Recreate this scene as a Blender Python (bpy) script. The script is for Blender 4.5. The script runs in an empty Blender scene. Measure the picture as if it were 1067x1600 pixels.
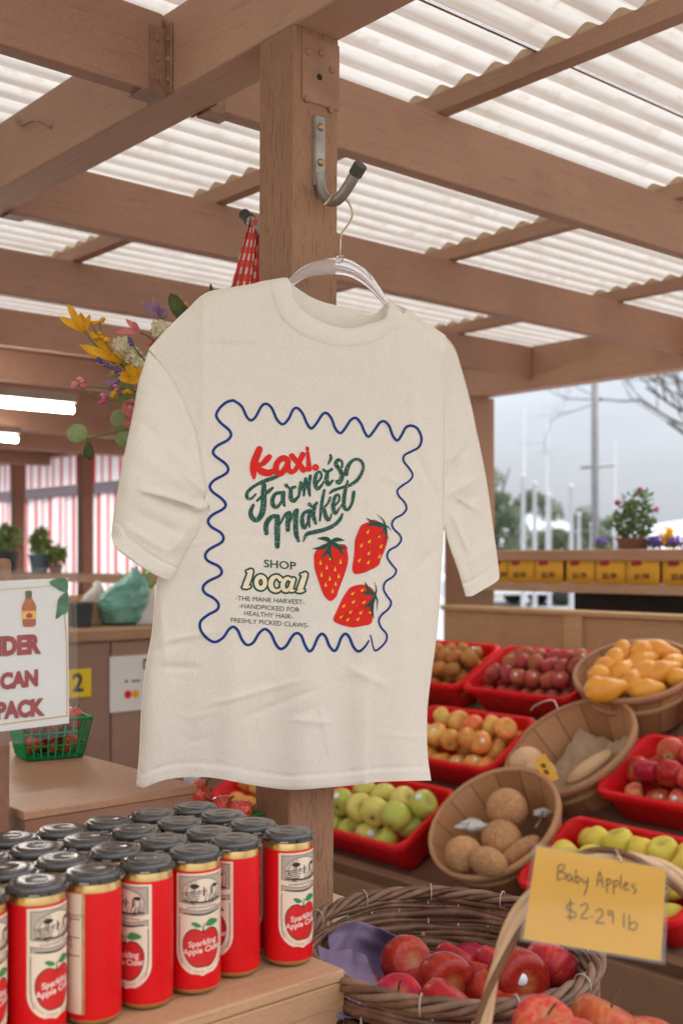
import bpy, bmesh, math, random
from mathutils import Vector, Matrix, noise
R = math.radians
SC = bpy.context.scene
COL = SC.collection
CZ = 1.40                      # camera height above the ground
FL, CX, HY = 1797.0, 533.5, 872.0   # focal length and principal point, photo pixels

# ------------------------------------------------------------------ camera, sky, sun, exposure
cam = bpy.data.cameras.new('camera'); co = bpy.data.objects.new('camera', cam); COL.objects.link(co)
co.location = (0, 0, CZ); co.rotation_euler = (R(90), 0, 0)
cam.sensor_fit = 'VERTICAL'; cam.sensor_height = 36.0; cam.sensor_width = 24.0
cam.lens = 36.0 * FL / 1600.0
cam.shift_y = (HY - 800.0) / 1600.0
cam.clip_start = 0.05; cam.clip_end = 2000
cam.dof.use_dof = True; cam.dof.focus_distance = 1.70; cam.dof.aperture_fstop = 5.0
SC.camera = co
SUN_EL, SUN_AZ = 58.0, 35.0    # azimuth measured from +Y towards +X
W = bpy.data.worlds.new('World'); SC.world = W; W.use_nodes = True
nt = W.node_tree; bgn = nt.nodes['Background']
sky = nt.nodes.new('ShaderNodeTexSky'); sky.sky_type = 'NISHITA'; sky.sun_disc = False
sky.sun_elevation = R(SUN_EL); sky.sun_rotation = R(SUN_AZ); sky.air_density = 1.0; sky.dust_density = 4.0
hs = nt.nodes.new('ShaderNodeHueSaturation'); hs.inputs['Saturation'].default_value = 0.42
tc = nt.nodes.new('ShaderNodeTexCoord'); mp = nt.nodes.new('ShaderNodeMapping'); mp.inputs['Scale'].default_value = (1.2, 1.2, 3.2)
cn = nt.nodes.new('ShaderNodeTexNoise'); cn.inputs['Scale'].default_value = 2.6; cn.inputs['Detail'].default_value = 7; cn.inputs['Roughness'].default_value = 0.55
cr = nt.nodes.new('ShaderNodeMapRange'); cr.inputs['From Min'].default_value = 0.36; cr.inputs['From Max'].default_value = 0.64
cr.inputs['To Min'].default_value = 0.90; cr.inputs['To Max'].default_value = 1.14
mx = nt.nodes.new('ShaderNodeVectorMath'); mx.operation = 'SCALE'
L = nt.links
L.new(sky.outputs[0], hs.inputs['Color']); L.new(tc.outputs['Generated'], mp.inputs['Vector']); L.new(mp.outputs[0], cn.inputs['Vector'])
L.new(cn.outputs['Fac'], cr.inputs['Value']); L.new(hs.outputs[0], mx.inputs[0]); L.new(cr.outputs[0], mx.inputs['Scale'])
# overcast: the dome brightens towards the zenith
sz = nt.nodes.new('ShaderNodeSeparateXYZ'); L.new(tc.outputs['Generated'], sz.inputs[0])
gz = nt.nodes.new('ShaderNodeMapRange'); gz.inputs['To Min'].default_value = 0.50; gz.inputs['To Max'].default_value = 1.35; L.new(sz.outputs[2], gz.inputs['Value'])
mg = nt.nodes.new('ShaderNodeVectorMath'); mg.operation = 'SCALE'; L.new(mx.outputs[0], mg.inputs[0]); L.new(gz.outputs[0], mg.inputs['Scale'])
# sky behind the viewer brightened, an added frontal fill
gy = nt.nodes.new('ShaderNodeMapRange'); gy.inputs['From Min'].default_value = -1; gy.inputs['To Min'].default_value = 1.65; gy.inputs['To Max'].default_value = 0.56; L.new(sz.outputs[1], gy.inputs['Value'])
mh = nt.nodes.new('ShaderNodeVectorMath'); mh.operation = 'SCALE'; L.new(mg.outputs[0], mh.inputs[0]); L.new(gy.outputs[0], mh.inputs['Scale'])
tint = nt.nodes.new('ShaderNodeVectorMath'); tint.operation = 'MULTIPLY'; 
tf = nt.nodes.new('ShaderNodeMapRange'); tf.inputs['From Min'].default_value = 0.15; tf.inputs['From Max'].default_value = 0.9; L.new(sz.outputs[1], tf.inputs['Value'])
tm = nt.nodes.new('ShaderNodeMix'); tm.data_type = 'RGBA'; tm.inputs[6].default_value = (1.065, 1.0, 0.90, 1); tm.inputs[7].default_value = (0.93, 0.985, 1.09, 1)  # warm sky colour behind the viewer, added to warm the frontal fill
L.new(tf.outputs[0], tm.inputs[0]); L.new(tm.outputs[2], tint.inputs[1])
L.new(mh.outputs[0], tint.inputs[0])
# pale haze low over the far side
hz = nt.nodes.new('ShaderNodeMapRange'); hz.inputs['From Min'].default_value = 0.0; hz.inputs['From Max'].default_value = 0.30; hz.inputs['To Min'].default_value = 0.85; hz.inputs['To Max'].default_value = 0.0; L.new(sz.outputs[2], hz.inputs['Value'])
hm = nt.nodes.new('ShaderNodeMath'); hm.operation = 'MULTIPLY'; L.new(hz.outputs[0], hm.inputs[0]); L.new(tf.outputs[0], hm.inputs[1])
hx = nt.nodes.new('ShaderNodeMix'); hx.data_type = 'RGBA'; hx.inputs[7].default_value = (1.22, 1.29, 1.41, 1); L.new(hm.outputs[0], hx.inputs[0]); L.new(tint.outputs[0], hx.inputs[6])
L.new(hx.outputs[2], bgn.inputs['Color']); bgn.inputs['Strength'].default_value = 0.15
sl = bpy.data.lights.new('sun', 'SUN'); sl.energy = 1.1; sl.angle = R(18); sl.color = (1.0, 0.95, 0.88)
so = bpy.data.objects.new('sun', sl); COL.objects.link(so)
sd = Vector((math.sin(R(SUN_AZ)) * math.cos(R(SUN_EL)), math.cos(R(SUN_AZ)) * math.cos(R(SUN_EL)), math.sin(R(SUN_EL))))
so.rotation_euler = sd.to_track_quat('Z', 'Y').to_euler(); so.location = sd * 30
SC.view_settings.view_transform = 'Standard'; SC.view_settings.look = 'None'
SC.view_settings.exposure = 1.80; SC.view_settings.gamma = 1.0
try:
    SC.cycles.max_bounces = 12; SC.cycles.diffuse_bounces = 6; SC.cycles.transparent_max_bounces = 12
    SC.cycles.sample_clamp_indirect = 6.0
except Exception: pass

# ------------------------------------------------------------------ frames
AX = (math.cos(R(41)), math.sin(R(41)))       # building u axis (joists)
BX = (-math.sin(R(41)), math.cos(R(41)))      # building v axis (girder)
YAW = R(41)
def UV(u, v, z=0.0):
    return Vector((AX[0]*u + BX[0]*v, AX[1]*u + BX[1]*v, CZ + z))
def PX(x, y, d):
    return Vector(((x - CX) / FL * d, d, CZ - (y - HY) / FL * d))
def PXZ(x, y, z):
    return PX(x, y, -z * FL / (y - HY))
def PXV(x, y, v):        # photo ray met with the building plane v
    return PX(x, y, v / (BX[1] + BX[0] * (x - CX) / FL))
def PXU(x, y, u):
    return PX(x, y, u / (AX[1] + AX[0] * (x - CX) / FL))

# ------------------------------------------------------------------ mesh helpers
class MB:
    def __init__(s): s.v = []; s.f = []; s.m = []; s.mi = 0
    def add(s, vs, fs):
        o = len(s.v); s.v += [tuple(p) for p in vs]; s.f += [tuple(i + o for i in f) for f in fs]; s.m += [s.mi] * len(fs)
    def box(s, x0, y0, z0, x1, y1, z1, M=None):
        vs = [Vector(p) for p in ((x0,y0,z0),(x1,y0,z0),(x1,y1,z0),(x0,y1,z0),(x0,y0,z1),(x1,y0,z1),(x1,y1,z1),(x0,y1,z1))]
        if M: vs = [M @ p for p in vs]
        s.add(vs, [(0,3,2,1),(4,5,6,7),(0,1,5,4),(1,2,6,5),(2,3,7,6),(3,0,4,7)])
    def grid(s, rows, closed=False, flip=False):
        n = len(rows[0]); vs = [p for r in rows for p in r]; fs = []
        for i in range(len(rows) - 1):
            for j in range(n if closed else n - 1):
                k = (j + 1) % n
                q = (i*n+j, i*n+k, (i+1)*n+k, (i+1)*n+j)
                fs.append(q[::-1] if flip else q)
        s.add(vs, fs)
    def lathe(s, prof, n=24, M=None, wob=None, cap0=False, cap1=False):
        rows = []
        for i, (r, z) in enumerate(prof):
            row = []
            for j in range(n):
                a = 2*math.pi*j/n; rr = r * (wob(a, i/(len(prof)-1)) if wob else 1)
                p = Vector((rr*math.cos(a), rr*math.sin(a), z)); row.append(M @ p if M else p)
            rows.append(row)
        s.grid(rows, closed=True)
        o = len(s.v) - n*len(prof)
        if cap0: s.f.append(tuple(o + j for j in range(n))[::-1]); s.m.append(s.mi)
        if cap1: s.f.append(tuple(o + n*(len(prof)-1) + j for j in range(n))); s.m.append(s.mi)
    def tube(s, pts, rad, n=8, closed=False, caps=True, flat=1.0):
        pts = [Vector(p) for p in pts]; N = len(pts); rows = []; up = None
        for i, p in enumerate(pts):
            a = pts[(i-1) % N] if (closed or i > 0) else p; b = pts[(i+1) % N] if (closed or i < N-1) else p
            t = (b - a).normalized() if (b - a).length > 1e-9 else Vector((0,0,1))
            if up is None:
                up = Vector((0,0,1)) if abs(t.z) < 0.9 else Vector((1,0,0))
            e1 = (up - t * up.dot(t))
            if e1.length < 1e-6: e1 = t.orthogonal()
            e1.normalize(); e2 = t.cross(e1); up = e1
            r = rad[i] if isinstance(rad, (list, tuple)) else rad
            rows.append([p + e1 * (r*math.cos(2*math.pi*j/n)) + e2 * (r*flat*math.sin(2*math.pi*j/n)) for j in range(n)])
        if closed: rows.append(rows[0])
        o = len(s.v); s.grid(rows, closed=True, flip=False)
        if caps and not closed:
            s.f.append(tuple(o + j for j in range(n))[::-1]); s.m.append(s.mi)
            s.f.append(tuple(o + n*(N-1) + j for j in range(n))); s.m.append(s.mi)
    def ball(s, c, r, n=12, m=8, sc=(1,1,1), M=None):
        rows = []
        for i in range(m + 1):
            t = math.pi * i / m
            row = []
            for j in range(n):
                a = 2*math.pi*j/n
                p = Vector((r*sc[0]*math.sin(t)*math.cos(a), r*sc[1]*math.sin(t)*math.sin(a), -r*sc[2]*math.cos(t)))
                if M: p = M @ p
                row.append(p + Vector(c))
            rows.append(row)
        s.grid(rows, closed=True)
    def poly(s, pts):
        s.add(pts, [tuple(range(len(pts)))])
    def build(s, name, mats, parent=None, loc=None, rz=0.0, smooth=True, bevel=0.0, solid=0.0, origin=None, subsurf=0, weld=False, sharp=None):
        if origin is not None:
            o = Vector(origin); s.v = [tuple(Vector(p) - o) for p in s.v]; loc = o
        me = bpy.data.meshes.new(name); me.from_pydata(s.v, [], s.f)
        if not isinstance(mats, (list, tuple)): mats = [mats]
        for m in mats: me.materials.append(m)
        if len(mats) > 1: me.polygons.foreach_set('material_index', s.m)
        if weld or smooth:
            bm = bmesh.new(); bm.from_mesh(me)
            if weld: bmesh.ops.remove_doubles(bm, verts=bm.verts, dist=1e-5)
            bm.to_mesh(me); bm.free()
        if smooth: me.polygons.foreach_set('use_smooth', [True] * len(me.polygons))
        if smooth and sharp is not None:
            try: me.set_sharp_from_angle(angle=R(sharp))
            except Exception: pass
        me.update()
        ob = bpy.data.objects.new(name, me); COL.objects.link(ob)
        if loc is not None: ob.location = loc
        ob.rotation_euler = (0, 0, rz)
        if parent is not None: ob.parent = parent
        if bevel:
            b = ob.modifiers.new('bevel', 'BEVEL'); b.width = bevel; b.segments = 2; b.limit_method = 'ANGLE'; b.angle_limit = R(40)
        if solid:
            b = ob.modifiers.new('solid', 'SOLIDIFY'); b.thickness = solid; b.offset = 0
        if subsurf:
            b = ob.modifiers.new('sub', 'SUBSURF'); b.levels = subsurf; b.render_levels = subsurf
        return ob
def empty(name, loc=(0,0,0), rz=0.0):
    o = bpy.data.objects.new(name, None); COL.objects.link(o); o.location = loc; o.rotation_euler = (0,0,rz); o.empty_display_size = 0.05
    return o
def tag(o, label=None, cat=None, group=None, kind=None):
    if label: o['label'] = label
    if cat: o['category'] = cat
    if group: o['group'] = group
    if kind: o['kind'] = kind
    return o
def dup(o, parent=None):
    c = o.copy(); COL.objects.link(c)
    if parent is not None: c.parent = parent
    for ch in list(o.children): dup(ch, c)
    return c
def catmull(pts, k=6, closed=False):
    n = len(pts); out = []; ty = Vector if isinstance(pts[0], Vector) else tuple
    if n < 3 and not closed:
        return [ty(p) for p in pts]
    rng = range(n) if closed else range(n - 1)
    for i in rng:
        g = lambda j: pts[j % n] if closed else pts[max(0, min(n-1, j))]
        p0, p1, p2, p3 = g(i-1), g(i), g(i+1), g(i+2)
        for q in range(k):
            t = q / k
            out.append(ty([0.5*((2*b) + (c-a)*t + (2*a-5*b+4*c-d)*t*t + (3*b-a-3*c+d)*t**3) for a, b, c, d in zip(p0, p1, p2, p3)]))
    if not closed: out.append(ty(pts[-1]))
    return out
def resample(pts, n):
    pts = [Vector(p) for p in pts]; d = [0]
    for a, b in zip(pts, pts[1:]): d.append(d[-1] + (b - a).length)
    out = []; j = 0
    for i in range(n):
        t = d[-1] * i / (n - 1)
        while j < len(d) - 2 and d[j+1] < t: j += 1
        L_ = d[j+1] - d[j]; k = (t - d[j]) / L_ if L_ > 1e-12 else 0
        out.append(pts[j].lerp(pts[j+1], max(0, min(1, k))))
    return out
def stroke(pts, k=6):
    """brush stroke: points (x, y, width) -> list of outline quads as 2D rows"""
    p = catmull(pts, k) if len(pts) > 2 else [tuple(Vector(pts[0]).lerp(Vector(pts[1]), t/4)) for t in range(5)]
    rows = []; N = len(p)
    for i, (x, y, w) in enumerate(p):
        a = p[max(0, i-1)]; b = p[min(N-1, i+1)]
        tx, ty = b[0]-a[0], b[1]-a[1]; l = math.hypot(tx, ty) or 1
        nx, ny = -ty/l, tx/l
        rows.append(((x+nx*w/2, y+ny*w/2), (x-nx*w/2, y-ny*w/2)))
    # round ends
    def cap(c, w, dx, dy):
        out = []
        for q in range(1, 5):
            a = q / 4 * math.pi / 2
            f = math.cos(a); e = math.sin(a)
            cx, cy = c[0] + dx*e*w/2, c[1] + dy*e*w/2
            out.append(((cx - dy*f*w/2, cy + dx*f*w/2), (cx + dy*f*w/2, cy - dx*f*w/2)))
        return out
    a, b = p[0], p[1]; l = math.hypot(b[0]-a[0], b[1]-a[1]) or 1
    st = [(r[1], r[0]) for r in cap(a, a[2], (a[0]-b[0])/l, (a[1]-b[1])/l)]
    a, b = p[-1], p[-2]; l = math.hypot(b[0]-a[0], b[1]-a[1]) or 1
    en = cap(a, a[2], (a[0]-b[0])/l, (a[1]-b[1])/l)
    return st[::-1] + rows + en
_TXT = {}
def text2d(body, bold=0.0, shear=0.0):
    """verts (unit: cap height 1), faces of flat text; left aligned at 0"""
    key = (body, bold, shear)
    if key in _TXT: return _TXT[key]
    cu = bpy.data.curves.new('lettering', 'FONT'); cu.body = body; cu.size = 1.0; cu.offset = bold; cu.shear = shear; cu.resolution_u = 3
    ob = bpy.data.objects.new('lettering', cu); COL.objects.link(ob)
    dg = bpy.context.evaluated_depsgraph_get(); ev = ob.evaluated_get(dg); me = ev.to_mesh()
    vs = [(v.co.x, v.co.y) for v in me.vertices]; fs = [tuple(p.vertices) for p in me.polygons]
    ev.to_mesh_clear(); bpy.data.objects.remove(ob); bpy.data.curves.remove(cu)
    x0 = min(v[0] for v in vs); x1 = max(v[0] for v in vs)
    h = 0.695
    vs = [((x - x0) / h, y / h) for x, y in vs]
    _TXT[key] = (vs, fs, (x1 - x0) / h); return _TXT[key]
ORD = ['first','second','third','fourth','fifth','sixth','seventh','eighth','ninth','tenth','eleventh','twelfth','thirteenth','fourteenth']

# ------------------------------------------------------------------ materials
def srgb(r, g, b):
    f = lambda c: (c/255/12.92) if c/255 <= 0.04045 else ((c/255+0.055)/1.055)**2.4
    return (f(r), f(g), f(b), 1)
class NT:
    def __init__(s, name):
        s.m = bpy.data.materials.new(name); s.m.use_nodes = True; s.t = s.m.node_tree
        s.b = s.t.nodes['Principled BSDF']; s.out = s.t.nodes['Material Output']
    def n(s, typ, **kw):
        nd = s.t.nodes.new(typ)
        for k, v in kw.items():
            if k.startswith('i_'): nd.inputs[k[2:].replace('_', ' ')].default_value = v
            else: setattr(nd, k, v)
        return nd
    def l(s, a, b): s.t.links.new(a, b)
    def coord(s, scale=(1,1,1), which='Object', rand=False):
        c = s.n('ShaderNodeTexCoord'); m = s.n('ShaderNodeMapping'); m.inputs['Scale'].default_value = scale
        s.l(c.outputs[which], m.inputs['Vector'])
        if rand:
            oi = s.n('ShaderNodeObjectInfo'); mm = s.n('ShaderNodeMath', operation='MULTIPLY'); mm.inputs[1].default_value = 37.0
            s.l(oi.outputs['Random'], mm.inputs[0]); s.l(mm.outputs[0], m.inputs['Location'])
        return m.outputs[0]
    def noise(s, vec, scale, detail=4, rough=0.55, dist=0.0):
        nd = s.n('ShaderNodeTexNoise'); nd.inputs['Scale'].default_value = scale; nd.inputs['Detail'].default_value = detail
        nd.inputs['Roughness'].default_value = rough; nd.inputs['Distortion'].default_value = dist
        if vec is not None: s.l(vec, nd.inputs['Vector'])
        return nd.outputs['Fac']
    def ramp(s, fac, stops):
        nd = s.n('ShaderNodeValToRGB'); e = nd.color_ramp.elements
        while len(e) < len(stops): e.new(0.5)
        for el, (p, c) in zip(e, stops):
            el.position = p; el.color = c if len(c) == 4 else (*c, 1)
        s.l(fac, nd.inputs['Fac']); return nd.outputs['Color']
    def mr(s, fac, a, b, c=0.0, d=1.0):
        nd = s.n('ShaderNodeMapRange'); nd.inputs['From Min'].default_value = a; nd.inputs['From Max'].default_value = b
        nd.inputs['To Min'].default_value = c; nd.inputs['To Max'].default_value = d; s.l(fac, nd.inputs['Value']); return nd.outputs[0]
    def mix(s, fac, a, b, typ='MIX'):
        nd = s.n('ShaderNodeMix', data_type='RGBA', blend_type=typ)
        for v, i in ((fac, 0), (a, 6), (b, 7)):
            if isinstance(v, (int, float)): nd.inputs[i].default_value = v
            elif isinstance(v, tuple): nd.inputs[i].default_value = v if len(v) == 4 else (*v, 1)
            else: s.l(v, nd.inputs[i])
        return nd.outputs[2]
    def math(s, op, a, b=0.0):
        nd = s.n('ShaderNodeMath', operation=op)
        for v, i in ((a, 0), (b, 1)):
            if isinstance(v, (int, float)): nd.inputs[i].default_value = v
            else: s.l(v, nd.inputs[i])
        return nd.outputs[0]
    def bump(s, h, strength=0.3, dist=0.002, prev=None):
        nd = s.n('ShaderNodeBump'); nd.inputs['Strength'].default_value = strength; nd.inputs['Distance'].default_value = dist
        s.l(h, nd.inputs['Height'])
        if prev is not None: s.l(prev, nd.inputs['Normal'])
        return nd.outputs[0]
    def set(s, **kw):
        for k, v in kw.items():
            k = k.replace('_', ' ')
            if isinstance(v, (int, float)): s.b.inputs[k].default_value = v
            elif isinstance(v, tuple): s.b.inputs[k].default_value = v if len(v) == 4 else (*v, 1)
            else: s.l(v, s.b.inputs[k])
        return s.m
def plain(name, col, rough=0.5, var=0.12, scale=12.0, bump=0.0, bscale=60.0, **kw):
    t = NT(name); v = t.coord(rand=True); c = col if len(col) == 4 else (*col, 1)
    lo = tuple(x*(1-var) for x in c[:3]); hi = tuple(min(1, x*(1+var)) for x in c[:3])
    t.set(Base_Color=t.ramp(t.noise(v, scale), [(0.3, lo), (0.7, hi)]), Roughness=rough, **kw)
    if 'Metallic' not in kw: t.b.inputs['Specular IOR Level'].default_value = 0.3
    if bump: t.set(Normal=t.bump(t.noise(v, bscale, 5), bump))
    return t.m
def painted_wood(name, col, axis='x', rough=0.6, pits=0.5, grain=0.25, weather=0.25, fine=False):
    t = NT(name); sc = {'x': (1.5, 30, 30), 'y': (30, 1.5, 30), 'z': (30, 30, 1.5)}[axis]
    v0 = t.coord(rand=True); v = t.coord(sc, rand=True)
    c = col[:3]
    big = t.noise(v0, 3.0, 5, 0.6)
    base = t.ramp(big, [(0.25, tuple(x*0.80 for x in c)), (0.5, c), (0.8, tuple(min(1, x*1.18+0.01) for x in c))])
    g = t.noise(v, 3.0, 6, 0.6)
    base = t.mix(t.mr(g, 0.35, 0.75, 0.0, 0.35), base, tuple(x*0.72 for x in c))
    sc2 = {'x': (9, 120, 120), 'y': (120, 9, 120), 'z': (120, 120, 9)}[axis]
    if fine: sc2 = tuple(240 if q > 50 else 34 for q in sc2)
    p = t.noise(t.coord(sc2, rand=True), 1.0, 2, 0.5)
    pit = t.mr(p, 0.58 if fine else 0.62, 0.67 if fine else 0.69, 0.0, 1.0)
    pit = t.math('MULTIPLY', pit, pits)
    base = t.mix(pit, base, tuple(x*0.3 for x in c))
    wv = t.mr(t.noise(v0, 5.0, 9, 0.75), 0.56, 0.72, 0.0, weather + 0.22)
    base = t.mix(wv, base, (c[0]*0.55, c[1]*0.5, c[2]*0.5))
    base = t.mix(t.mr(t.noise(v0, 260, 3, .65), .35, .65, 0, .55), base, tuple(x*0.72 for x in c))
    oi = t.n('ShaderNodeObjectInfo'); hv = t.n('ShaderNodeHueSaturation'); t.l(base, hv.inputs['Color']); t.l(t.mr(oi.outputs['Random'], 0, 1, 0.84, 1.10), hv.inputs['Value']); t.l(t.mr(oi.outputs['Random'], 0, 1, 0.494, 0.506), hv.inputs['Hue']); base = hv.outputs[0]
    t.b.inputs['Specular IOR Level'].default_value = 0.22
    h = t.math('SUBTRACT', t.math('MULTIPLY', g, grain*2), t.math('MULTIPLY', pit, 1.2))
    n1 = t.bump(h, 0.55, 0.0025)
    n2 = t.bump(t.noise(v0, 160, 3), 0.18, 0.001, n1)
    t.set(Base_Color=base, Roughness=t.mr(big, 0.3, 0.7, rough-0.08, rough+0.12), Normal=n2)
    return t.m
BROWN = srgb(150, 103, 80)[:3]
BROWN = (0.455, 0.264, 0.176)
M = {}
M['beam_x'] = painted_wood('brown_paint_along_x', BROWN, 'x', 0.55, 0.25, 0.3)
M['beam_y'] = painted_wood('brown_paint_along_y', BROWN, 'y', 0.55, 0.25, 0.3)
M['post'] = painted_wood('rough_sawn_brown_post', (BROWN[0]*0.74, BROWN[1]*0.66, BROWN[2]*0.61), 'z', 0.62, 0.5, 0.8, 0.3, True)
M['table'] = painted_wood('brown_paint_table', (0.465, 0.255, 0.155), 'x', 0.36, 0.12, 0.15)
M['apron'] = painted_wood('brown_paint_board', (0.27, 0.145, 0.085), 'y', 0.5, 0.1, 0.15)
M['ply'] = painted_wood('bare_plywood', (0.50, 0.33, 0.17), 'y', 0.65, 0.2, 0.4)
M['crate'] = painted_wood('pine_crate', (0.56, 0.33, 0.185), 'x', 0.55, 0.25, 0.5)
M['palewood'] = painted_wood('pale_pine', (0.62, 0.47, 0.33), 'x', 0.6, 0.2, 0.5)
M['steel'] = plain('galvanised_steel', (0.33, 0.31, 0.28), 0.42, 0.25, 40, 0.2, 90, Metallic=0.75)
M['paintsteel'] = plain('brown_painted_steel', (0.30, 0.17, 0.115), 0.5, 0.35, 25, 0.5, 50)
M['screw'] = plain('brass_screw', (0.45, 0.31, 0.17), 0.35, 0.2, 30, Metallic=0.8)
M['rubber'] = plain('dark_rubber', (0.07, 0.066, 0.058), 0.65, 0.2, 60, 0.3, 200)
M['brass'] = plain('brass_wire', (0.55, 0.42, 0.25), 0.3, 0.15, 30, Metallic=0.9)
M['dark'] = plain('dark_hole', (0.02, 0.015, 0.012), 0.8)
M['white'] = plain('white_paper', (0.66, 0.64, 0.61), 0.6, 0.04, 8)
def fiberglass():
    t = NT('corrugated_fibreglass'); v = t.coord(); vs = t.coord((1.2, 14, 1))
    d = t.noise(vs, 2.0, 6, 0.65); d2 = t.noise(v, 11, 8, 0.7)
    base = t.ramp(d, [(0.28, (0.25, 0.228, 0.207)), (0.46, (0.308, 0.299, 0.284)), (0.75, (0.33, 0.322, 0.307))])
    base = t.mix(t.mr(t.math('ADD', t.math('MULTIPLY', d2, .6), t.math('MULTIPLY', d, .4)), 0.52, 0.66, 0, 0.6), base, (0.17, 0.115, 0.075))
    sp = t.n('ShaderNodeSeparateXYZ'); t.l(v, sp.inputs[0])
    base = t.mix(t.math('MULTIPLY', t.mr(sp.outputs[2], -0.0055, 0.002, 1, 0), t.mr(d, .3, .6, 1.0, .7)), base, (0.172, 0.147, 0.130))  # corrugation shading painted in: lower half of each wave coloured darker
    oi = t.n('ShaderNodeObjectInfo'); hv = t.n('ShaderNodeHueSaturation'); t.l(base, hv.inputs['Color']); t.l(t.mr(oi.outputs['Random'], 0, 1, 0.90, 1.04), hv.inputs['Value']); t.l(t.mr(oi.outputs['Random'], 0, 1, 1.3, 0.9), hv.inputs['Saturation']); base = hv.outputs[0]
    trn = t.n('ShaderNodeBsdfTranslucent'); dif = t.n('ShaderNodeBsdfDiffuse'); mxs = t.n('ShaderNodeMixShader'); mxs.inputs[0].default_value = 0.25
    t.l(base, trn.inputs['Color']); t.l(base, dif.inputs['Color'])
    t.l(trn.outputs[0], mxs.inputs[1]); t.l(dif.outputs[0], mxs.inputs[2]); t.l(mxs.outputs[0], t.out.inputs['Surface'])
    return t.m
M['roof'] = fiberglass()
t = NT('rust_stained_lap'); v = t.coord(); t.set(Base_Color=t.ramp(t.noise(v, 5, 6, .7), [(0.36, (0.10, 0.075, 0.05)), (0.5, (0.30, 0.20, 0.11)), (0.62, (0.42, 0.17, 0.04))]), Roughness=0.85, Normal=t.bump(t.noise(v, 40, 4), .5)); M['roofrust'] = t.m
M['closure'] = plain('tan_foam_closure', (0.52, 0.38, 0.24), 0.8, 0.15, 20)
# ------------------------------------------------------------------ ground and structure of the market shed
def ground():
    t = NT('gravel_asphalt'); v = t.coord()
    c = t.ramp(t.noise(v, 0.7, 8, 0.7), [(0.3, (0.13, 0.12, 0.11)), (0.7, (0.20, 0.19, 0.175))])
    c = t.mix(t.mr(t.noise(v, 90, 3), 0.4, 0.7, 0, 0.5), c, (0.32, 0.31, 0.29))
    t.set(Base_Color=c, Roughness=0.9, Normal=t.bump(t.noise(v, 120, 3), 0.5, 0.01))
    b = MB(); b.box(-400, -150, -0.3, 400, 900, 0.0)
    tag(b.build('ground', t.m, smooth=False), kind='structure')
ground()
SECT = 0.953          # top of the joists above camera height
def beam(name, u0, v0, z0, u1, v1, z1, mat, label, cat, group=None, bevel=0.004):
    o = UV(u0, v0, z0); b = MB(); b.box(0, 0, 0, u1-u0, v1-v0, z1-z0)
    ob = b.build(name, mat, loc=o, rz=YAW, smooth=False, bevel=bevel)
    return tag(ob, label, cat, group)
G = 'painted joists under the roof'
JV = [0.91, 1.72, 2.545, 3.345, 4.15, 4.97, 5.80]
jl = ['brown roof joist hung close above the stall, nearest the viewer side', 'brown roof joist fixed just behind the shirt post', 'second brown roof joist behind the shirt post',
      'third brown roof joist behind the shirt post', 'fourth brown joist, where the clear roof ends', 'fifth brown joist under the dark solid roof', 'sixth brown joist, deepest under the dark solid roof']
for i, v in enumerate(JV[1:], 1):
    beam('roof_joist', 1.182, v, 0.812, 4.045, v + 0.038, SECT, M['beam_x'], jl[i], 'joist', G)
nl = ['', 'brown joist held by a rusty hanger at the front girder', 'brown joist beyond the girder, second towards the lamps']
for i, v in enumerate(JV[1:], 1):
    beam('roof_joist', -2.6, v, 0.810, 1.084, v + 0.038, SECT - 0.002, M['beam_x'],
         ['', 'brown joist held by a rusty steel hanger at the front girder', 'second joist on the outer side of the front girder', 'third joist on the outer side of the front girder',
          'fourth joist on the outer side of the front girder', 'fifth joist on the outer side of the front girder', 'sixth joist on the outer side of the front girder'][i], 'joist', G)
# joist hangers
def hanger(u, v, near, label):
    o = UV(u, v, 0.812); b = MB(); s = -1 if near else 1
    b.box(0, -0.003, -0.004, s*0.034, 0.0, 0.112); b.box(0, 0.038, -0.004, s*0.034, 0.041, 0.112); b.box(0, -0.004, -0.0065, s*0.05, 0.042, -0.0035)
    b.box(0, -0.022, -0.002, s*0.003, -0.004, 0.118); b.box(0, 0.042, -0.002, s*0.003, 0.060, 0.118)
    for q in (0.02, 0.055, 0.09):
        b.ball((s*0.004, -0.014, q), 0.005, 8, 5); b.ball((s*0.004, 0.051, q), 0.005, 8, 5); b.ball((s*0.020, -0.004, q), 0.005, 8, 5)
    tag(b.build('joist_hanger', M['paintsteel'], loc=o, rz=YAW, smooth=False, bevel=0.001), label, 'joist hanger', 'steel joist hangers on the girder')
hanger(1.0885, 1.72, True, 'rusty brown steel joist hanger with nail heads on the front girder')
for i, v in enumerate(JV[1:4]):
    hanger(1.180, v, False, 'painted joist hanger at the girder end of the %s joist behind the shirt post' % ['first', 'second', 'third'][i])
# girder over the post
beam('front_girder', 1.09, 1.10, 0.81, 1.179, 8.5, SECT+0.002, M['beam_y'], 'heavy brown girder resting on top of the shirt post', 'beam')
b = MB()
wp = [PXU(22, 185, 1.086), PXU(35, 196, 1.082), PXU(50, 189, 1.075), PXU(62, 190, 1.072), PXU(80, 200, 1.084)]
b.tube(catmull(wp, 6), 0.0022, 6)
tag(b.build('bent_wire', M['paintsteel'], origin=wp[0]), 'short bent wire sticking out of the girder face', 'wire')
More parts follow.
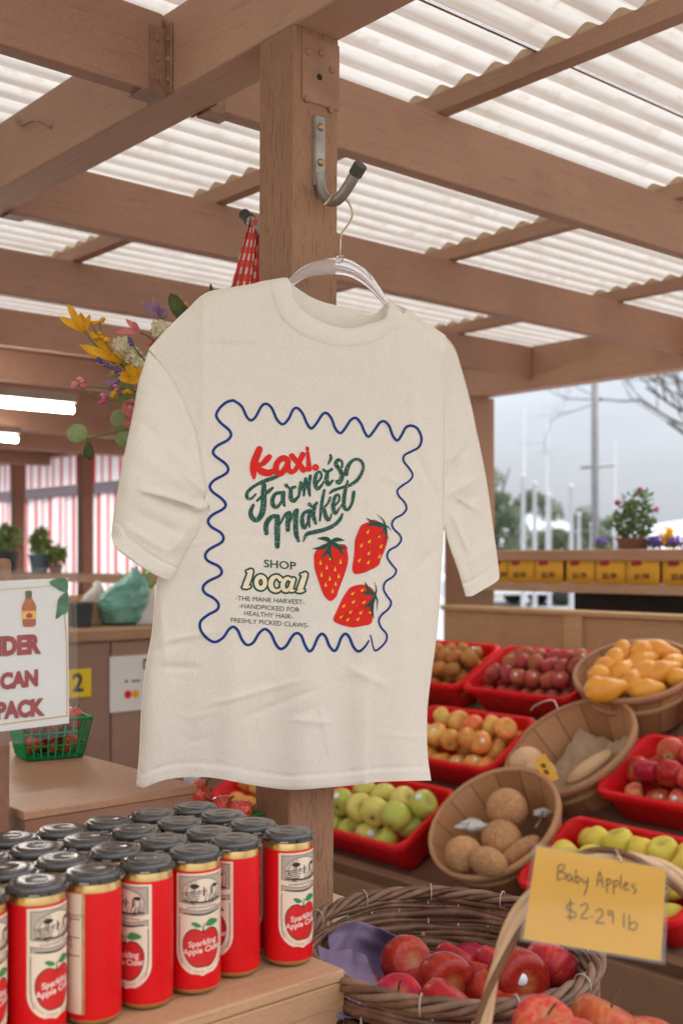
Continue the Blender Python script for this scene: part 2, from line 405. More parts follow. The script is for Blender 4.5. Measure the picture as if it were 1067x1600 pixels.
# the shirt post
M['postplate'] = plain('painted_plate', (BROWN[0]*0.68, BROWN[1]*0.62, BROWN[2]*0.58), 0.5, 0.15, 25, 0.3, 60)
PR = empty('wooden_post', UV(1.09, 1.362, -CZ), YAW)
tag(PR, 'rough brown timber post holding the hanging shirt', 'post')
b = MB(); H = CZ + 0.809
for i in range(24):
    pass
rows = []
N = 40
for i in range(N + 1):
    z = H*i/N; off = -0.0125*(1 - (z/H)) ; lx = off*AX[0]; ly = off*BX[0]
    j = lambda k: 0.0006*noise.noise(Vector((k*7.1, z*9, 3)))
    x0, x1, y0, y1 = lx + j(1), 0.089 + lx + j(2), ly + j(3), 0.089 + ly + j(4)
    c = 0.003
    rows.append([(x0+c, y0, z), (x1-c, y0, z), (x1, y0+c, z), (x1, y1-c, z), (x1-c, y1, z), (x0+c, y1, z), (x0, y1-c, z), (x0, y0+c, z)])
b.grid(rows, closed=True); b.poly(rows[-1])
b.build('shaft', M['post'], PR, smooth=False)
b = MB(); b.box(0.014, -0.002, H-0.110, 0.0885, 0.0, H-0.008)
for x, z in ((0.024, H-0.035), (0.072, H-0.05), (0.022, H-0.108), (0.07, H-0.112), (0.05, H-0.03)):
    b.ball((x, -0.003, z), 0.0055, 8, 5, (1, .6, 1))
b.build('bracket_plate', M['postplate'], PR, smooth=False, bevel=0.002)
b = MB(); b.ball((0.047, -0.0032, H-0.068), 0.005, 8, 5, (1, .2, 1)); b.build('nail_hole', M['dark'], PR)
# end girder over the window side, header, corner post, curtain posts
beam('window_header_beam', 4.05, 0.2, 0.765, 4.14, 9.6, SECT+0.003, M['beam_y'], 'brown header beam running above the open window side', 'beam')
def post(u, v, w, z0, z1, label, mat='post'):
    o = UV(u, v, z0); b = MB(); b.box(0, 0, 0, w, w, z1-z0)
    tag(b.build('wooden_post', M[mat], loc=o, rz=YAW, smooth=False, bevel=0.005), label, 'post')
post(4.0, 3.68, 0.17, -CZ, 0.764, 'thick brown corner post behind the short sleeve of the shirt', 'beam_z' if 'beam_z' in M else 'post')
post(4.1, 7.60, 0.089, -CZ, 0.764, 'dark brown post before the striped curtain, close to the shirt')
post(4.1, 8.72, 0.089, -CZ, 0.764, 'lighter brown post between potted plants before the striped curtain')
# purlins with scalloped closure strips
PITCH, AMP, RZ = 0.0762, 0.0085, 1.0075
def wave(v): return AMP*math.cos(2*math.pi*(v-1.72)/PITCH)
for i, u in enumerate((-0.93, -0.03, 0.87, 1.77, 2.67, 3.57)):
    pr = empty('roof_purlin', UV(u, 0.5, SECT), YAW)
    names = ['purlin over the outer bay, far from the shirt post', 'purlin crossing the outer bay of the roof', 'brown purlin just outside the front girder',
             'thin brown purlin crossing above the shirt, first past the girder', 'second brown purlin past the front girder', 'third purlin past the girder, close to the window side']
    tag(pr, names[i] if names[i].startswith(('brown', 'thin')) else 'brown ' + names[i], 'purlin', 'thin purlins under the corrugated roof')
    b = MB(); b.box(0, 0, 0.001, 0.036, 8.0, 0.042); b.build('batten', M['beam_y'], pr, smooth=False, bevel=0.002)
    b = MB(); n = 8*14; rows = [[], [], [], []]
    vs = [3.82*k/700 for k in range(701)]
    lo = [(0.004, v, 0.042) for v in vs]; hi = [(0.004, v, RZ - SECT - 0.003 + wave(v + 0.5)) for v in vs]
    lo2 = [(0.026, v, 0.042) for v in vs]; hi2 = [(0.026, v, RZ - SECT - 0.003 + wave(v + 0.5)) for v in vs]
    b.grid([lo, hi, hi2, lo2]); b.build('closure_strip', M['closure'], pr, smooth=False)
# corrugated translucent panels, each sheet a thing
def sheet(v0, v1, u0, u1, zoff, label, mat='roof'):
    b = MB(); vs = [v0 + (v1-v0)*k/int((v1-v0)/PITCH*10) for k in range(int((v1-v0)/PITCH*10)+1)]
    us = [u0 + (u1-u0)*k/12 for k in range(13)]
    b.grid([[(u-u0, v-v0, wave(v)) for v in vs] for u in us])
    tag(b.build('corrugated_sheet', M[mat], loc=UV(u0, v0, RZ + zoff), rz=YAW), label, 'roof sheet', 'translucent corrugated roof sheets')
edges = [0.15, 0.80, 1.46, 2.12, 2.78, 3.44, 4.44]
slb = ['white corrugated roof sheet over the near edge of the stall', 'stained white corrugated sheet beside the rusty lap', 'white corrugated sheet directly above the shirt post',
       'white corrugated sheet between the first and third joists', 'white corrugated sheet over the third joist', 'last white corrugated sheet before the solid roof']
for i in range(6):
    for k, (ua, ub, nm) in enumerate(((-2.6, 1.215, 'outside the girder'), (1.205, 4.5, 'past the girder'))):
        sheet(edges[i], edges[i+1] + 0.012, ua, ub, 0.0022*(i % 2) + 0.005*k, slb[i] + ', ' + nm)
b = MB()
vs = [1.452 + 0.011*k/8 for k in range(9)]
b.grid([[(0, v-1.452, wave(v) - 0.0025) for v in vs], [(3.3, v-1.452, wave(v) - 0.0025) for v in vs]])
tag(b.build('lap_seam', M['roofrust'], loc=UV(1.2, 1.452, RZ - 0.001), rz=YAW), 'rust stained lap running along the clear roof', 'roof seam')
# solid roof deeper in
o = UV(-2.6, 4.36, SECT + 0.005); b = MB(); b.box(0, 0, 0, 7.2, 7.5, 0.03)
for k in range(24): b.box(0.01, 0.04 + 0.31*k, -0.004, 7.19, 0.045 + 0.31*k, 0.001)
tag(b.build('solid_roof', M['beam_x'], loc=o, rz=YAW, smooth=False), 'dark brown boarded roof deep in the shed', 'roof')
for i, v in enumerate((5.9, 6.9, 8.0)):
    beam('deep_roof_beam', -2.6, v, 0.70, 4.05, v + 0.09, 0.957, M['beam_x'], ['brown beam above the first tube lamp', 'brown beam above the second tube lamp', 'brown beam just before the striped curtain'][i], 'beam', 'beams under the solid roof')
# fluorescent lamps
ML = NT('lit_tube'); ML.set(Base_Color=(0.9, 0.9, 0.9), Emission_Color=(1.0, 0.95, 0.88, 1), Emission_Strength=14.0); M['tube'] = ML.m
M['band2'] = plain('grey_lamp_housing', (0.30, 0.24, 0.20), .6)
def lamp(x, y, zr, label):
    d = zr*FL/(HY - y); p = PX(x, y, d); r = empty('tube_lamp', p, YAW)
    tag(r, label, 'lamp', 'lit tube lamps'); b = MB()
    b.box(-1.2, -0.03, 0.026, 0.0, 0.03, 0.065); b.box(-0.62, -0.012, 0.065, -0.60, 0.012, 0.95 - zr); b.box(-1.19, -0.012, 0.065, -1.17, 0.012, 0.95 - zr)
    b.build('housing', M['band2'], r, smooth=False, bevel=0.004)
    b = MB(); b.lathe([(0.0, -1.19), (0.0150, -1.185), (0.0150, -0.012), (0.0, -0.006)], 14, Matrix.Rotation(R(90), 4, 'Y')); b.build('tube', M['tube'], r)
lamp(118, 641, 0.62, 'long lit fluorescent tube, the larger and higher one')
lamp(30, 687, 0.62, 'lit fluorescent tube further back, the smaller and lower one')
# ------------------------------------------------------------------ the T-shirt on its hanger
SA = R(25); SH = Vector((math.cos(SA), math.sin(SA), 0)); SN = Vector((math.sin(SA), -math.cos(SA), 0)); SC0 = Vector((-0.0107, 1.7365, CZ))
def SP(x, y, w=0.0):
    k = (x - CX) / FL; X0 = SC0.x + w*SN.x; Y0 = SC0.y + w*SN.y
    s = (k*Y0 - X0) / (SH.x - SH.y*k); Y = Y0 + SH.y*s
    return Vector((X0 + SH.x*s, Y, CZ - (y - HY)/FL*Y))
def cotton(name, trans, col):
    t = NT(name); v = t.coord()
    c = t.ramp(t.noise(v, 6, 4), [(0.3, tuple(x*0.965 for x in col)), (0.7, col)])
    t.b.inputs['Base Color'].default_value = (*col, 1); t.l(c, t.b.inputs['Base Color'])
    c = t.mix(t.mr(t.noise(v, 330, 2, .6), .35, .65, 0, 1), c, tuple(x*0.89 for x in col)); t.l(c, t.b.inputs['Base Color'])
    w1 = t.n('ShaderNodeTexWave', wave_type='BANDS', bands_direction='X'); w1.inputs['Scale'].default_value = 420; w1.inputs['Distortion'].default_value = 1.5
    t.l(v, w1.inputs['Vector'])
    nz = t.noise(v, 420, 3, 0.7); n0 = t.bump(nz, 0.4, 0.0010)
    cr1 = t.noise(t.coord((1, 1, 1)), 16, 3, 0.5, 0.9); n1 = t.bump(cr1, 0.22, 0.008, n0)
    t.set(Roughness=0.92, Normal=n1); t.b.inputs['Specular IOR Level'].default_value = 0.12
    try: t.b.inputs['Sheen Weight'].default_value = 0.15
    except Exception: pass
    tr = t.n('ShaderNodeBsdfTranslucent'); tr.inputs['Color'].default_value = (col[0], col[1]*0.93, col[2]*0.80, 1); ms = t.n('ShaderNodeMixShader'); ms.inputs[0].default_value = trans
    t.l(t.b.outputs[0], ms.inputs[1]); t.l(tr.outputs[0], ms.inputs[2]); t.l(ms.outputs[0], t.out.inputs['Surface'])
    return t.m
COT = (0.87, 0.815, 0.725)
M['cotton'] = cotton('cream_cotton_jersey', 0.22, COT)
M['rib'] = cotton('cream_cotton_rib', 0.18, (0.85, 0.795, 0.71))
def sstep(a, b, x):
    t = max(0.0, min(1.0, (x - a)/(b - a))); return t*t*(3 - 2*t)
def interp(tab, y):
    if y <= tab[0][1]: return tab[0][0]
    for a, b in zip(tab, tab[1:]):
        if y <= b[1]: return a[0] + (b[0]-a[0])*(y-a[1])/(b[1]-a[1])
    return tab[-1][0]
B_TOP_S = [(233,545),(248,528),(265,510),(281,494),(296,480),(311,465),(328,455),(355,450),(391,444),(418,438)]
RIB_SEAM = [(418,438),(424,446),(427.5,467),(437,491),(453,509.5),(474,525),(495,533),(521,540.6),(549,542),(577,537),(601,526),(619.6,512),(631,491)]
RIB_TOP = [(447,433.5),(453,438),(456.5,450),(459,468),(472,484),(484,493),(495,500),(523,510),(549,513),(573,507),(598,499),(604.5,488),(607,471)]
BACK_NECK = [(447,433.5),(453,440),(460,447),(484,463),(507,472.5),(530.5,478),(554,485),(577,493),(587,490),(599,479),(607,471)]
B_TOP_R = [(638,484),(655,497),(677,511),(696,524)]
B_LEFT = [(233,545),(262,580),(290,628),(308,672),(316,715),(321,755),(318,790),(290,835),(262,875),(246,905),(241,950),(237,992),(227.5,1044),(220.5,1114),(218,1175),(213,1227)]
B_RIGHT = [(696,524),(696.5,541),(694,650),(693,825),(690,875),(685,960),(680,1011),(668,1105),(668,1175),(673.6,1219.5)]
B_HEM = [(213,1227),(225,1231),(241.5,1224),(265,1217),(307,1213.5),(345,1217),(391.5,1226),(452,1234),(518,1230),(565,1225.5),(588,1222),(640,1220),(673.6,1219.5)]
def crease(x, y, p0, p1, wid, amp):
    dx, dy = p1[0]-p0[0], p1[1]-p0[1]; l = math.hypot(dx, dy); t = ((x-p0[0])*dx + (y-p0[1])*dy)/l; d = ((x-p0[0])*-dy + (y-p0[1])*dx)/l
    if t < -20 or t > l+20 or abs(d) > wid*4: return 0.0
    f = sstep(-12, l*0.25, t)*(1 - sstep(l*0.7, l+12, t))
    return amp*f*math.exp(-abs(d/wid)**1.5)
CRE = [((316,1104),(488,1058),5,.0016),((368,1126),(512,1070),6,-.0014),((460,1125),(520,1130),5,.0012),((262,1000),(335,988),5,.0014),((318,536),(410,541),5,-.0007),
       ((640,690),(690,790),7,-.0012),((600,745),(640,760),6,.001),((500,1100),(516,1180),7,.0013),((230,1020),(300,1000),6,-.001),((520,965),(600,930),6,.0014),
       ((365,835),(470,842),5,-.0006),((540,1040),(610,1075),7,.0014),((640,900),(690,850),8,-.0014),((250,930),(262,1060),8,.0014),((648,600),(640,760),9,.0009)]
_rc = random.Random(17); RCR = []
for _k in range(46):
    _x, _y = _rc.uniform(235, 680), _rc.uniform(560, 1200); _a = _rc.choice((-.25, -.45, .15, .35, 1.3, 1.7)) + _rc.uniform(-.2, .2); _l = _rc.uniform(28, 85)
    RCR.append(((_x, _y), (_x + _l*math.cos(_a), _y - _l*math.sin(_a)), _rc.uniform(2.5, 6), _rc.uniform(-.0011, .0013)*(0.45 if 620 < _y < 1010 and 330 < _x < 640 else 1.0)))
def wbody(x, y):
    w = 0.013
    L_ = interp(B_LEFT, y); R_ = interp(B_RIGHT, y)
    fl = sstep(880, 930, y)
    w -= 0.020*math.exp(-max(0, x-L_)/11.0)*fl
    w -= 0.018*math.exp(-max(0, R_-x)/10.0)*sstep(540, 600, y)
    # drape: broad folds that grow towards the hem
    g = sstep(760, 1180, y)
    w += 1.5*g*(0.006*math.exp(-((x-368)/26)**2) - 0.006*math.exp(-((x-425)/32)**2) + 0.0055*math.exp(-((x-480)/30)**2) - 0.005*math.exp(-((x-540)/22)**2)
            - 0.006*math.exp(-((x-282)/34)**2) + 0.004*math.exp(-((x-630)/26)**2))
    # sharp pressed fold down the front (breaks the print at its lower corner)
    xf = 590 - 18*sstep(850, 1200, y)
    f = sstep(880, 990, y)
    w += f*0.0048*(1 - sstep(-3, 5, x-xf))*sstep(-95, 0, x-xf)
    # pressed vertical crease by the armhole: the shoulder side turns up to the light
    k = (1 - sstep(640, 760, y))*sstep(440, 480, y)
    w -= 0.24*k*max(0.0, (318-x))*0.00095
    w += 0.0016*k*math.exp(-abs(x-318)/5)
    w -= 0.0008*sstep(533, 537, y)*(1 - sstep(545, 600, y))*sstep(318, 322, x)*(1 - sstep(380, 440, x))
    # shoulders hang from the hanger, chest hollow below them
    w += 0.006*math.exp(-((x-350)/50)**2 - ((y-520)/80)**2) + 0.004*math.exp(-((x-640)/40)**2 - ((y-570)/70)**2)
    w -= 0.004*math.exp(-((x-500)/110)**2 - ((y-640)/70)**2)
    if 880 < y:
        for c in (268, 320, 408, 455, 515, 560, 625): pass
    for p0, p1, wd, a in RCR: w += crease(x, y, p0, p1, wd, a*1.5)
    for p0, p1, wd, a in CRE: w += crease(x, y, p0, p1, wd*.8, a*1.9)
    n = noise.noise(Vector((x/70, y/120, 1.3))); w += 0.0022*n
    w += 0.0007*noise.noise(Vector((x/26, y/34, 7.7)))
    return w
    # hem seam
    yh = interp([(q[1], q[0]) for q in B_HEM], x) if False else None
    return w
def hem_y(x):
    for a, b in zip(B_HEM, B_HEM[1:]):
        if x <= b[0]: return a[1] + (b[1]-a[1])*max(0, (x-a[0]))/(b[0]-a[0])
    return B_HEM[-1][1]
def top_y(x, neck):
    pts = B_TOP_S + neck + B_TOP_R
    best = 1e9
    for a, b in zip(pts, pts[1:]):
        if min(a[0], b[0]) <= x <= max(a[0], b[0]) and a[0] != b[0]:
            best = min(best, a[1] + (b[1]-a[1])*(x-a[0])/(b[0]-a[0]))
    return best if best < 1e9 else 545
def coons(top, bot, left, right, nu, nv):
    T = resample([(x, y, 0) for x, y in catmull(top, 4)], nu); Bm = resample([(x, y, 0) for x, y in catmull(bot, 4)], nu)
    Lf = resample([(x, y, 0) for x, y in catmull(left, 4)], nv); Rt = resample([(x, y, 0) for x, y in catmull(right, 4)], nv)
    out = []
    for i in range(nv):
        v = i/(nv-1); row = []
        for j in range(nu):
            u = j/(nu-1)
            p = T[j]*(1-v) + Bm[j]*v + Lf[i]*(1-u) + Rt[i]*u - (T[0]*(1-u)*(1-v) + T[-1]*u*(1-v) + Bm[0]*(1-u)*v + Bm[-1]*u*v)
            row.append((p.x, p.y))
        out.append(row)
    return out
def edge_d(x, y, pts):
    best = 1e9
    for a, b in zip(pts, pts[1:]):
        dx, dy = b[0]-a[0], b[1]-a[1]; l2 = dx*dx + dy*dy
        t = max(0, min(1, ((x-a[0])*dx + (y-a[1])*dy)/l2)) if l2 else 0
        best = min(best, math.hypot(x-a[0]-t*dx, y-a[1]-t*dy))
    return best
SHO = B_TOP_S; SHO2 = B_TOP_R
def wfront(x, y):
    w = wbody(x, y)
    if y < 620:
        d = min(edge_d(x, y, SHO), edge_d(x, y, SHO2)); w -= (w + 0.001)*math.exp(-d/9.0)
    h = hem_y(x) - y
    if 0 < h < 60: w += 0.0014*sstep(24, 20, h) - 0.0030*math.exp(-((h-21)/1.9)**2)
    return w
TS = empty('tshirt', SP(530, 470, 0))
tag(TS, 'cream T-shirt with blue wavy border and strawberry print on a clear hanger', 'T-shirt')
def shirt_part(mb, name, mats, parent=TS, **kw):
    o = mb.build(name, mats, origin=TS.location, **kw); o.location = (0, 0, 0) if parent is TS else (0, 0, 0); o.parent = parent
    return o
b = MB()
g = coons(B_TOP_S + RIB_SEAM[1:] + B_TOP_R, B_HEM, B_LEFT, B_RIGHT, 190, 210)
b.grid([[SP(x, y, wfront(x, y)) for x, y in r] for r in g], flip=True)
front_hem = g[-1]
body = shirt_part(b, 'front_panel', M['cotton'])
b = MB()
g = coons(B_TOP_S + BACK_NECK + B_TOP_R, [(x, y + 1.5 - 4*math.sin(max(0, min(1, (x-300)/330))*math.pi)) for x, y in B_HEM], B_LEFT, B_RIGHT, 90, 90)
def wback(x, y):
    d = min(edge_d(x, y, SHO), edge_d(x, y, SHO2), edge_d(x, y, B_RIGHT), edge_d(x, y, B_LEFT) if y > 880 else 99)
    return -0.022*(1 - math.exp(-d/14.0)) - 0.003*noise.noise(Vector((x/60, y/90, 4))) - 0.0012
b.grid([[SP(x, y, wback(x, y)) for x, y in r] for r in g])
shirt_part(b, 'back_panel', M['cotton'])
# neck rib: front band and the inside of the back band
b = MB(); S_ = resample([(x, y, 0) for x, y in catmull(RIB_SEAM, 6)], 70); T_ = resample([(x, y, 0) for x, y in catmull(RIB_TOP, 6)], 70)
rows = []
for k in range(11):
    t = k/10; row = []
    for i in range(70):
        p = S_[i].lerp(T_[i], t); e = sstep(0, .12, i/69)*(1 - sstep(.9, 1, i/69))
        wb = wfront(S_[i].x, S_[i].y)
        w = wb*(1-t) + (0.010*e + 0.002)*t + 0.0026*math.sin(math.pi*min(1, t*1.05))**0.6 + 0.0004
        w += 0.00035*math.sin(i*2.4)*math.sin(math.pi*t)*0.3
        if k == 10: w -= 0.0022
        row.append(SP(p.x, p.y, w))
    rows.append(row)
b.grid(rows); rows2 = [[SP(p.x, p.y, (0.010*sstep(0, .12, i/69)*(1 - sstep(.9, 1, i/69)) + 0.0015) - 0.0022 - q*0.0012) for i, p in enumerate([T_[j] + Vector((0, 3.0*q, 0)) for j in range(70)])] for q in range(0, 4)]
b.grid(rows2)
shirt_part(b, 'neck_rib', M['rib'])
b = MB(); T_ = resample([(x, y, 0) for x, y in catmull(BACK_NECK, 6)], 60); rows = []
for k in range(8):
    t = k/7
    rows.append([SP(p.x, p.y + 44*t, -0.0125*sstep(0, .2, i/59)*(1 - sstep(.88, 1, i/59)) - 0.004 + 0.0012*math.sin(math.pi*t)) for i, p in enumerate(T_)])
b.grid(rows, flip=True)
shirt_part(b, 'back_neck_rib', M['rib'])
# sleeves
SL_TOP = [(233,545),(262,580),(290,628),(308,672),(316,715),(323,760),(328.5,793)]
SL_OUT = [(233,545),(227,564),(216,600),(209,639),(199,688),(189,739),(178,805),(174.5,838)]
SL_IN = [(328.5,793),(323,810),(316,822),(300,848),(286.7,870.6),(275,893),(266,907)]
SL_HEM = [(174.5,838),(179.5,851),(191.7,863),(221,884),(245,898.6),(266,907)]
LCRE = [((222,766),(282,784),5,.0055),((278,783),(312,794),4.5,.005),((308,797),(329,791),4,.004),((238,778),(300,800),9,-.004),((300,782),(328,775),5,-.003),
        ((212,655),(250,685),9,-.0014),((262,700),(300,735),9,.0018),((205,700),(300,765),12,.0015),((196,822),(262,862),7,.002),((285,740),(322,770),6,.0016),((210,800),(300,840),11,-.002),((270,860),(300,820),8,.0025)]
def wsl(x, y):
    ds = edge_d(x, y, SL_TOP); do = edge_d(x, y, SL_OUT); di = edge_d(x, y, SL_IN)
    base = wfront(x, y) if x > 236 else wfront(240, y)
    lift = 0.022*(1 - math.exp(-ds/70.0)) + 0.0012
    w = base*math.exp(-ds/120.0) + 0.010*(1 - math.exp(-ds/120.0)) + lift
    w -= 0.028*math.exp(-do/13.0)*(0.25 + 0.75*sstep(545, 640, y)); w -= 0.012*math.exp(-di/9.0)*sstep(0, 30, ds)
    w -= 0.0022*math.exp(-((ds-3.2)/1.6)**2)
    for p0, p1, wd, a in LCRE: w += crease(x, y, p0, p1, wd*.9, a*1.7)
    rg = 1 - abs(noise.noise(Vector(((x + y)/90, (y - 0.6*x)/50, 31.3))))*2.2
    if rg > 0.5: w += 0.0014*(rg - 0.5)**1.5*sstep(0, 20, ds)
    w += 0.003*noise.noise(Vector((x/50, y/60, 9.1))) + 0.001*noise.noise(Vector((x/20, y/22, 3.1)))
    dh = edge_d(x, y, SL_HEM); w -= 0.0030*math.exp(-((dh-22)/1.9)**2); w += 0.001*sstep(25, 21, dh)
    return w
b = MB(); g = coons(SL_TOP, SL_HEM, SL_OUT, SL_IN, 80, 90)
b.grid([[SP(x, y, wsl(x, y)) for x, y in r] for r in g], flip=True)
hem_back = [(174.5,842),(180,857),(192,869),(221,889),(245,902),(266,909)]
g2 = coons(SL_TOP, hem_back, SL_OUT, SL_IN, 80, 90)
def wslb(x, y):
    d = min(edge_d(x, y, SL_OUT), edge_d(x, y, SL_IN), edge_d(x, y, SL_TOP))
    return (wsl(x, y) if d < 1 else wsl(x, y)*math.exp(-d/8) + (-0.016)*(1 - math.exp(-d/8)))
n2_ = len(g2[0]); b.grid([[SP(x, y, wsl(x, y) if (j in (0, n2_-1) or i == 0) else min(wslb(x, y), wsl(min(max(x,176),326), y) - 0.0008)) for j, (x, y) in enumerate(r)] for i, r in enumerate(g2)])
shirt_part(b, 'sleeve', M['cotton'], weld=True)
SR_TOP = [(694,523),(690,560),(686,640),(685,720),(686,790),(689,826)]
SR_OUT = [(694,523),(710,543),(721,576),(737,635),(743,666),(752.5,710),(762,763),(771,829),(779,888),(780,903)]
SR_IN = [(689,826),(694,829),(702.5,857),(715,891),(722,915),(727,932)]
SR_HEM = [(780,903),(774,910),(752,923),(738,931),(727,932)]
RCRE = [((690,755),(735,690),6,-.0035),((700,775),(750,745),5,.003),((716,780),(752,800),4,.003),((715,788),(745,775),5,-.003),((706,800),(730,860),6,.0028),((700,720),(725,700),7,.002),((735,880),(772,850),8,.0015),((715,590),(740,680),9,-.0012)]
def wsr(x, y):
    do = edge_d(x, y, SR_OUT); di = edge_d(x, y, SR_IN)
    w = 0.004 - 0.00062*max(0, x-692) - 0.014*sstep(540, 620, y)
    w -= 0.016*math.exp(-do/9.0) + 0.008*math.exp(-di/7.0)
    w += 0.0085*math.exp(-((x-(705+(y-560)*0.13))/16)**2)*sstep(560, 640, y)
    for p0, p1, wd, a in RCRE: w += crease(x, y, p0, p1, wd*.9, a*2.0)
    w += 0.0022*noise.noise(Vector((x/34, y/50, 2.1)))
    dh = edge_d(x, y, SR_HEM); w -= 0.0028*math.exp(-((dh-21)/1.9)**2)
    return min(w, wfront(min(x, 688), y) - 0.006) if x < 697 else w
# rows run from the seam to the hem, columns from the outer edge to the inner edge
b = MB(); g = coons(SR_TOP, SR_HEM, SR_OUT, SR_IN, 50, 80)
b.grid([[SP(x, y, wsr(x, y)) for x, y in r] for r in g], flip=True)
g2 = coons(SR_TOP, SR_HEM, SR_OUT, SR_IN, 50, 80)
def wsrb(x, y):
    d = min(edge_d(x, y, SR_OUT), edge_d(x, y, SR_IN), edge_d(x, y, SR_TOP))
    return wsr(x, y) - 0.022*(1 - math.exp(-d/12)) - 0.0006
n2_ = len(g2[0]); b.grid([[SP(x, y, wsr(x, y) if (j in (0, n2_-1) or i == 0) else wsrb(x, y)) for j, (x, y) in enumerate(r)] for i, r in enumerate(g2)])
shirt_part(b, 'sleeve', M['cotton'], weld=True)
# ---- the print, laid on the cloth
def ink(name, col, worn=None):
    t = NT(name); v = t.coord(); c = t.ramp(t.noise(v, 40, 4), [(0.3, tuple(x*0.88 for x in col)), (0.7, col)])
    if worn: c = t.mix(t.mr(t.noise(v, 620, 2, 0.6), 0.63, 0.67, 0, worn), c, COT)
    t.set(Base_Color=c, Roughness=0.75); t.b.inputs['Specular IOR Level'].default_value = 0.2
    t.set(Normal=t.bump(t.noise(v, 900, 2), 0.25, 0.0005)); return t.m
M['ink_blue'] = ink('blue_ink', (0.016, 0.045, 0.21)); M['ink_red'] = ink('red_ink', (0.66, 0.022, 0.014)); M['ink_green'] = ink('green_ink', (0.018, 0.085, 0.062), 0.8)
M['ink_dark'] = ink('dark_green_ink', (0.022, 0.075, 0.055)); M['ink_cream'] = ink('cream_ink', (0.80, 0.68, 0.47)); M['ink_gold'] = ink('yellow_ink', (0.80, 0.42, 0.02)); M['ink_pale'] = ink('pale_outline_ink', (0.70, 0.69, 0.62))
def put(mb, rows, f, lift):
    mb.grid([[SP(x, y, wfront(x, y) + lift) for x, y in r] for r in rows], flip=False)
def strokes(mb, lst, ox, oy, sc, lift=0.0007, grow=0.0, k=6):
    for s_ in lst:
        pts = [(ox + p[0]/sc, oy + p[1]/sc, (p[2] + grow)/sc) for p in s_]
        rows = stroke(pts, k)
        put(mb, [[a, ((a[0]+b_[0])/2, (a[1]+b_[1])/2), b_] for a, b_ in rows], None, lift)
def fan(mb, pts, ox, oy, sc, lift):
    P_ = catmull([(ox + x/sc, oy + y/sc) for x, y in pts], 3, True); cx = sum(p[0] for p in P_)/len(P_); cy = sum(p[1] for p in P_)/len(P_)
    rows = [[(cx + (p[0]-cx)*t, cy + (p[1]-cy)*t) for p in P_] for t in (0.02, .25, .5, .75, 1)]
    o = len(mb.v); mb.grid([[SP(x, y, wfront(x, y) + lift) for x, y in r] for r in rows], closed=True)
WAVE = [(205,70),(240,95),(262,140),(280,155),(300,140),(325,95),(347,85),(370,105),(390,150),(415,172),(440,150),(460,110),(478,103),(500,125),(520,170),(538,190),(562,165),(585,130),(605,125),(625,150),(640,190),(662,210),(685,185),(705,155),(728,145),(750,170),(765,205),(782,225),(805,200),(830,165),(850,160),(870,180),(885,220),(905,241),(925,215),(940,187),(962,178),(990,190),(1008,230),(998,268),(965,288),(935,305),(932,330),(955,360),(970,388),(958,412),(925,435),(905,455),(912,480),(935,505),(944,532),(928,556),(895,575),(882,597),(890,620),(915,645),(921,668),(903,692),(870,712),(862,740),(880,770),(900,797),(888,822),(855,845),(846,875),(860,905),(878,932),(868,960),(840,985),(826,1010),(835,1040),(858,1068),(858,1095),(840,1120),(812,1140),(802,1125),(795,1092),(790,1074)]
WAVE2 = [(783,1098),(765,1125),(740,1143),(718,1125),(700,1083),(683,1068),(665,1085),(650,1125),(635,1141),(615,1120),(600,1083),(583,1068),(565,1085),(545,1130),(528,1142),(510,1115),(495,1077),(475,1065),(455,1080),(430,1120),(405,1132),(385,1110),(365,1067),(340,1048),(315,1065),(290,1105),(262,1115),(240,1090),(225,1055),(205,1038),(185,1050),(160,1085),(125,1103),(90,1085),(65,1050),(65,1015),(95,988),(135,965),(141,940),(120,915),(85,895),(75,870),(95,845),(145,820),(155,800),(140,778),(95,755),(85,730),(105,705),(150,680),(163,660),(150,635),(110,610),(97,585),(115,560),(160,535),(172,515),(155,490),(115,460),(105,435),(125,410),(170,385),(183,365),(170,340),(130,310),(118,290),(135,265),(180,240),(195,218),(185,195),(150,165),(132,135),(145,105),(175,78),(205,70)]
b = MB(); strokes(b, [[(x, y, 11.5 if i < 36 else 11.5 - 2.8*min(1, (i-36)/8) if i < len(WAVE)-3 else 6) for i, (x, y) in enumerate(WAVE)], [(x, y, 12 if i > 2 else 7 + 2.5*i) for i, (x, y) in enumerate(WAVE2)]], 290, 600, 2.736, k=5)
shirt_part(b, 'wavy_border', M['ink_blue'])
KAXI = [[(172,155,50),(150,210,56),(130,270,56),(128,330,48),(133,372,24)], [(158,272,30),(195,265,40),(232,228,48),(248,212,40)], [(150,290,35),(190,322,55),(240,335,52),(285,318,42)],
        [(385,240,44),(362,222,46),(330,232,46),(302,270,46),(300,320,46),(325,340,46),(360,315,46),(385,270,44),(390,245,40)], [(388,262,40),(392,305,42),(412,326,38),(438,318,36),(462,282,36),(478,245,38),(500,195,44)],
        [(418,206,44),(448,240,40),(478,272,40),(505,312,44)], [(538,180,26),(544,240,32),(548,305,42)], [(535,146,26),(536,155,28)], [(598,276,20),(613,288,20),(607,306,20),(588,306,20),(580,292,20),(590,279,20),(598,276,20)], [(510,308,34),(545,305,36)]]
b = MB()
for i, s_ in enumerate(KAXI): strokes(b, [s_], 370, 670, 4.85, 0.0010 + 0.00004*i)
shirt_part(b, 'red_lettering', M['ink_red'])
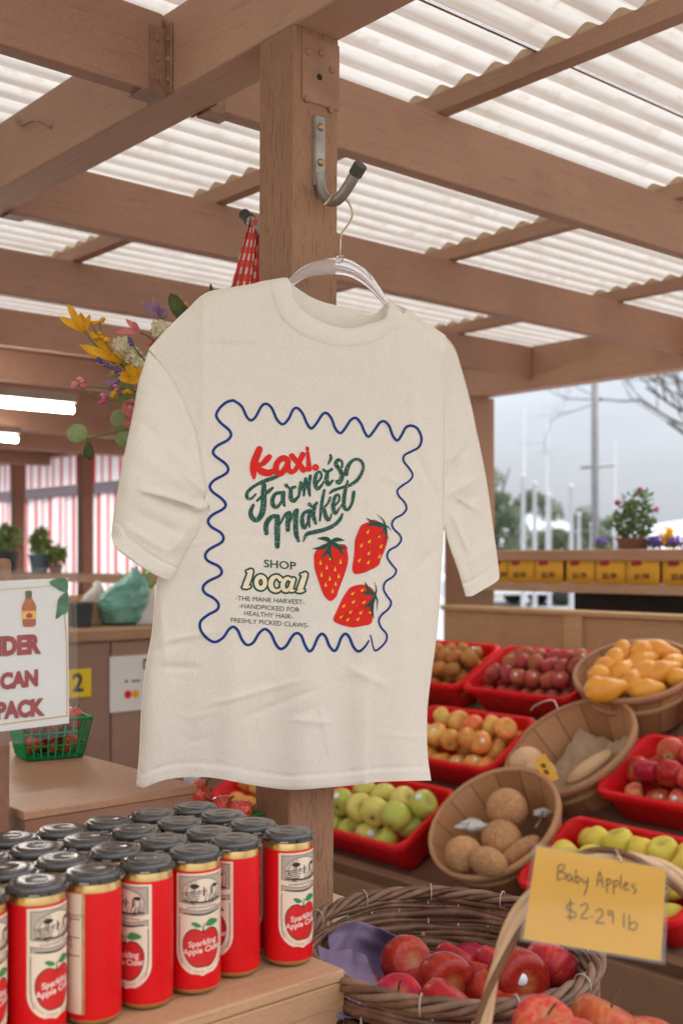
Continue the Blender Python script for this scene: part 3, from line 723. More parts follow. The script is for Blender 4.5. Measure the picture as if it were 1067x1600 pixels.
FM = [[(335,345,24),(270,375,32),(200,400,30),(140,430,24),(95,465,26),(76,498,28),(85,528,24),(115,525,20),(145,494,14)], [(207,425,36),(205,500,44),(203,580,46),(190,645,44),(155,690,38),(118,675,38),(106,630,34),(126,578,24)], [(155,545,18),(200,503,24),(240,475,30),(272,448,20)],
      [(355,485,30),(300,490,26),(272,530,32),(276,578,34),(305,592,28),(340,550,20),(358,495,24)], [(354,485,34),(350,540,34),(362,582,20)], [(375,428,30),(398,448,20),(440,442,26)], [(410,455,32),(410,520,36),(432,545,34),(460,520,20),(480,480,16)],
      [(486,408,24),(476,470,26),(468,522,18)], [(522,378,24),(512,440,26),(508,505,18)], [(558,358,26),(546,430,30),(553,506,20)], [(474,500,12),(500,430,14),(520,385,16)], [(512,480,12),(535,410,14),(556,365,16)],
      [(600,420,18),(640,365,20),(630,325,18),(602,348,28),(592,410,34),(612,455,28),(645,425,18),(658,398,12)], [(658,312,24),(682,327,18),(718,308,26)], [(688,325,28),(680,390,36),(697,420,32),(728,390,16)], [(710,200,20),(712,228,24),(692,268,12)],
      [(797,290,18),(797,250,18),(768,235,26),(750,268,30),(782,312,32),(797,360,36),(775,405,36),(755,398,20)], [(828,342,36),(836,300,34),(866,250,26),(910,230,22),(950,255,24),(955,310,24),(920,380,26),(860,425,26),(790,447,22),(730,468,24),(705,488,16)], [(840,395,16),(822,465,28),(812,540,30),(815,595,28),(842,612,24),(872,565,22),(885,490,28),(887,476,20)],
      [(225,790,34),(225,720,40),(265,667,34),(312,662,30)], [(308,675,42),(308,780,44),(308,890,38)], [(330,720,14),(368,650,22),(402,635,26)], [(398,640,38),(388,700,38),(388,765,34)], [(402,710,12),(438,630,22),(458,614,24)], [(456,618,32),(446,700,38),(450,790,38),(468,848,24)],
      [(550,620,26),(508,640,26),(495,700,34),(512,752,28),(540,700,18),(556,630,22)], [(554,620,28),(545,690,28),(552,742,16)], [(550,572,30),(575,592,16),(605,562,24)], [(592,580,30),(580,650,34),(598,715,24)],
      [(664,465,20),(645,560,26),(630,695,16)], [(708,522,20),(690,565,18),(655,602,14)], [(660,600,24),(678,670,34),(700,690,22),(718,645,12)], [(738,590,12),(776,540,18),(770,498,16),(742,520,26),(730,590,32),(746,640,28),(776,605,16),(805,565,12)],
      [(505,855,10),(530,800,28),(590,782,32),(660,765,32),(730,735,30),(780,690,28),(800,645,16)]]
b = MB()
for i, s_ in enumerate(FM): strokes(b, [s_], 370, 670, 4.85, 0.0006 + 0.00001*i)
shirt_part(b, 'green_script', M['ink_green'])
def ring(cx, cy, rx, ry, w, a0=0, a1=360, n=12): return [(cx + rx*math.cos(R(a0 + (a1-a0)*k/n)), cy + ry*math.sin(R(a0 + (a1-a0)*k/n)), w) for k in range(n+1)]
LOC = [[(172,176,32),(158,222,36),(140,268,36)], [(124,278,14),(150,278,18),(166,272,14)], [(150,176,14),(178,170,16)], ring(236,246,28,36,30), [(362,226,30),(340,208,24),(312,222,32),(300,256,34),(310,288,30),(338,300,24),(360,290,18)], [(432,232,22),(408,220,24),(384,240,30),(376,272,32),(392,298,26),(418,288,22),(436,256,22)], [(446,228,26),(432,270,30),(430,296,26),(452,298,12)], [(520,196,32),(504,245,36),(488,290,36)], [(470,304,14),(492,304,18),(512,298,14)], [(496,196,14),(520,192,16)]]
b = MB()
for i, s_ in enumerate(LOC): strokes(b, [s_], 350, 850, 4.104, 0.0006 + 0.00001*i, grow=21)
lo = shirt_part(b, 'outlined_lettering', M['ink_dark'])
b = MB()
for i, s_ in enumerate(LOC): strokes(b, [s_], 350, 850, 4.104, 0.0010 + 0.00001*i, grow=-3)
o = b.build('lettering_fill', M['ink_cream'], origin=TS.location); o.location = (0, 0, 0); o.parent = lo
def line_text(mb, body, x0, y0, x1, y1, h, bold=0.0, shear=0.0, lift=0.0007):
    vs, fs, wd = text2d(body, bold, shear); dx, dy = (x1-x0)/wd, (y1-y0)/wd; l = math.hypot(dx, dy)
    mb.add([SP(x0 + dx*X + (0.0)*Y, y0 + dy*X - h*Y, wfront(x0 + dx*X, y0 + dy*X - h*Y) + lift) for X, Y in vs], [f[::-1] for f in fs])
T2 = lambda x, y: (350 + x/4.104, 850 + y/4.104)
b = MB()
line_text(b, 'SHOP', *T2(257,148), *T2(462,165), 12.0, 0.012)
shirt_part(b, 'shop_lettering', M['ink_dark'], smooth=False); b = MB()
line_text(b, '-THE MANE HARVEST-', *T2(75,360), *T2(517,387), 7.2)
line_text(b, '-HANDPICKED FOR', *T2(97,410), *T2(485,437), 7.2)
line_text(b, 'HEALTHY HAIR-', *T2(131,457), *T2(442,481), 7.2)
line_text(b, 'FRESHLY PICKED CLAWS-', *T2(45,501), *T2(545,537), 7.2)
shirt_part(b, 'slogan_lettering', M['ink_dark'], smooth=False)
S1 = [(65,580),(66,530),(100,475),(150,435),(220,428),(300,430),(368,438),(385,490),(395,570),(385,640),(350,750),(300,880),(280,940),(222,980),(160,925),(110,790),(70,660)]
S2 = [(520,250),(580,222),(640,195),(720,235),(762,270),(772,330),(772,400),(740,500),(705,580),(690,632),(610,680),(530,712),(455,718),(432,660),(450,540),(458,400),(485,320)]
S3 = [(250,1165),(285,1070),(330,970),(375,895),(420,845),(520,820),(600,840),(645,885),(655,940),(640,1030),(630,1110),(615,1195),(520,1222),(430,1232),(330,1210)]
LF = [((225,410),[(50,478),(98,378),(130,570),(245,598),(350,548),(392,468),(362,397),(150,360)]), ((750,255),[(570,180),(560,262),(662,370),(675,148),(805,302),(788,385),(735,430)]), ((652,920),[(555,795),(520,908),(545,1050),(648,795),(665,1070),(640,1150)])]
SEEDS = [([(128,610),(188,655),(268,672),(320,600),(222,565),(137,725),(217,762),(303,738),(178,822),(273,812),(244,882)],(0,1)), ([(585,312),(695,350),(523,443),(600,403),(712,450),(595,518),(697,547),(503,587),(590,605)],(-.5,.85)), ([(440,905),(533,873),(355,1025),(448,985),(548,990),(420,1083),(518,1090),(610,1085),(330,1130),(393,1157),(490,1153)],(-.7,.6))]
for S_, (c, tips), (sd_, dr) in zip((S1, S2, S3), LF, SEEDS):
    b = MB(); cx = sum(p[0] for p in S_)/len(S_); cy = sum(p[1] for p in S_)/len(S_)
    fan(b, [(cx + (x-cx)*1.035, cy + (y-cy)*1.035) for x, y in S_], 480, 780, 6.156, 0.0005)
    b.mi = 1; fan(b, S_, 480, 780, 6.156, 0.0008)
    sp = shirt_part(b, 'printed_strawberry', [M['ink_pale'], M['ink_red']])
    b = MB()
    for i, t_ in enumerate(tips):
        L_ = math.hypot(t_[0]-c[0], t_[1]-c[1]); ux, uy = (t_[0]-c[0])/L_, (t_[1]-c[1])/L_; bend = 0.12*L_*(1 if (i % 2) else -1)
        wd = 40 if L_ > 120 else 26
        if c[0] > 640 and t_[0] > 640: wd = 12
        strokes(b, [[(c[0], c[1], 22), (c[0]+ux*L_*.45 - uy*bend, c[1]+uy*L_*.45 + ux*bend, wd), (t_[0], t_[1], 3)]], 480, 780, 6.156, 0.0011 + 0.00003*i)
    o = b.build('printed_leaf', M['ink_dark'], origin=TS.location); o.location = (0,0,0); o.parent = sp
    b = MB()
    for x, y in sd_: strokes(b, [[(x - dr[0]*22, y - dr[1]*22, 4), (x, y, 16), (x + dr[0]*10, y + dr[1]*10, 24)]], 480, 780, 6.156, 0.00105)
    o = b.build('printed_seed', M['ink_gold'], origin=TS.location); o.location = (0,0,0); o.parent = sp
# ------------------------------------------------------------------ hook and clear hanger
HP = PXV(497, 240, 1.362); HPr = empty('wall_hook', HP); tag(HPr, 'grey steel J hook with rubber tip screwed to the post, holding the hanger', 'hook')
nb = Vector((-BX[0], -BX[1], 0)); ua = Vector((AX[0], AX[1], 0))
def hp(t, y, du=0.0):
    base = HP + nb*t + ua*du; d = base.y
    return Vector((base.x, base.y, CZ - (y-HY)/FL*d)) - HP
b = MB(); M3 = None
zt, zb = hp(0, 184).z, hp(0, 292).z
vs = []
for z in [zb + (zt-zb)*k/6 for k in range(7)]:
    vs.append([Vector((0,0,z)) + ua*(-0.011) + nb*0.0005, Vector((0,0,z)) + ua*(-0.009) + nb*0.006, Vector((0,0,z)) + ua*0.009 + nb*0.006, Vector((0,0,z)) + ua*0.011 + nb*0.0005])
b.grid([r for r in vs]); b.poly(vs[-1])
pts = [hp(0.0035, 272), hp(0.005, 287), hp(0.011, 302), hp(0.024, 312.5), hp(0.040, 313.5), hp(0.056, 305), hp(0.073, 288), hp(0.088, 270), hp(0.094, 263)]
b.tube(catmull(pts, 5), 0.0088, 12)
b.build('hook_bar', M['steel'], HPr, sharp=40)
b = MB(); b.tube([hp(0.0855, 272.8), hp(0.0985, 257.5)], 0.0105, 14); b.build('rubber_tip', M['rubber'], HPr, sharp=40)
for y in (199, 254):
    b = MB(); b.ball(hp(0.006, y), 0.0062, 12, 6, (1, 1, 1)); b.build('screw', M['screw'], HPr)
    
t = NT('clear_plastic'); t.set(Base_Color=(0.93, 0.93, 0.95), Roughness=0.12); t.b.inputs['Transmission Weight'].default_value = 0.88; t.b.inputs['IOR'].default_value = 1.33; M['clear'] = t.m
HG = empty('clothes_hanger', SP(531, 402, 0)); tag(HG, 'clear plastic hanger with brass wire hook carrying the T-shirt', 'hanger')
b = MB(); arm = [(345,492,8),(400,472,9),(438,452,10),(455,441,13),(475,426,19),(500,418,25),(531,416.5,28),(553,423,25),(573,437,20),(590,456,14),(606,475,11),(640,500,9),(672,528,8)]
cm = catmull(arm, 6); rows = []
for i, (x, y, wd) in enumerate(cm):
    a = cm[max(0, i-1)]; c = cm[min(len(cm)-1, i+1)]; l = math.hypot(c[0]-a[0], c[1]-a[1]); nx, ny = -(c[1]-a[1])/l, (c[0]-a[0])/l
    row = []
    for k in range(12):
        an = 2*math.pi*k/12; ca, sa = math.cos(an), math.sin(an)
        row.append(SP(x + nx*wd/2*ca, y + ny*wd/2*ca, 0.0045*sa*(1 - 0.35*ca*ca)) - HG.location)
    rows.append(row)
b.grid(rows, closed=True)
b.tube([SP(531, 408) - HG.location, SP(531, 399) - HG.location], 0.0055, 12)
b.build('hanger_arm', M['clear'], HG)
b = MB(); wpx = [(531,403),(531.5,385),(533,367),(541,355),(548,345),(550.5,332),(545,317),(538,308.5),(530,303.5),(520,304.5),(513,313),(506,320)]
b.tube([SP(x, y, 0.004 if 2 < i < 9 else 0.0) - HG.location for i, (x, y) in enumerate(catmull(wpx, 5))], 0.0016, 8)
b.build('wire_hook', M['brass'], HG)
# ------------------------------------------------------------------ second hook with the gingham bag
t = NT('red_gingham'); v = t.coord(); sx = t.n('ShaderNodeUVMap')
sep = t.n('ShaderNodeSeparateXYZ'); t.l(sx.outputs[0], sep.inputs[0])
fx = t.math('FRACT', t.math('MULTIPLY', sep.outputs[0], 3.0)); fy = t.math('FRACT', t.math('MULTIPLY', sep.outputs[1], 1.0))
wh = t.math('MULTIPLY', t.math('GREATER_THAN', fx, 0.62), t.math('GREATER_THAN', fy, 0.52))
rd = t.mix(t.math('MULTIPLY', t.math('GREATER_THAN', fx, 0.62), 0.25), (0.62, 0.045, 0.03), (0.75, 0.35, 0.28))
t.set(Base_Color=t.mix(wh, rd, (0.72, 0.66, 0.58)), Roughness=0.85, Normal=t.bump(t.noise(v, 700, 2), 0.3, 0.0006)); M['gingham'] = t.m
GB = empty('gingham_apron', PX(395, 345, 1.93)); tag(GB, 'red and white checked cloth hanging from a hook behind the post', 'apron')
def strip(L_, R_, d0, name, mat, uvs):
    n = 40; m = 8; rows = []; me_uv = []
    for i in range(n + 1):
        t_ = i/n; l = Vector((*L_[0], 0)).lerp(Vector((*L_[1], 0)), t_); r = Vector((*R_[0], 0)).lerp(Vector((*R_[1], 0)), t_)
        rows.append([PX(l.x + (r.x-l.x)*k/m, l.y + (r.y-l.y)*k/m, d0 + 0.006*math.sin(k/m*6.0) + 0.004*math.sin(t_*9+k)) for k in range(m+1)])
    b = MB(); b.grid(rows); o = b.build(name, mat, origin=GB.location); o.location = (0,0,0); o.parent = GB
    uv = o.data.uv_layers.new(name='UVMap')
    for p in o.data.polygons:
        for li in p.loop_indices:
            vi = o.data.loops[li].vertex_index; i, k = divmod(vi, m+1); uv.data[li].uv = (k/m*uvs[0] + uvs[1], i/n*uvs[2])
strip([(391,341),(318,600)], [(404,343),(372,600)], 1.945, 'front_strap', M['gingham'], (1.0, 0.28, 12.0))
strip([(402,352),(372,600)], [(409,352),(430,600)], 1.955, 'back_strap', M['gingham'], (0.7, 0.1, 12.0))
b = MB(); hk = empty('wall_hook', PX(410, 365, 1.935)); tag(hk, 'hook with dark tip behind the post, carrying the checked cloth', 'hook')
q = [PX(428, 330, 1.86), PX(426, 352, 1.88), PX(414, 362, 1.93), PX(400, 353, 1.95), PX(388, 341, 1.965)]
b.tube([p - hk.location for p in catmull(q, 5)], 0.0085, 12); b.build('hook_bar', M['steel'], hk, sharp=40)
b = MB(); b.tube([PX(391, 344, 1.962) - hk.location, PX(381.5, 335, 1.975) - hk.location], 0.0105, 14); b.build('rubber_tip', M['rubber'], hk, sharp=40)
# ------------------------------------------------------------------ artificial flowers behind the shirt
def petalmat(name, a, b_, tr=0.25):
    t = NT(name); v = t.coord((1,1,1), rand=True)
    c = t.ramp(t.noise(v, 45, 4), [(0.3, a), (0.7, b_)])
    t.set(Base_Color=c, Roughness=0.75, Normal=t.bump(t.noise(v, 300, 3), 0.3, 0.0008))
    tr_ = t.n('ShaderNodeBsdfTranslucent'); t.l(c, tr_.inputs['Color']); ms = t.n('ShaderNodeMixShader'); ms.inputs[0].default_value = tr
    t.l(t.b.outputs[0], ms.inputs[1]); t.l(tr_.outputs[0], ms.inputs[2]); t.l(ms.outputs[0], t.out.inputs['Surface']); return t.m
M['yel'] = petalmat('yellow_petal', (0.75, 0.34, 0.008), (0.90, 0.54, 0.02)); M['pur'] = petalmat('mauve_petal', (0.30, 0.15, 0.27), (0.46, 0.28, 0.42))
M['pnk'] = petalmat('pink_petal', (0.72, 0.18, 0.18), (0.84, 0.34, 0.33)); M['crm'] = petalmat('cream_petal', (0.74, 0.66, 0.40), (0.86, 0.80, 0.58))
M['lav'] = petalmat('lavender_bud', (0.12, 0.07, 0.24), (0.22, 0.14, 0.38)); M['bpk'] = petalmat('pink_bud', (0.65, 0.08, 0.20), (0.80, 0.42, 0.44))
M['euc'] = petalmat('eucalyptus_leaf', (0.23, 0.28, 0.10), (0.35, 0.41, 0.18)); M['dleaf'] = petalmat('dark_leaf', (0.05, 0.08, 0.02), (0.12, 0.15, 0.05)); M['stem'] = petalmat('green_stem', (0.10, 0.14, 0.03), (0.16, 0.20, 0.06), 0.05)
BQ = empty('flower_bouquet', PX(300, 640, 1.98)); tag(BQ, 'artificial flower bouquet with yellow, pink and mauve blooms beside the T-shirt', 'flowers')
rnd = random.Random(5)
def petal(mb, p0, p1, wd, cup=0.25, bend=0.15, up=Vector((0, -1, 0)), n=7):
    d = p1 - p0; L_ = d.length; d = d.normalized(); s_ = d.cross(up).normalized(); nrm = s_.cross(d)
    rows = []
    for i in range(n + 1):
        t_ = i/n; w = wd*(math.sin(math.pi*min(1, 0.08 + t_*0.92))**0.75)*(0.55 + 0.55*t_) if i < n else 0.0006
        c = p0 + d*L_*t_ + nrm*(L_*bend*math.sin(math.pi*t_))
        rows.append([c - s_*w/2 + nrm*w*cup, c - s_*w/4 + nrm*w*cup*.25, c, c + s_*w/4 + nrm*w*cup*.25, c + s_*w/2 + nrm*w*cup])
    mb.grid(rows)
def bq(mb, name, mat):
    o = mb.build(name, M[mat], origin=BQ.location, solid=0.0004); o.location = (0,0,0); o.parent = BQ; return o
def PB(x, y, d): return PX(x, y, d)
def lily(base, tips, mat, d, stem, wd=0.013):
    b = MB(); p0 = PB(*base, d)
    for i, tp in enumerate(tips):
        dd = d + (rnd.random() - 0.6)*0.03
        petal(b, p0, PB(*tp, dd), wd*(0.85 + 0.3*rnd.random()), 0.2, 0.10*rnd.uniform(-1, 1))
    bq(b, 'lily_flower', mat)
    b = MB(); b.tube(catmull([PB(x, y, d + 0.01*k) for k, (x, y) in enumerate([base] + stem)], 4), 0.0013, 6); o = bq(b, 'flower_stem', 'stem')
lily((133,519), [(93,495),(106.5,475),(120,492),(126,488),(141,491.5),(137,497)], 'yel', 1.86, [(150,540),(175,565),(230,610),(300,650)], 0.013)
lily((190,567), [(125,539),(138,516),(157,529),(146,556),(168,541),(150,566),(178,549),(132,546)], 'yel', 1.88, [(215,585),(250,620),(300,650)], 0.015)
lily((222,592), [(187,583),(201,598),(196,573),(222,572),(212,602),(185,590),(205,580)], 'yel', 1.84, [(250,610),(300,650)], 0.018)
lily((198,580), [(172,580),(190,560),(205,570)], 'yel', 1.90, [(250,610),(300,650)], 0.014)
lily((252,497), [(220.5,471.5),(238.5,464.5),(261,480.5),(262,492),(247,474)], 'pur', 1.90, [(262,511),(290,560),(300,650)], 0.012)
lily((219,520), [(182,519),(197,498.5),(208,502),(190,515)], 'pnk', 1.89, [(234,527),(265,560),(300,650)], 0.011)
lily((189,591), [(162,601),(165,620),(172,612)], 'pur', 1.88, [(215,600),(300,650)], 0.011)
lily((238,530), [(230,536),(236,545),(246,520)], 'pnk', 1.91, [(265,560),(300,650)], 0.010)
# yellow and pink berries on wiry sprigs
def sprig(pts, d, buds, mat, r=0.0042, mats='stem'):
    b = MB(); b.tube(catmull([PB(x, y, d) for x, y in pts], 5), 0.0010, 6); s_ = bq(b, 'sprig_stem', mats)
    for (x, y) in buds:
        b = MB(); p = PB(x, y, d - 0.003); b.ball(p, r*rnd.uniform(.8, 1.2), 10, 7, (1.15, 1, 0.85)); bq(b, 'flower_bud', mat)
sprig([(156,505),(160,522),(169,541),(185,560),(215,590),(300,650)], 1.87, [(146,505),(152,504),(161,499),(159,502),(151,527),(157,521),(160,527),(167,531)], 'yel')
sprig([(147,512),(152,524),(165,545),(200,580)], 1.885, [], 'yel')
sprig([(119,597),(130,608),(145,617),(164,622),(190,627),(212,632)], 1.85, [(116.5,604),(117,600),(125,592),(129,596),(131,603),(161,617),(163,621),(162,627),(158,629)], 'bpk')
sprig([(133,603),(150,605),(166,606),(190,607),(215,612)], 1.87, [(181,603),(184,610)], 'bpk')
sprig([(213,585),(195,600),(182,612),(177,617)], 1.86, [(178,615),(176,619),(196,613),(200,611),(204,613)], 'yel', 0.004)
sprig([(295,500),(285,485),(278,476)], 1.90, [(268,476),(272,477),(288,475),(291,478),(283,479)], 'yel', 0.0042)
sprig([(290,490),(282,472)], 1.91, [(273,468),(280,467),(278,472)], 'bpk', 0.0045)
b = MB()
for k in range(26):   # lavender spikes
    t_ = k/25; a = rnd.uniform(0, 6.28); b.ball(PB(154 + 38*t_ + 2.6*math.cos(a), 562 + 23*t_ + 2.6*math.sin(a), 1.86 + 0.003*math.sin(a)), 0.0026, 6, 4, (1.3, 1, 1))
bq(b, 'lavender_sprig', 'lav'); b = MB()
for k in range(9):
    a = rnd.uniform(0, 6.28); b.ball(PB(202.5 + 4*k/8 + 1.6*math.cos(a), 529.5 + 9*k/8 + 1.6*math.sin(a), 1.86), 0.0026, 6, 4)
bq(b, 'lavender_sprig', 'lav'); b = MB(); b.tube([PB(206, 537, 1.862), PB(217, 552, 1.87), PB(260, 600, 1.93)], 0.0014, 6); b.tube([PB(190, 584, 1.862), PB(240, 612, 1.9), PB(300, 650, 1.95)], 0.001, 6); bq(b, 'flower_stem', 'stem')
b = MB()
for cx, cy, rr, n_ in ((192, 544, 19, 46), (219, 566, 15, 34), (250, 515, 14, 30), (207, 556, 13, 24)):   # cream clusters of tiny florets
    for k in range(n_):
        a = rnd.uniform(0, 6.28); q = rr*math.sqrt(rnd.random()); p = PB(cx + q*math.cos(a), cy + q*math.sin(a)*0.9, 1.885 - 0.02*(1 - q/rr) + rnd.uniform(-.004, .004))
        a0 = rnd.uniform(0, 6.28); rot = Vector((rnd.uniform(-.5, .5), -1, rnd.uniform(-.5, .5))).normalized()
        for m in range(4):
            th = a0 + m*1.57; e1 = rot.orthogonal().normalized(); e2 = rot.cross(e1)
            petal(b, p, p + (e1*math.cos(th) + e2*math.sin(th))*0.0052 + rot*0.001, 0.0048, 0.2, 0.1, -rot, 3)
bq(b, 'cream_blossom', 'crm')
for cx, cy, rr in ((205, 638, 17), (203, 661, 10), (225, 655, 14)):     # pink roses
    b = MB(); c = PB(cx, cy, 1.855)
    for ringk, (n_, rad) in enumerate(((3, .35), (5, .6), (6, .9))):
        for m in range(n_):
            th = m*6.283/n_ + ringk*0.7; q = rr/FL*1.86*rad
            e = Vector((math.cos(th), 0, math.sin(th))); p0 = c + e*q*.35 + Vector((0, 0.006, 0)); p1 = c + e*q + Vector((0, -0.006*(1.1 - rad), 0))
            petal(b, p0, p1, q*1.5 + 0.006, 0.3, 0.25, Vector((0, -1, 0)), 5)
    b.ball(c + Vector((0, -0.002, 0)), rr/FL*1.86*0.3, 8, 6); bq(b, 'rose_flower', 'pnk')
def rleaf(cx, cy, rx, ry, d, mat, tilt=0.2, point=False):
    b = MB(); rows = []; c = PB(cx, cy, d); sx = rx/FL*d; sy = ry/FL*d
    for i in range(7):
        q = i/6; rows.append([c + Vector((sx*q*math.cos(a), tilt*sx*q*math.cos(a) + 0.004*q*q, sy*q*math.sin(a)*(1 if not point else (1 - .25*abs(math.cos(a)))))) for a in [2*math.pi*k/22 for k in range(22)]])
    b.grid(rows, closed=True); bq(b, 'round_leaf', mat)
rleaf(189, 655, 16, 17, 1.87, 'euc', 0.3); rleaf(120.5, 677, 18, 15.5, 1.85, 'euc', -0.2); rleaf(196, 686, 16, 14.5, 1.86, 'euc', 0.2); rleaf(199, 621, 16, 13, 1.90, 'euc', 0.4); rleaf(190, 602, 18, 12, 1.92, 'euc', 0.4)
rleaf(182, 590, 14, 8, 1.93, 'euc', 0.5); rleaf(240, 640, 30, 24, 1.95, 'dleaf', 0.3)
b = MB(); petal(b, PB(139, 690, 1.85), PB(141, 719, 1.86), 0.021, 0.15, 0.1); bq(b, 'leaf', 'dleaf')
for a_, c_, w_ in (((296, 512, 1.90), (266, 458, 1.90), .030), ((290, 500, 1.895), (292, 478, 1.89), .018), ((334, 470, 1.92), (329, 443, 1.92), .008)): b = MB(); petal(b, PB(*a_), PB(*c_), w_, 0.25, 0.12); bq(b, 'leaf', 'dleaf')
b = MB(); b.tube([PB(x, y, 1.856) for x, y in catmull([(136,687),(160,679),(185,672),(205,668),(300,650)], 4)], 0.0012, 6); b.tube([PB(139, 684, 1.85), PB(140, 692, 1.85)], 0.0012, 6)
b.tube([PB(300, 650, 1.98), PB(350, 690, 1.95), PB(398, 720, 1.90)], 0.006, 8); bq(b, 'flower_stem', 'stem')

# ------------------------------------------------------------------ cider cans on their crate
ZC = -0.4792; SPC = 0.0635; U0, V0 = 0.529, 1.0774; CR = 0.0293; CHh = 0.1495
def canmat():
    t = NT('red_can_sleeve'); v = t.coord()
    t.set(Base_Color=t.ramp(t.noise(v, 30, 4), [(0.3, (0.60, 0.005, 0.008)), (0.7, (0.67, 0.008, 0.011))]), Roughness=0.42, Specular_IOR_Level=0.22, Normal=t.bump(t.noise(v, 60, 3), 0.05, 0.001)); return t.m
M['can'] = canmat(); M['gold'] = plain('gold_can_metal', (0.62, 0.42, 0.17), 0.28, 0.15, 50, Metallic=0.85)
def capmat():
    t = NT('black_can_carrier'); v = t.coord(rand=True)
    c = t.ramp(t.noise(v, 35, 5, .7), [(0.35, (0.026, 0.023, 0.021)), (0.75, (0.062, 0.053, 0.046))])
    t.set(Base_Color=c, Roughness=t.mr(t.noise(v, 24, 5), .3, .7, .10, .30), Normal=t.bump(t.noise(v, 40, 3), .2, .0015)); t.b.inputs['Specular IOR Level'].default_value = 0.75; return t.m
M['cap'] = capmat(); M['lab_cream'] = plain('cream_label', (0.74, 0.60, 0.46), 0.5, 0.04, 20); M['lab_grey'] = plain('grey_label', (0.44, 0.36, 0.29), 0.45, 0.06, 20)
M['lab_ink'] = plain('label_ink', (0.03, 0.026, 0.024), 0.5); M['lab_red'] = plain('label_red', (0.56, 0.02, 0.02), 0.4, 0.06, 20); M['lab_green'] = plain('label_green', (0.04, 0.23, 0.06), 0.45); M['lab_pale'] = plain('label_pale', (0.74, 0.52, 0.46), 0.5)
M['paintclip'] = plain('grey_clip', (0.34, 0.32, 0.29), 0.4)
def make_can(kind, cut=None):
    r = empty('cider_can', (0, 0, 0))
    b = MB(); b.lathe([(0.0, 0.004), (0.018, 0.0035), (0.021, 0.0), (0.024, 0.001), (0.0272, 0.0032), (CR - 0.0004, 0.0068), (CR - 0.0005, 0.0080), (CR - 0.0006, 0.07), (CR - 0.0004, CHh - 0.0130), (CR - 0.0008, CHh - 0.010), (0.0272, CHh - 0.004), (0.0262, CHh), (0.0255, CHh + 0.002), (0.0, CHh + 0.002)], 40); b.build('can_body', M['gold'], r)
    b = MB(); b.lathe([(CR - 0.0003, 0.0074), (CR, 0.0088), (CR, CHh - 0.0150), (CR - 0.0003, CHh - 0.0128)], 48); sl_ = b.build('sleeve', M['can'], r)
    b = MB(); z = CHh - 0.0045   # carrier: octagonal skirt, raised flat lid with embossed ring
    oc = lambda a, k: 1 + 0.035*math.cos(8*a)
    b.lathe([(0.0272, z), (0.0295, z), (0.0298, z + 0.0045), (0.0292, z + 0.0052), (0.0284, z + 0.0054), (0.0279, z + 0.0078), (0.0270, z + 0.0088), (0.0235, z + 0.0090), (0.0226, z + 0.0104), (0.0212, z + 0.0108), (0.012, z + 0.0103), (0.0112, z + 0.0108), (0.0100, z + 0.0103), (0.0, z + 0.0104)], 48, wob=lambda a, k: 1 + (0.016*math.cos(8*a) if k < 0.30 else 0.0))
    for k in range(4):
        Mz = Matrix.Rotation(R(45 + 90*k), 4, 'Z'); b.box(0.0275, -0.006, z + 0.0005, 0.0306, 0.006, z + 0.0042, Mz)
        Mz = Matrix.Rotation(R(90*k), 4, 'Z'); b.box(0.027, -0.009, z + 0.001, 0.0318, 0.009, z + 0.0042, Mz)
    lid = b.build('carrier_lid', M['cap'], r, sharp=35)
    for k in range(4):
        b = MB(); Mz = Matrix.Rotation(R(45 + 90*k), 4, 'Z'); b.box(0.0304, -0.0048, z + 0.0012, 0.0308, 0.0048, z + 0.0028, Mz)
        b.build('lid_clip', M['paintclip'], lid, smooth=False)
    # label wrapped round the can; x = arc length, z = height
    def C(x, zz, lift=0.00022): a = x/CR; return Vector(((CR + lift)*math.cos(a), (CR + lift)*math.sin(a), zz))
    def cp(mb, pts, lift): # convex-ish polygon as a fan of strips round its centre
        cx = sum(p[0] for p in pts)/len(pts); cz = sum(p[1] for p in pts)/len(pts)
        rows = [[C(cx + (p[0]-cx)*t_, cz + (p[1]-cz)*t_, lift) for p in pts] for t_ in (0.01, .34, .67, 1)]
        mb.grid(rows, closed=True)
    def cs(mb, lst, lift):
        for s_ in lst:
            rows = stroke(s_, 5); mb.grid([[C(a[0], a[1], lift), C((a[0]+q[0])/2, (a[1]+q[1])/2, lift), C(q[0], q[1], lift)] for a, q in rows])
    def ct(mb, body, x0, z0, h, lift, bold=0.02, ang=0.0, center=True):
        vs, fs, wd = text2d(body, bold); x0 = x0 - (wd*h/2 if center else 0)
        mb.add([C(x0 + X*h, z0 + Y*h + math.tan(ang)*X*h, lift) for X, Y in vs], fs)
    zt = CHh - 0.0152; hw = 0.0300; ZA = 0.0505
    if kind == 'front':
        arc = [(-hw*math.cos(R(180*k/14)), ZA - hw*0.95*math.sin(R(180*k/14))) for k in range(15)]
        out = [(-hw + 2*hw*k/12, zt) for k in range(13)][::-1] + [(-hw, zt + (ZA-zt)*k/8) for k in range(1, 8)] + arc + [(hw, ZA + (zt-ZA)*k/8) for k in range(1, 8)]
        b = MB(); b.mi = 0
        rows = []
        for k in range(41):       # cream field with round foot
            zz = ZA - hw*0.95 + (zt - ZA + hw*0.95)*k/40; w_ = hw if zz >= ZA else hw*math.sqrt(max(0, 1 - ((ZA-zz)/(hw*0.95))**2))
            rows.append([C(-w_ + 2*w_*q/14, zz, 0.00022) for q in range(15)])
        b.grid(rows)
        b.mi = 1; z1, z0 = zt - 0.003, zt - 0.044
        b.grid([[C(-0.026 + 0.052*q/12, z0 + (z1-z0)*k/4, 0.00032) for q in range(13)] for k in range(5)])
        b.mi = 2
        fr = [(-0.026, z0), (-0.026, z1), (0.026, z1), (0.026, z0)]
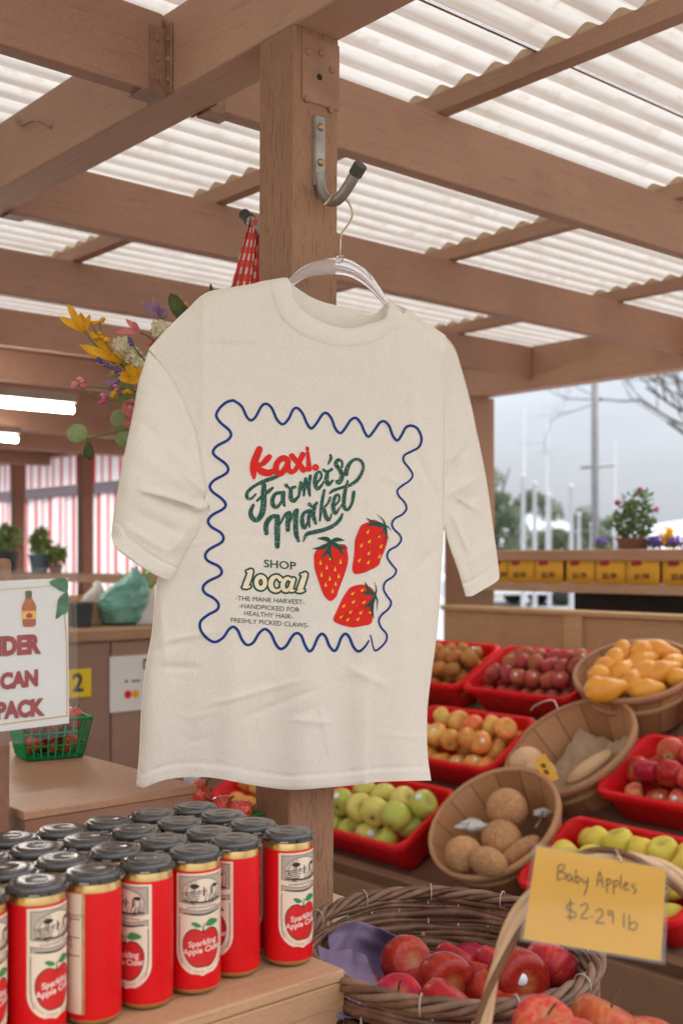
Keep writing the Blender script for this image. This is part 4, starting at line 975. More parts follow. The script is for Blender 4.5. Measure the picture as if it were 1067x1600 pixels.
        for p, q in zip(fr, fr[1:]): cs(b, [[(p[0] + (q[0]-p[0])*t_/6, p[1] + (q[1]-p[1])*t_/6, 0.0007) for t_ in range(7)]], 0.0004)
        EX = 1.4
        cs0, cp0 = cs, cp
        csx = lambda mb, lst, lift: cs0(mb, [[(p[0]*EX, p[1], p[2]) for p in q_] for q_ in lst], lift); cpx = lambda mb, pts, lift: cp0(mb, [(p[0]*EX, p[1]) for p in pts], lift)
        b.mi = 0; zc = z0 + 0.024
        ell = [(0.0158*math.cos(R(a)), zc + 0.0145*math.sin(R(a))) for a in range(0, 360, 15)]
        cpx(b, ell, 0.0004); b.mi = 2
        csx(b, [[(x, y, 0.0007) for x, y in ell + ell[:1]]], 0.0005)
        for k in range(5): csx(b, [[(-0.0150 + .001*k, zc - 0.0012 - 0.0022*k, 0.0012), (-0.004, zc + 0.0002 - 0.0024*k, 0.0009), (0.002 - .002*k, zc + 0.001 - 0.003*k, 0.0004)]], 0.00055)
        for k in range(4): csx(b, [[(0.001 + 0.0035*k, zc - 0.012 + .001*k, 0.0012), (0.004 + 0.003*k, zc - 0.003, 0.0005)]], 0.00055)
        cpx(b, [(-0.0065 + 0.0036*math.cos(R(a)), zc + 0.0062 + 0.0027*math.sin(R(a))) for a in range(0, 360, 30)], 0.0006); cpx(b, [(0.0105 + 0.003*math.cos(R(a)), zc + 0.0052 + 0.002*math.sin(R(a))) for a in range(0, 360, 30)], 0.0006)
        csx(b, [[(-0.0065, zc + 0.004, 0.0008), (-0.0065, zc + 0.0008, 0.0008)], [(0.001, zc + 0.004, 0.0016), (0.001, zc - 0.0045, 0.002)], [(0.0075, zc + 0.004, 0.0014), (0.0075, zc - 0.0035, 0.0015)], [(-0.0155, zc - 0.0095, 0.0016), (0.0, zc - 0.0118, 0.002), (0.0155, zc - 0.0095, 0.0016)]], 0.0006)
        b.mi = 0; ban = [(-0.0185, z0 + 0.010, 0.0066), (-0.009, z0 + 0.0075, 0.0066), (0.0, z0 + 0.0068, 0.0066), (0.009, z0 + 0.0075, 0.0066), (0.0185, z0 + 0.010, 0.0066)]
        csx(b, [ban], 0.0006); b.mi = 2; csx(b, [[(x, y + s_*0.0033, 0.0005) for x, y, w in ban] for s_ in (-1, 1)], 0.0007)
        csx(b, [[(-0.0155, z0 + 0.0008, 0.0012), (0.0, z0 - 0.0012, 0.002), (0.0155, z0 + 0.0012, 0.0012)]], 0.0006)
        ct(b, 'Underwood Farms', 0, z0 + 0.0060, 0.0032, 0.0008, 0.0)
        for s_ in (-1, 1): csx(b, [[(s_*0.0187, z0 - 0.003, 0.0008), (s_*0.0187, 0.052, 0.0008), (s_*0.0165, 0.036, 0.0006)]], 0.0004)
        # the apple
        AS = 1.36
        b.mi = 3; za = 0.0530; ap = [(0.0*AS, za+AS*0.0125), (0.005*AS, za+AS*0.0148), (0.0105*AS, za+AS*0.0138), (0.0150*AS, za+AS*0.008), (0.0155*AS, za), (0.0125*AS, za-AS*0.0090), (0.0065*AS, za-AS*0.0145), (0.0*AS, za-AS*0.0150), (-0.0065*AS, za-AS*0.0145), (-0.0125*AS, za-AS*0.0090), (-0.0155*AS, za), (-0.0150*AS, za+AS*0.008), (-0.0105*AS, za+AS*0.0138), (-0.005*AS, za+AS*0.0148)]
        apc = catmull(ap, 3, True); b.mi = 2; cp(b, [(x*1.05, za + (y-za)*1.05) for x, y in apc], 0.00038); b.mi = 3; cp(b, apc, 0.00048); b.mi = 2
        cs(b, [[(0*AS, za + AS*0.0125, 0.0022), (0.0004*AS, za + AS*0.0165, 0.001), (0.0012*AS, za + AS*0.019, 0.001)]], 0.0006); b.mi = 4
        cp(b, catmull([(0.002*AS, za+AS*0.018), (0.006*AS, za+AS*0.0225), (0.0125*AS, za+AS*0.021), (0.014*AS, za+AS*0.0185), (0.007*AS, za+AS*0.0165)], 3, True), 0.0006); cp(b, catmull([(-0.001*AS, za+AS*0.017), (-0.005*AS, za+AS*0.0205), (-0.0095*AS, za+AS*0.0205), (-0.006*AS, za+AS*0.0168)], 3, True), 0.0006)
        b.mi = 5; ct(b, 'Sparkling', 0.0005, za + 0.0010, 0.0062, 0.0006, 0.03, 0.10); ct(b, 'Apple Cider', 0.0005, za - 0.0075, 0.0062, 0.0006, 0.03, 0.10)
        b.mi = 3
        for k, ch in enumerate('FRESH FROM THE FARM'):
            if ch == ' ': continue
            a = R(205 + 130*k/18); vs, fs, wd = text2d(ch); h = 0.0024; rr = hw*0.88; ca, sa = math.cos(a + math.pi/2), math.sin(a + math.pi/2)
            b.add([C(rr*math.cos(a) + (X-wd/2)*h*ca - Y*h*sa, ZA + rr*0.95*math.sin(a) + (X-wd/2)*h*sa + Y*h*ca, 0.0004) for X, Y in vs], fs)
    else:
        b = MB(); b.mi = 0
        b.grid([[C(-0.020 + 0.040*q/14, 0.0135 + (zt - 0.0115)*k/6, 0.00022) for q in range(15)] for k in range(7)])
        b.mi = 6; b.grid([[C(0.0203 + 0.0028*q/2, 0.0135 + (zt - 0.0115)*k/6, 0.00024) for q in range(3)] for k in range(7)])
        b.mi = 2
        for k, ln in enumerate(('NUTRITION FACTS', 'serving 1 can', 'calories 150', 'total fat 0g', 'sodium 10mg', 'total carb 37g', 'sugars 35g', 'protein 0g')):
            ct(b, ln, -0.016, zt - 0.022 - 0.0062*k, 0.0031, 0.0004, 0.0, 0, False)
        for k in (0, 3, 6): cs(b, [[(-0.017, zt - 0.0242 - 0.0062*k, 0.0009), (0, zt - 0.0242 - 0.0062*k, 0.0009), (0.017, zt - 0.0242 - 0.0062*k, 0.0009)]], 0.0004)
        b.mi = 3
        for k in range(4): ct(b, ('INGREDIENTS:', 'apple juice,', 'carbonated', 'water'), -0.016, 0, 0, 0) if False else ct(b, ('pure apple', 'juice with', 'bubbles', 'keep cold')[k], -0.016, 0.052 - 0.006*k, 0.003, 0.0004, 0.0, 0, False)
    b.build('label', [M['lab_cream'], M['lab_grey'], M['lab_ink'], M['lab_red'], M['lab_green'], M['lab_pale'], M['gold']], sl_)
    return r
canF = make_can('front'); canB = make_can('back')
# facing angle of the label (world): -y faces the camera
def rot_can(u, v, off):   # off = degrees the label is turned from the direction of the viewer
    p = UV(u, v); return math.atan2(-p.y, -p.x) + R(off)
face = {(0,-1): ('front', 38), (0,0): ('front', 40), (0,1): ('back', -62), (0,2): ('front', -47), (0,3): ('front', 18), (0,4): ('front', -62), (0,5): ('front', 36)}
usedF = usedB = False; rn = random.Random(3)
rowd = ['front', 'second', 'third', 'rearmost']
for row in range(4):
    for k in range(-1 if row < 2 else 0, 6):
        kind, off = face.get((row, k), ('front', rn.uniform(-60, 60)))
        if kind == 'front': c = canF if not usedF else dup(canF); usedF = True
        else: c = canB if not usedB else dup(canB); usedB = True
        u = U0 + SPC*k + rn.uniform(-.0008, .0008) + (0.006 if (row, k) == (0, 5) else 0); v = V0 + SPC*row + rn.uniform(-.0008, .0008) + (0.012 if (row, k) == (0, 4) else 0)
        c.location = UV(u, v, ZC); c.rotation_euler = (0, 0, rot_can(u, v, off))
        tag(c, 'red cider can with black lid in the %s row, %s counted from the wicker basket' % (rowd[row], ORD[5-k]), 'can', 'cider cans on the crate')
CRT = empty('wooden_crate', UV(0.10, 1.012, ZC - 0.26), YAW); tag(CRT, 'pine wood crate turned over under the red cider cans', 'crate')
b = MB()
for k in range(4): b.box(0, 0.0825*k, 0.245, 0.785, 0.0825*k + 0.0805, 0.2588)
b.build('top_board', M['crate'], CRT, smooth=False, bevel=0.0025)
for k in range(2):
    b = MB(); b.box(0, 0.0, 0.128*k, 0.785, 0.018, 0.128*k + (0.1165 if k else 0.126)); b.build('front_board', M['crate'], CRT, smooth=False, bevel=0.002)
b = MB(); b.box(0.767, 0.0185, 0, 0.785, 0.33, 0.2445); b.build('end_board', M['crate'], CRT, smooth=False, bevel=0.002)
b = MB(); b.ball((0.777, -0.0003, 0.198), 0.006, 10, 6, (1, .12, .7)); b.build('knot', M['dark'], CRT)
# table carrying the crate and the baskets
TB = empty('display_table', UV(0, 0, 0), YAW); TB.location = UV(0.0, 0.66, -CZ); tag(TB, 'low brown table carrying the crate and the wicker baskets', 'table')
b = MB(); b.box(-0.3, -0.2, 0.62, 1.46, 0.69, 0.6595); b.build('tabletop', M['table'], TB, smooth=False, bevel=0.004)
for x in (-0.27, 1.39):
    for y in (-0.17, 0.60): b = MB(); b.box(x, y, 0, x + 0.06, y + 0.06, 0.62); b.build('leg', M['table'], TB, smooth=False)
# ------------------------------------------------------------------ brown stand with strawberries, sign holder
ST = empty('brown_stand', UV(0.686, 1.428, -0.60), YAW); tag(ST, 'brown painted wooden stand behind the cider cans with a strawberry punnet on top', 'stand')
b = MB(); b.box(-0.004, -0.004, 0.252, 0.272, 0.56, 0.264); b.build('top_board', M['table'], ST, smooth=False, bevel=0.002)
b = MB(); b.box(0, 0, -0.80, 0.266, 0.55, 0.2515); b.build('carcass', M['table'], ST, smooth=False, bevel=0.002)
SIGNP = PX(8, 1000, 1.47)
SPo = empty('sign_post', PX(-14, 872, 1.50) - Vector((0, 0, 0.5)), YAW); tag(SPo, 'short brown post with rounded top behind the clear sign holder', 'post')
b = MB(); zz = 0.5; pr = []
for x, z in ((-0.06, -0.26), (0.022, -0.26), (0.0285, zz - 0.008), (0.0265, zz - 0.002), (0.020, zz), (-0.06, zz)): pr.append((x, z))
b.grid([[(x, 0, z) for x, z in pr], [(x, 0.04, z) for x, z in pr]], closed=True); b.poly([(x, 0, z) for x, z in pr]); b.poly([(x, 0.04, z) for x, z in pr][::-1])
b.build('shaft', M['post'], SPo, smooth=False, bevel=0.002)
# sign: local x along the sheet, z up
def acrylic(name, haze):
    t = NT(name); g = t.n('ShaderNodeBsdfGlossy'); g.inputs['Roughness'].default_value = 0.06; tp = t.n('ShaderNodeBsdfTransparent'); tp.inputs['Color'].default_value = (0.97, 0.97, 0.97, 1)
    df = t.n('ShaderNodeBsdfDiffuse'); df.inputs['Color'].default_value = (0.7, 0.7, 0.7, 1); m1 = t.n('ShaderNodeMixShader'); m2 = t.n('ShaderNodeMixShader')
    m1.inputs[0].default_value = 0.05; t.l(tp.outputs[0], m1.inputs[1]); t.l(g.outputs[0], m1.inputs[2]); m2.inputs[0].default_value = haze; t.l(m1.outputs[0], m2.inputs[1]); t.l(df.outputs[0], m2.inputs[2]); t.l(m2.outputs[0], t.out.inputs['Surface'])
    return t.m
M['acrylic'] = acrylic('clear_acrylic', 0.03); M['sleeve'] = acrylic('clear_sleeve', 0.012)
SG = empty('cider_sign', PX(108, 1130, 1.40), 0); SGA = R(32)
SG.rotation_euler = (0, 0, SGA)
tag(SG, 'white cider price card with bottle drawing in a clear acrylic holder', 'sign')
q = 1.40/FL
def sgp(x, y, lift=0.0): # photo pixel -> local on the card's plane
    k = (x - CX)/FL; o_ = SG.location; t_ = (k*o_.y - o_.x)/(math.cos(SGA) - k*math.sin(SGA)); Y = o_.y + math.sin(SGA)*t_
    return Vector((t_, -0.0006 - lift, -(y - HY)/FL*Y - (o_.z - CZ)))
def sg_panel(name, c, y0, y1, mat):
    b = MB(); f = [sgp(*p) for p in c]; b.add([Vector((p.x, y0, p.z)) for p in f] + [Vector((p.x, y1, p.z)) for p in f], [(0,1,2,3), (7,6,5,4), (0,4,5,1), (1,5,6,2), (2,6,7,3), (3,7,4,0)][:6 if y1 != y0 else 1]); return b.build(name, M[mat], SG, smooth=False)
sg_panel('card', [(-70,1152),(108.5,1130),(106.5,903),(-70,911)], 0.0, 0.0005, 'white')
sg_panel('holder', [(-75,1178),(121,1147),(119,884),(-75,893)], -0.0030, -0.0030, 'acrylic')
M['gold_line'] = plain('gold_line', (0.55, 0.30, 0.05), 0.5); M['maroon'] = NT('maroon_print').m
t = NT('maroon_lettering'); v = t.coord(); t.set(Base_Color=t.ramp(t.noise(v, 60, 5), [(0.35, (0.24, 0.006, 0.007)), (0.75, (0.36, 0.018, 0.016))]), Roughness=0.6); M['maroon'] = t.m
M['amber'] = plain('amber_bottle', (0.40, 0.10, 0.02), 0.5, 0.2, 30); M['bott_lab'] = plain('bottle_label', (0.75, 0.36, 0.05), 0.5); M['leafprint'] = plain('leaf_print', (0.025, 0.14, 0.045), 0.5, 0.5, 60)
def sg_strokes(name, lst, mat, lift):
    b = MB()
    for s_ in lst:
        rows = stroke(s_, 4); b.grid([[sgp(*a, lift), sgp(*c, lift)] for a, c in rows])
    b.build(name, M[mat], SG, smooth=False)
def sg_poly(mb, pts, lift):
    P_ = catmull(pts, 4, True); cx = sum(p[0] for p in P_)/len(P_); cy = sum(p[1] for p in P_)/len(P_)
    mb.grid([[sgp(cx, cy, lift)]*len(P_), [sgp(x, y, lift) for x, y in P_]], closed=True)
S4 = 4.85
S = lambda x, y, w: (x/S4, 870 + y/S4, w/S4)
sg_strokes('gold_border', [[S(-60,250,4), S(200,236,4), S(430,215,4)], [S(490,430,6), S(508,700,6), S(510,1208,6)], [S(510,1205,8), S(200,1245,8), S(-60,1280,8)]], 'gold_line', 0.0001)
b = MB(); sg_poly(b, [(x/S4, 870+y/S4) for x, y in ((375,198),(415,168),(470,160),(512,175),(514,255),(470,262),(430,240))], 0.0003); sg_poly(b, [(x/S4, 870+y/S4) for x, y in ((515,268),(470,290),(440,330),(432,400),(425,470),(470,440),(515,410))], 0.0003)
b.build('printed_leaf', M['leafprint'], SG, smooth=False)
b = MB(); sg_poly(b, [(x/S4, 870+y/S4) for x, y in ((195,262),(240,262),(243,310),(262,345),(275,380),(272,450),(270,520),(225,530),(178,522),(172,450),(168,380),(185,340),(195,310))], 0.0003); bt = b.build('printed_bottle', M['amber'], SG, smooth=False)
b = MB(); b.grid([[sgp(x/S4, 870+y/S4, 0.0005) for x, y in ((170,412),(272,408))], [sgp(x/S4, 870+y/S4, 0.0005) for x, y in ((172,472),(274,468))]]); b.mi = 1; sg_poly(b, [(x/S4, 870+y/S4) for x, y in ((200,440),(222,425),(246,440),(240,460),(205,462))], 0.0007)
b.mi = 2; b.grid([[sgp(x/S4, 870+y/S4, 0.0005) for x, y in ((195,258),(241,258))], [sgp(x/S4, 870+y/S4, 0.0005) for x, y in ((196,315),(243,312))]])
o = b.build('bottle_label', [M['bott_lab'], M['maroon'], M['dleaf']], bt, smooth=False)
def sg_text(body, x0, x1, y0, y1, h, mat, bold=0.065):
    vs, fs, wd = text2d(body, bold); b = MB()
    b.add([sgp(x0 + (x1-x0)*X/wd, y0 + (y1-y0)*X/wd - h*Y, 0.0002) for X, Y in vs], fs); b.build('lettering', M[mat], SG, smooth=False)
sg_text('CIDER', -27, 65, 1025, 1019, 27, 'maroon'); sg_text('1 CAN', -17, 60, 1078, 1070, 23, 'maroon'); sg_text('4 PACK', -29, 71, 1125, 1116, 24, 'maroon')
# strawberries
t = NT('strawberry_skin'); v = t.coord(rand=True); vo = t.n('ShaderNodeTexVoronoi'); vo.inputs['Scale'].default_value = 190; t.l(t.coord(), vo.inputs['Vector'])
sd2 = t.mr(vo.outputs['Distance'], 0.18, 0.30, 1, 0)
t.set(Base_Color=t.mix(sd2, t.ramp(t.noise(v, 18, 3), [(0.3, (0.50, 0.018, 0.012)), (0.75, (0.70, 0.10, 0.06))]), (0.66, 0.26, 0.10)), Roughness=0.28, Normal=t.bump(vo.outputs['Distance'], 0.7, 0.002)); M['straw'] = t.m
M['calyx'] = petalmat('calyx', (0.06, 0.13, 0.02), (0.14, 0.24, 0.05))
def strawberry(loc, r, axis, label, grp):
    o = empty('strawberry', loc); ax = Vector(axis).normalized(); Mx = ax.to_track_quat('Z', 'Y').to_matrix().to_4x4()
    b = MB(); b.lathe([(0.0, -1.25*r), (0.25*r, -1.2*r), (0.55*r, -0.85*r), (0.85*r, -0.3*r), (1.0*r, 0.25*r), (0.93*r, 0.62*r), (0.6*r, 0.85*r), (0.0, 0.88*r)], 20, Mx); b.build('berry', M['straw'], o)
    b = MB()
    for k in range(7):
        a = k*0.9; e = Vector((math.cos(a), math.sin(a), 0)); petal(b, Mx @ Vector((0, 0, .88*r)), Mx @ (e*r*(0.95 + .2*(k % 2)) + Vector((0, 0, r*(0.9 + 0.3*(k % 3)*.6)))), r*0.55, .2, .2, -(Mx @ Vector((0,0,1))))
    b.build('calyx', M['calyx'], o, solid=0.0004); return tag(o, label, 'strawberry', grp)
M['gplast'] = plain('green_plastic', (0.015, 0.26, 0.08), 0.35, 0.15, 20)
def punnet(loc, rz, sx, sy, h, label):
    o = empty('berry_punnet', loc, rz); b = MB(); w = 0.0016; tp = 1.0; bt = 0.78
    P_ = lambda x, y, z: Vector((x*sx/2*(bt + (tp-bt)*z), y*sy/2*(bt + (tp-bt)*z), z*h))
    for side in range(4):
        c = [(-1,-1),(1,-1),(1,1),(-1,1)]; a, d = c[side], c[(side+1) % 4]
        n_ = 8
        for k in range(n_ + 1):
            f = k/n_; x, y = a[0] + (d[0]-a[0])*f, a[1] + (d[1]-a[1])*f; b.tube([P_(x, y, 0), P_(x, y, 1)], w, 4)
        for z in (0.0, 0.33, 0.66, 1.0): b.tube([P_(*a, z), P_(*d, z)], w*(1.5 if z == 1 else 1), 4)
    for k in range(7):
        f = -1 + 2*k/6; b.tube([P_(f, -1, 0), P_(f, 1, 0)], w, 4); b.tube([P_(-1, f, 0), P_(1, f, 0)], w, 4)
    b.build('lattice', M['gplast'], o, smooth=False); return tag(o, label, 'punnet', 'green berry punnets')
p = PXZ(70, 1186, -0.3355); p.z += 0.002
pn = punnet(p + Vector((0.0, 0.03, 0)), YAW + R(-12), 0.118, 0.105, 0.066, 'green plastic lattice punnet of strawberries on the brown stand behind the sign')
rs = random.Random(8)
for i in range(9):
    ix, iy = i % 3 - 1, i // 3 - 1; q_ = Matrix.Rotation(YAW - R(12), 3, 'Z') @ Vector((ix*0.031, iy*0.028, 0.060 + rs.uniform(-.006, .012)))
    strawberry(pn.location + q_, 0.0175, (rs.uniform(-1, 1), rs.uniform(-1, 1), rs.uniform(-.3, 1)), 'red strawberry heaped in the punnet on the brown stand', 'strawberries in the punnet behind the sign')
for i in range(6):
    ix, iy = i % 3 - 1, i // 3 - .5; q_ = Matrix.Rotation(YAW - R(12), 3, 'Z') @ Vector((ix*0.027, iy*0.03, 0.024))
    strawberry(pn.location + q_, 0.017, (rs.uniform(-1, 1), rs.uniform(-1, 1), 1), 'red strawberry heaped in the punnet on the brown stand', 'strawberries in the punnet behind the sign')
# second punnet, half hidden between cans and post
pc = PX(335, 1300, 1.78); pn2 = punnet(pc + Vector((0, 0.02, -0.045)), YAW, 0.13, 0.11, 0.07, 'green punnet of strawberries half hidden behind the rear cider cans')
strawberry(PX(308, 1240, 1.72), 0.0205, (0.9, -.1, .15), 'large strawberry with leafy top showing below the shirt hem', 'x'); 
strawberry(PX(345, 1258, 1.73), 0.0165, (0.9, -.1, -.1), 'small strawberry behind the can lids, next to the larger one', 'x'); strawberry(PX(377, 1266, 1.72), 0.0170, (1, -.1, -.45), 'strawberry behind the can lids right beside the wooden post', 'x')
for o in bpy.data.objects:
    if o.get('group') == 'x': o['group'] = 'strawberries behind the cans'
for i in range(5): strawberry(pc + Vector((-0.045 + 0.022*i, 0.02, 0.02 - 0.006*(i % 2))), 0.017, (rs.uniform(-1, 1), .5, .6), 'strawberry lying deep in the punnet behind the cans', 'strawberries deep in the hidden punnet')
b = MB(); b.box(0, 0, 0, 0.115, 0.21, CZ - 0.4705)
tag(b.build('wooden_box', M['table'], loc=UV(0.968, 1.383, -CZ), rz=YAW, smooth=False, bevel=0.003), 'low brown box under the hidden strawberry punnet beside the post', 'box')
b = MB(); b.box(0, 0, 0, 0.16, 0.30, CZ - 0.583)
tag(b.build('wooden_box', M['palewood'], loc=UV(1.145, 1.464, -CZ), rz=YAW, smooth=False, bevel=0.003), 'pale pine box whose corner shows past the foot of the post', 'box')
# ------------------------------------------------------------------ fruit
def fruitmat(name, stops, streak=0.5, rough=0.32, sc=(9, 9, 3), spots=0.07, topcol=None):
    t = NT(name); v = t.coord(rand=True); vs = t.coord(sc, rand=True)
    n1 = t.noise(v, 9, 3, 0.5); n2 = t.noise(vs, 14, 4, 0.6)
    f = t.math('ADD', t.math('MULTIPLY', n1, 1 - streak), t.math('MULTIPLY', n2, streak))
    c = t.ramp(f, stops)
    oi = t.n('ShaderNodeObjectInfo'); hsv = t.n('ShaderNodeHueSaturation'); t.l(c, hsv.inputs['Color'])
    t.l(t.mr(oi.outputs['Random'], 0, 1, 0.488, 0.512), hsv.inputs['Hue']); t.l(t.mr(oi.outputs['Random'], 0, 1, 1.08, 0.86), hsv.inputs['Value']); c = hsv.outputs[0]
    sp = t.noise(v, 260, 2, .5); c = t.mix(t.mr(sp, 0.66, 0.72, 0, spots), c, (0.75, 0.62, 0.40))
    sepn = t.n('ShaderNodeSeparateXYZ'); t.l(t.coord(), sepn.inputs[0])
    if topcol:
        rr = t.math('POWER', t.math('ADD', t.math('POWER', sepn.outputs[0], 2.0), t.math('POWER', sepn.outputs[1], 2.0)), 0.5)
        c = t.mix(t.math('MULTIPLY', t.mr(rr, 0.004, 0.016, 1, 0), t.mr(n2, .3, .6, .5, 1)), c, topcol)
    rr = t.math('POWER', t.math('ADD', t.math('POWER', sepn.outputs[0], 2.0), t.math('POWER', sepn.outputs[1], 2.0)), 0.5)
    c = t.mix(t.math('MULTIPLY', t.mr(t.math('ADD', rr, t.math('MULTIPLY', t.noise(v, 220, 2), .004)), 0.0045, 0.0085, .9, 0), t.mr(sepn.outputs[2], -0.012, -0.020, 0, 1)), c, (0.10, 0.06, 0.025))
    bl = t.noise(v, 22, 6, .7); c = t.mix(t.mr(bl, .66, .72, 0, .3), c, (0.25, 0.13, 0.05))
    t.set(Base_Color=c, Roughness=t.mr(n1, .3, .7, rough - .05, rough + .12), Normal=t.bump(t.noise(v, 120, 3), 0.06, 0.001)); t.b.inputs['Specular IOR Level'].default_value = 0.24
    return t.m
FM_ = {
 'red': fruitmat('deep_red_apple_skin', [(0.30, (0.20, 0.006, 0.008)), (0.52, (0.36, 0.013, 0.012)), (0.66, (0.50, 0.07, 0.028)), (0.80, (0.60, 0.22, 0.07))], 0.55, 0.25, topcol=(0.40, 0.15, 0.045)),
 'dull': fruitmat('dull_red_apple_skin', [(0.30, (0.24, 0.022, 0.026)), (0.55, (0.38, 0.055, 0.045)), (0.78, (0.42, 0.17, 0.07))], 0.5, 0.45, topcol=(0.36, 0.22, 0.09)),
 'dull2': fruitmat('dull_orange_red_skin', [(0.30, (0.34, 0.05, 0.035)), (0.55, (0.44, 0.13, 0.06)), (0.78, (0.46, 0.28, 0.10))], 0.5, 0.45, topcol=(0.36, 0.22, 0.09)),
 'russet': fruitmat('russet_brown_skin', [(0.3, (0.34, 0.13, 0.035)), (0.6, (0.46, 0.20, 0.055)), (0.8, (0.46, 0.28, 0.06))], 0.4, 0.6, topcol=(0.30, 0.17, 0.06)),
 'blush': fruitmat('yellow_red_blush_skin', [(0.34, (0.66, 0.13, 0.05)), (0.48, (0.72, 0.30, 0.07)), (0.60, (0.74, 0.46, 0.12)), (0.8, (0.72, 0.54, 0.18))], 0.4, 0.34, topcol=(0.50, 0.42, 0.10)),
 'green': fruitmat('green_apple_skin', [(0.32, (0.42, 0.46, 0.07)), (0.55, (0.50, 0.52, 0.10)), (0.72, (0.58, 0.50, 0.14)), (0.85, (0.62, 0.36, 0.18))], 0.3, 0.3, topcol=(0.34, 0.30, 0.08)),
 'green2': fruitmat('green_yellow_blush_skin', [(0.32, (0.56, 0.53, 0.10)), (0.55, (0.64, 0.55, 0.14)), (0.68, (0.68, 0.42, 0.18)), (0.85, (0.66, 0.26, 0.14))], 0.3, 0.3, topcol=(0.34, 0.30, 0.08)),
 'yellow': fruitmat('yellow_apple_skin', [(0.32, (0.62, 0.47, 0.05)), (0.6, (0.70, 0.55, 0.09)), (0.85, (0.72, 0.58, 0.18))], 0.3, 0.33, topcol=(0.36, 0.26, 0.07)),
 'peach': fruitmat('orange_red_flush_skin', [(0.30, (0.34, 0.016, 0.018)), (0.50, (0.50, 0.055, 0.03)), (0.70, (0.62, 0.24, 0.08))], 0.5, 0.3, topcol=(0.50, 0.22, 0.09)),
 'mix': fruitmat('red_yellow_streaked_skin', [(0.34, (0.46, 0.020, 0.025)), (0.50, (0.58, 0.07, 0.05)), (0.60, (0.66, 0.28, 0.12)), (0.78, (0.72, 0.50, 0.22))], 0.45, 0.3, topcol=(0.55, 0.42, 0.16)),
}
M['stalk'] = plain('brown_stalk', (0.10, 0.055, 0.025), 0.7); M['sticker'] = plain('white_fruit_sticker', (0.68, 0.70, 0.72), 0.35)
def apple_mb(r, tall=0.92, lobes=0.02, n=24, conic=0.08):
    b = MB(); prof = []
    for i in range(17):
        t_ = math.pi*i/16; rr = math.sin(t_); z = -math.cos(t_)
        rad = r*(rr**0.88)*(1 + conic*z); zz = r*tall*z
        if z > 0.55: zz -= r*0.34*((z - 0.55)/0.45)**2
        if z < -0.7: zz += r*0.14*((-z - 0.7)/0.3)**1.5
        prof.append((max(rad, 0.0), zz))
    ph = rnd.uniform(0, 6)
    b.lathe(prof, n, wob=lambda a, k: 1 + lobes*math.cos(5*a + ph)*(0.3 + 0.7*abs(k - 0.5)*2) + 0.02*math.cos(a + ph) + 0.015*math.cos(2*a - ph)); return b
R0 = 0.0375
AMESH = []
for k in range(4):
    b = apple_mb(R0, [0.90, 0.84, 0.96, 0.88][k], 0.014, 22, [0.06, 0.03, 0.10, 0.05][k]); o = b.build('apple', FM_['red']); me = o.data; bpy.data.objects.remove(o)
    AMESH.append(me)
AM = {}
def ameshes(kind):
    if kind not in AM:
        AM[kind] = []
        for me in AMESH:
            c = me.copy(); c.materials.clear(); c.materials.append(FM_[kind]); AM[kind].append(c)
    return AM[kind]
b = MB(); b.tube(catmull([(0, 0, R0*0.50), (0.0008, 0, R0*0.78), (0.004, 0, R0*1.12)], 4), [0.0015]*8 + [0.0021], 6); o = b.build('stem', M['stalk']); STALK = o.data; bpy.data.objects.remove(o)
b = MB(); b.lathe([(0, 0.0004), (0.0085, 0.0002), (0.0088, -0.0004)], 16); o = b.build('sticker', M['sticker']); STICK = o.data; bpy.data.objects.remove(o)
def fruit(kind, loc, size, rot, label, group, stem=True, sticker=None, name='apple', cat='apple', rs=random):
    o = bpy.data.objects.new(name, rs.choice(ameshes(kind))); COL.objects.link(o); o.location = loc; o.rotation_euler = rot; o.scale = (size/R0,)*3
    if stem: s_ = bpy.data.objects.new('stem', STALK); COL.objects.link(s_); s_.parent = o
    if sticker:
        d = Vector(sticker).normalized(); s_ = bpy.data.objects.new('sticker', STICK); COL.objects.link(s_); s_.parent = o
        inv = o.rotation_euler.to_matrix().inverted(); dl = inv @ d
        # find the skin along dl
        best = 0
        for vtx in o.data.vertices:
            c_ = vtx.co.normalized().dot(dl)
            if c_ > best: best = c_; rr = vtx.co.length
        s_.location = dl*(rr*1.012); s_.scale = (0.8 if size < 0.0425 else 1.0,)*3; s_.rotation_euler = dl.to_track_quat('Z', 'Y').to_euler()
    return tag(o, label, cat, group)
# ------------------------------------------------------------------ sloping produce display
TAU = R(28.6); SLV = (math.cos(TAU), math.sin(TAU))     # along-slope unit (u, z)
def SLP(p, q, h):    # p = v, q = distance up the slope from the row-3 front, h = height off the rim plane
    u = 2.488 + q*SLV[0] - h*SLV[1]; z = -0.911 + q*SLV[1] + h*SLV[0]
    return UV(u, p, z)
SROT = Matrix.Rotation(YAW, 4, 'Z') @ Matrix.Rotation(-TAU, 4, 'Y')   # local x up the slope, y = v, z = slope normal
def sobj(mb, name, mats, p, q, h, label=None, cat=None, group=None, parent=None, **kw):
    o = mb.build(name, mats, **kw)
    o.location = SLP(p, q, h); o.rotation_euler = SROT.to_euler(); return o
t = NT('red_plastic_bin'); v = t.coord(rand=True)
t.set(Base_Color=t.mix(t.mr(t.noise(t.coord((6, 60, 60), rand=True), 1.5, 6, .75), .60, .72, 0, .35), t.ramp(t.noise(v, 5, 6, .7), [(0.3, (0.54, 0.005, 0.009)), (0.7, (0.74, 0.010, 0.014))]), (0.80, 0.16, 0.13)), Specular_IOR_Level=0.25, Roughness=t.mr(t.noise(v, 14, 8, .75), .35, .65, .28, .62), Normal=t.bump(t.noise(v, 30, 3), .06, .002)); M['bin'] = t.m
BL, BW, BD = 0.53, 0.315, 0.125
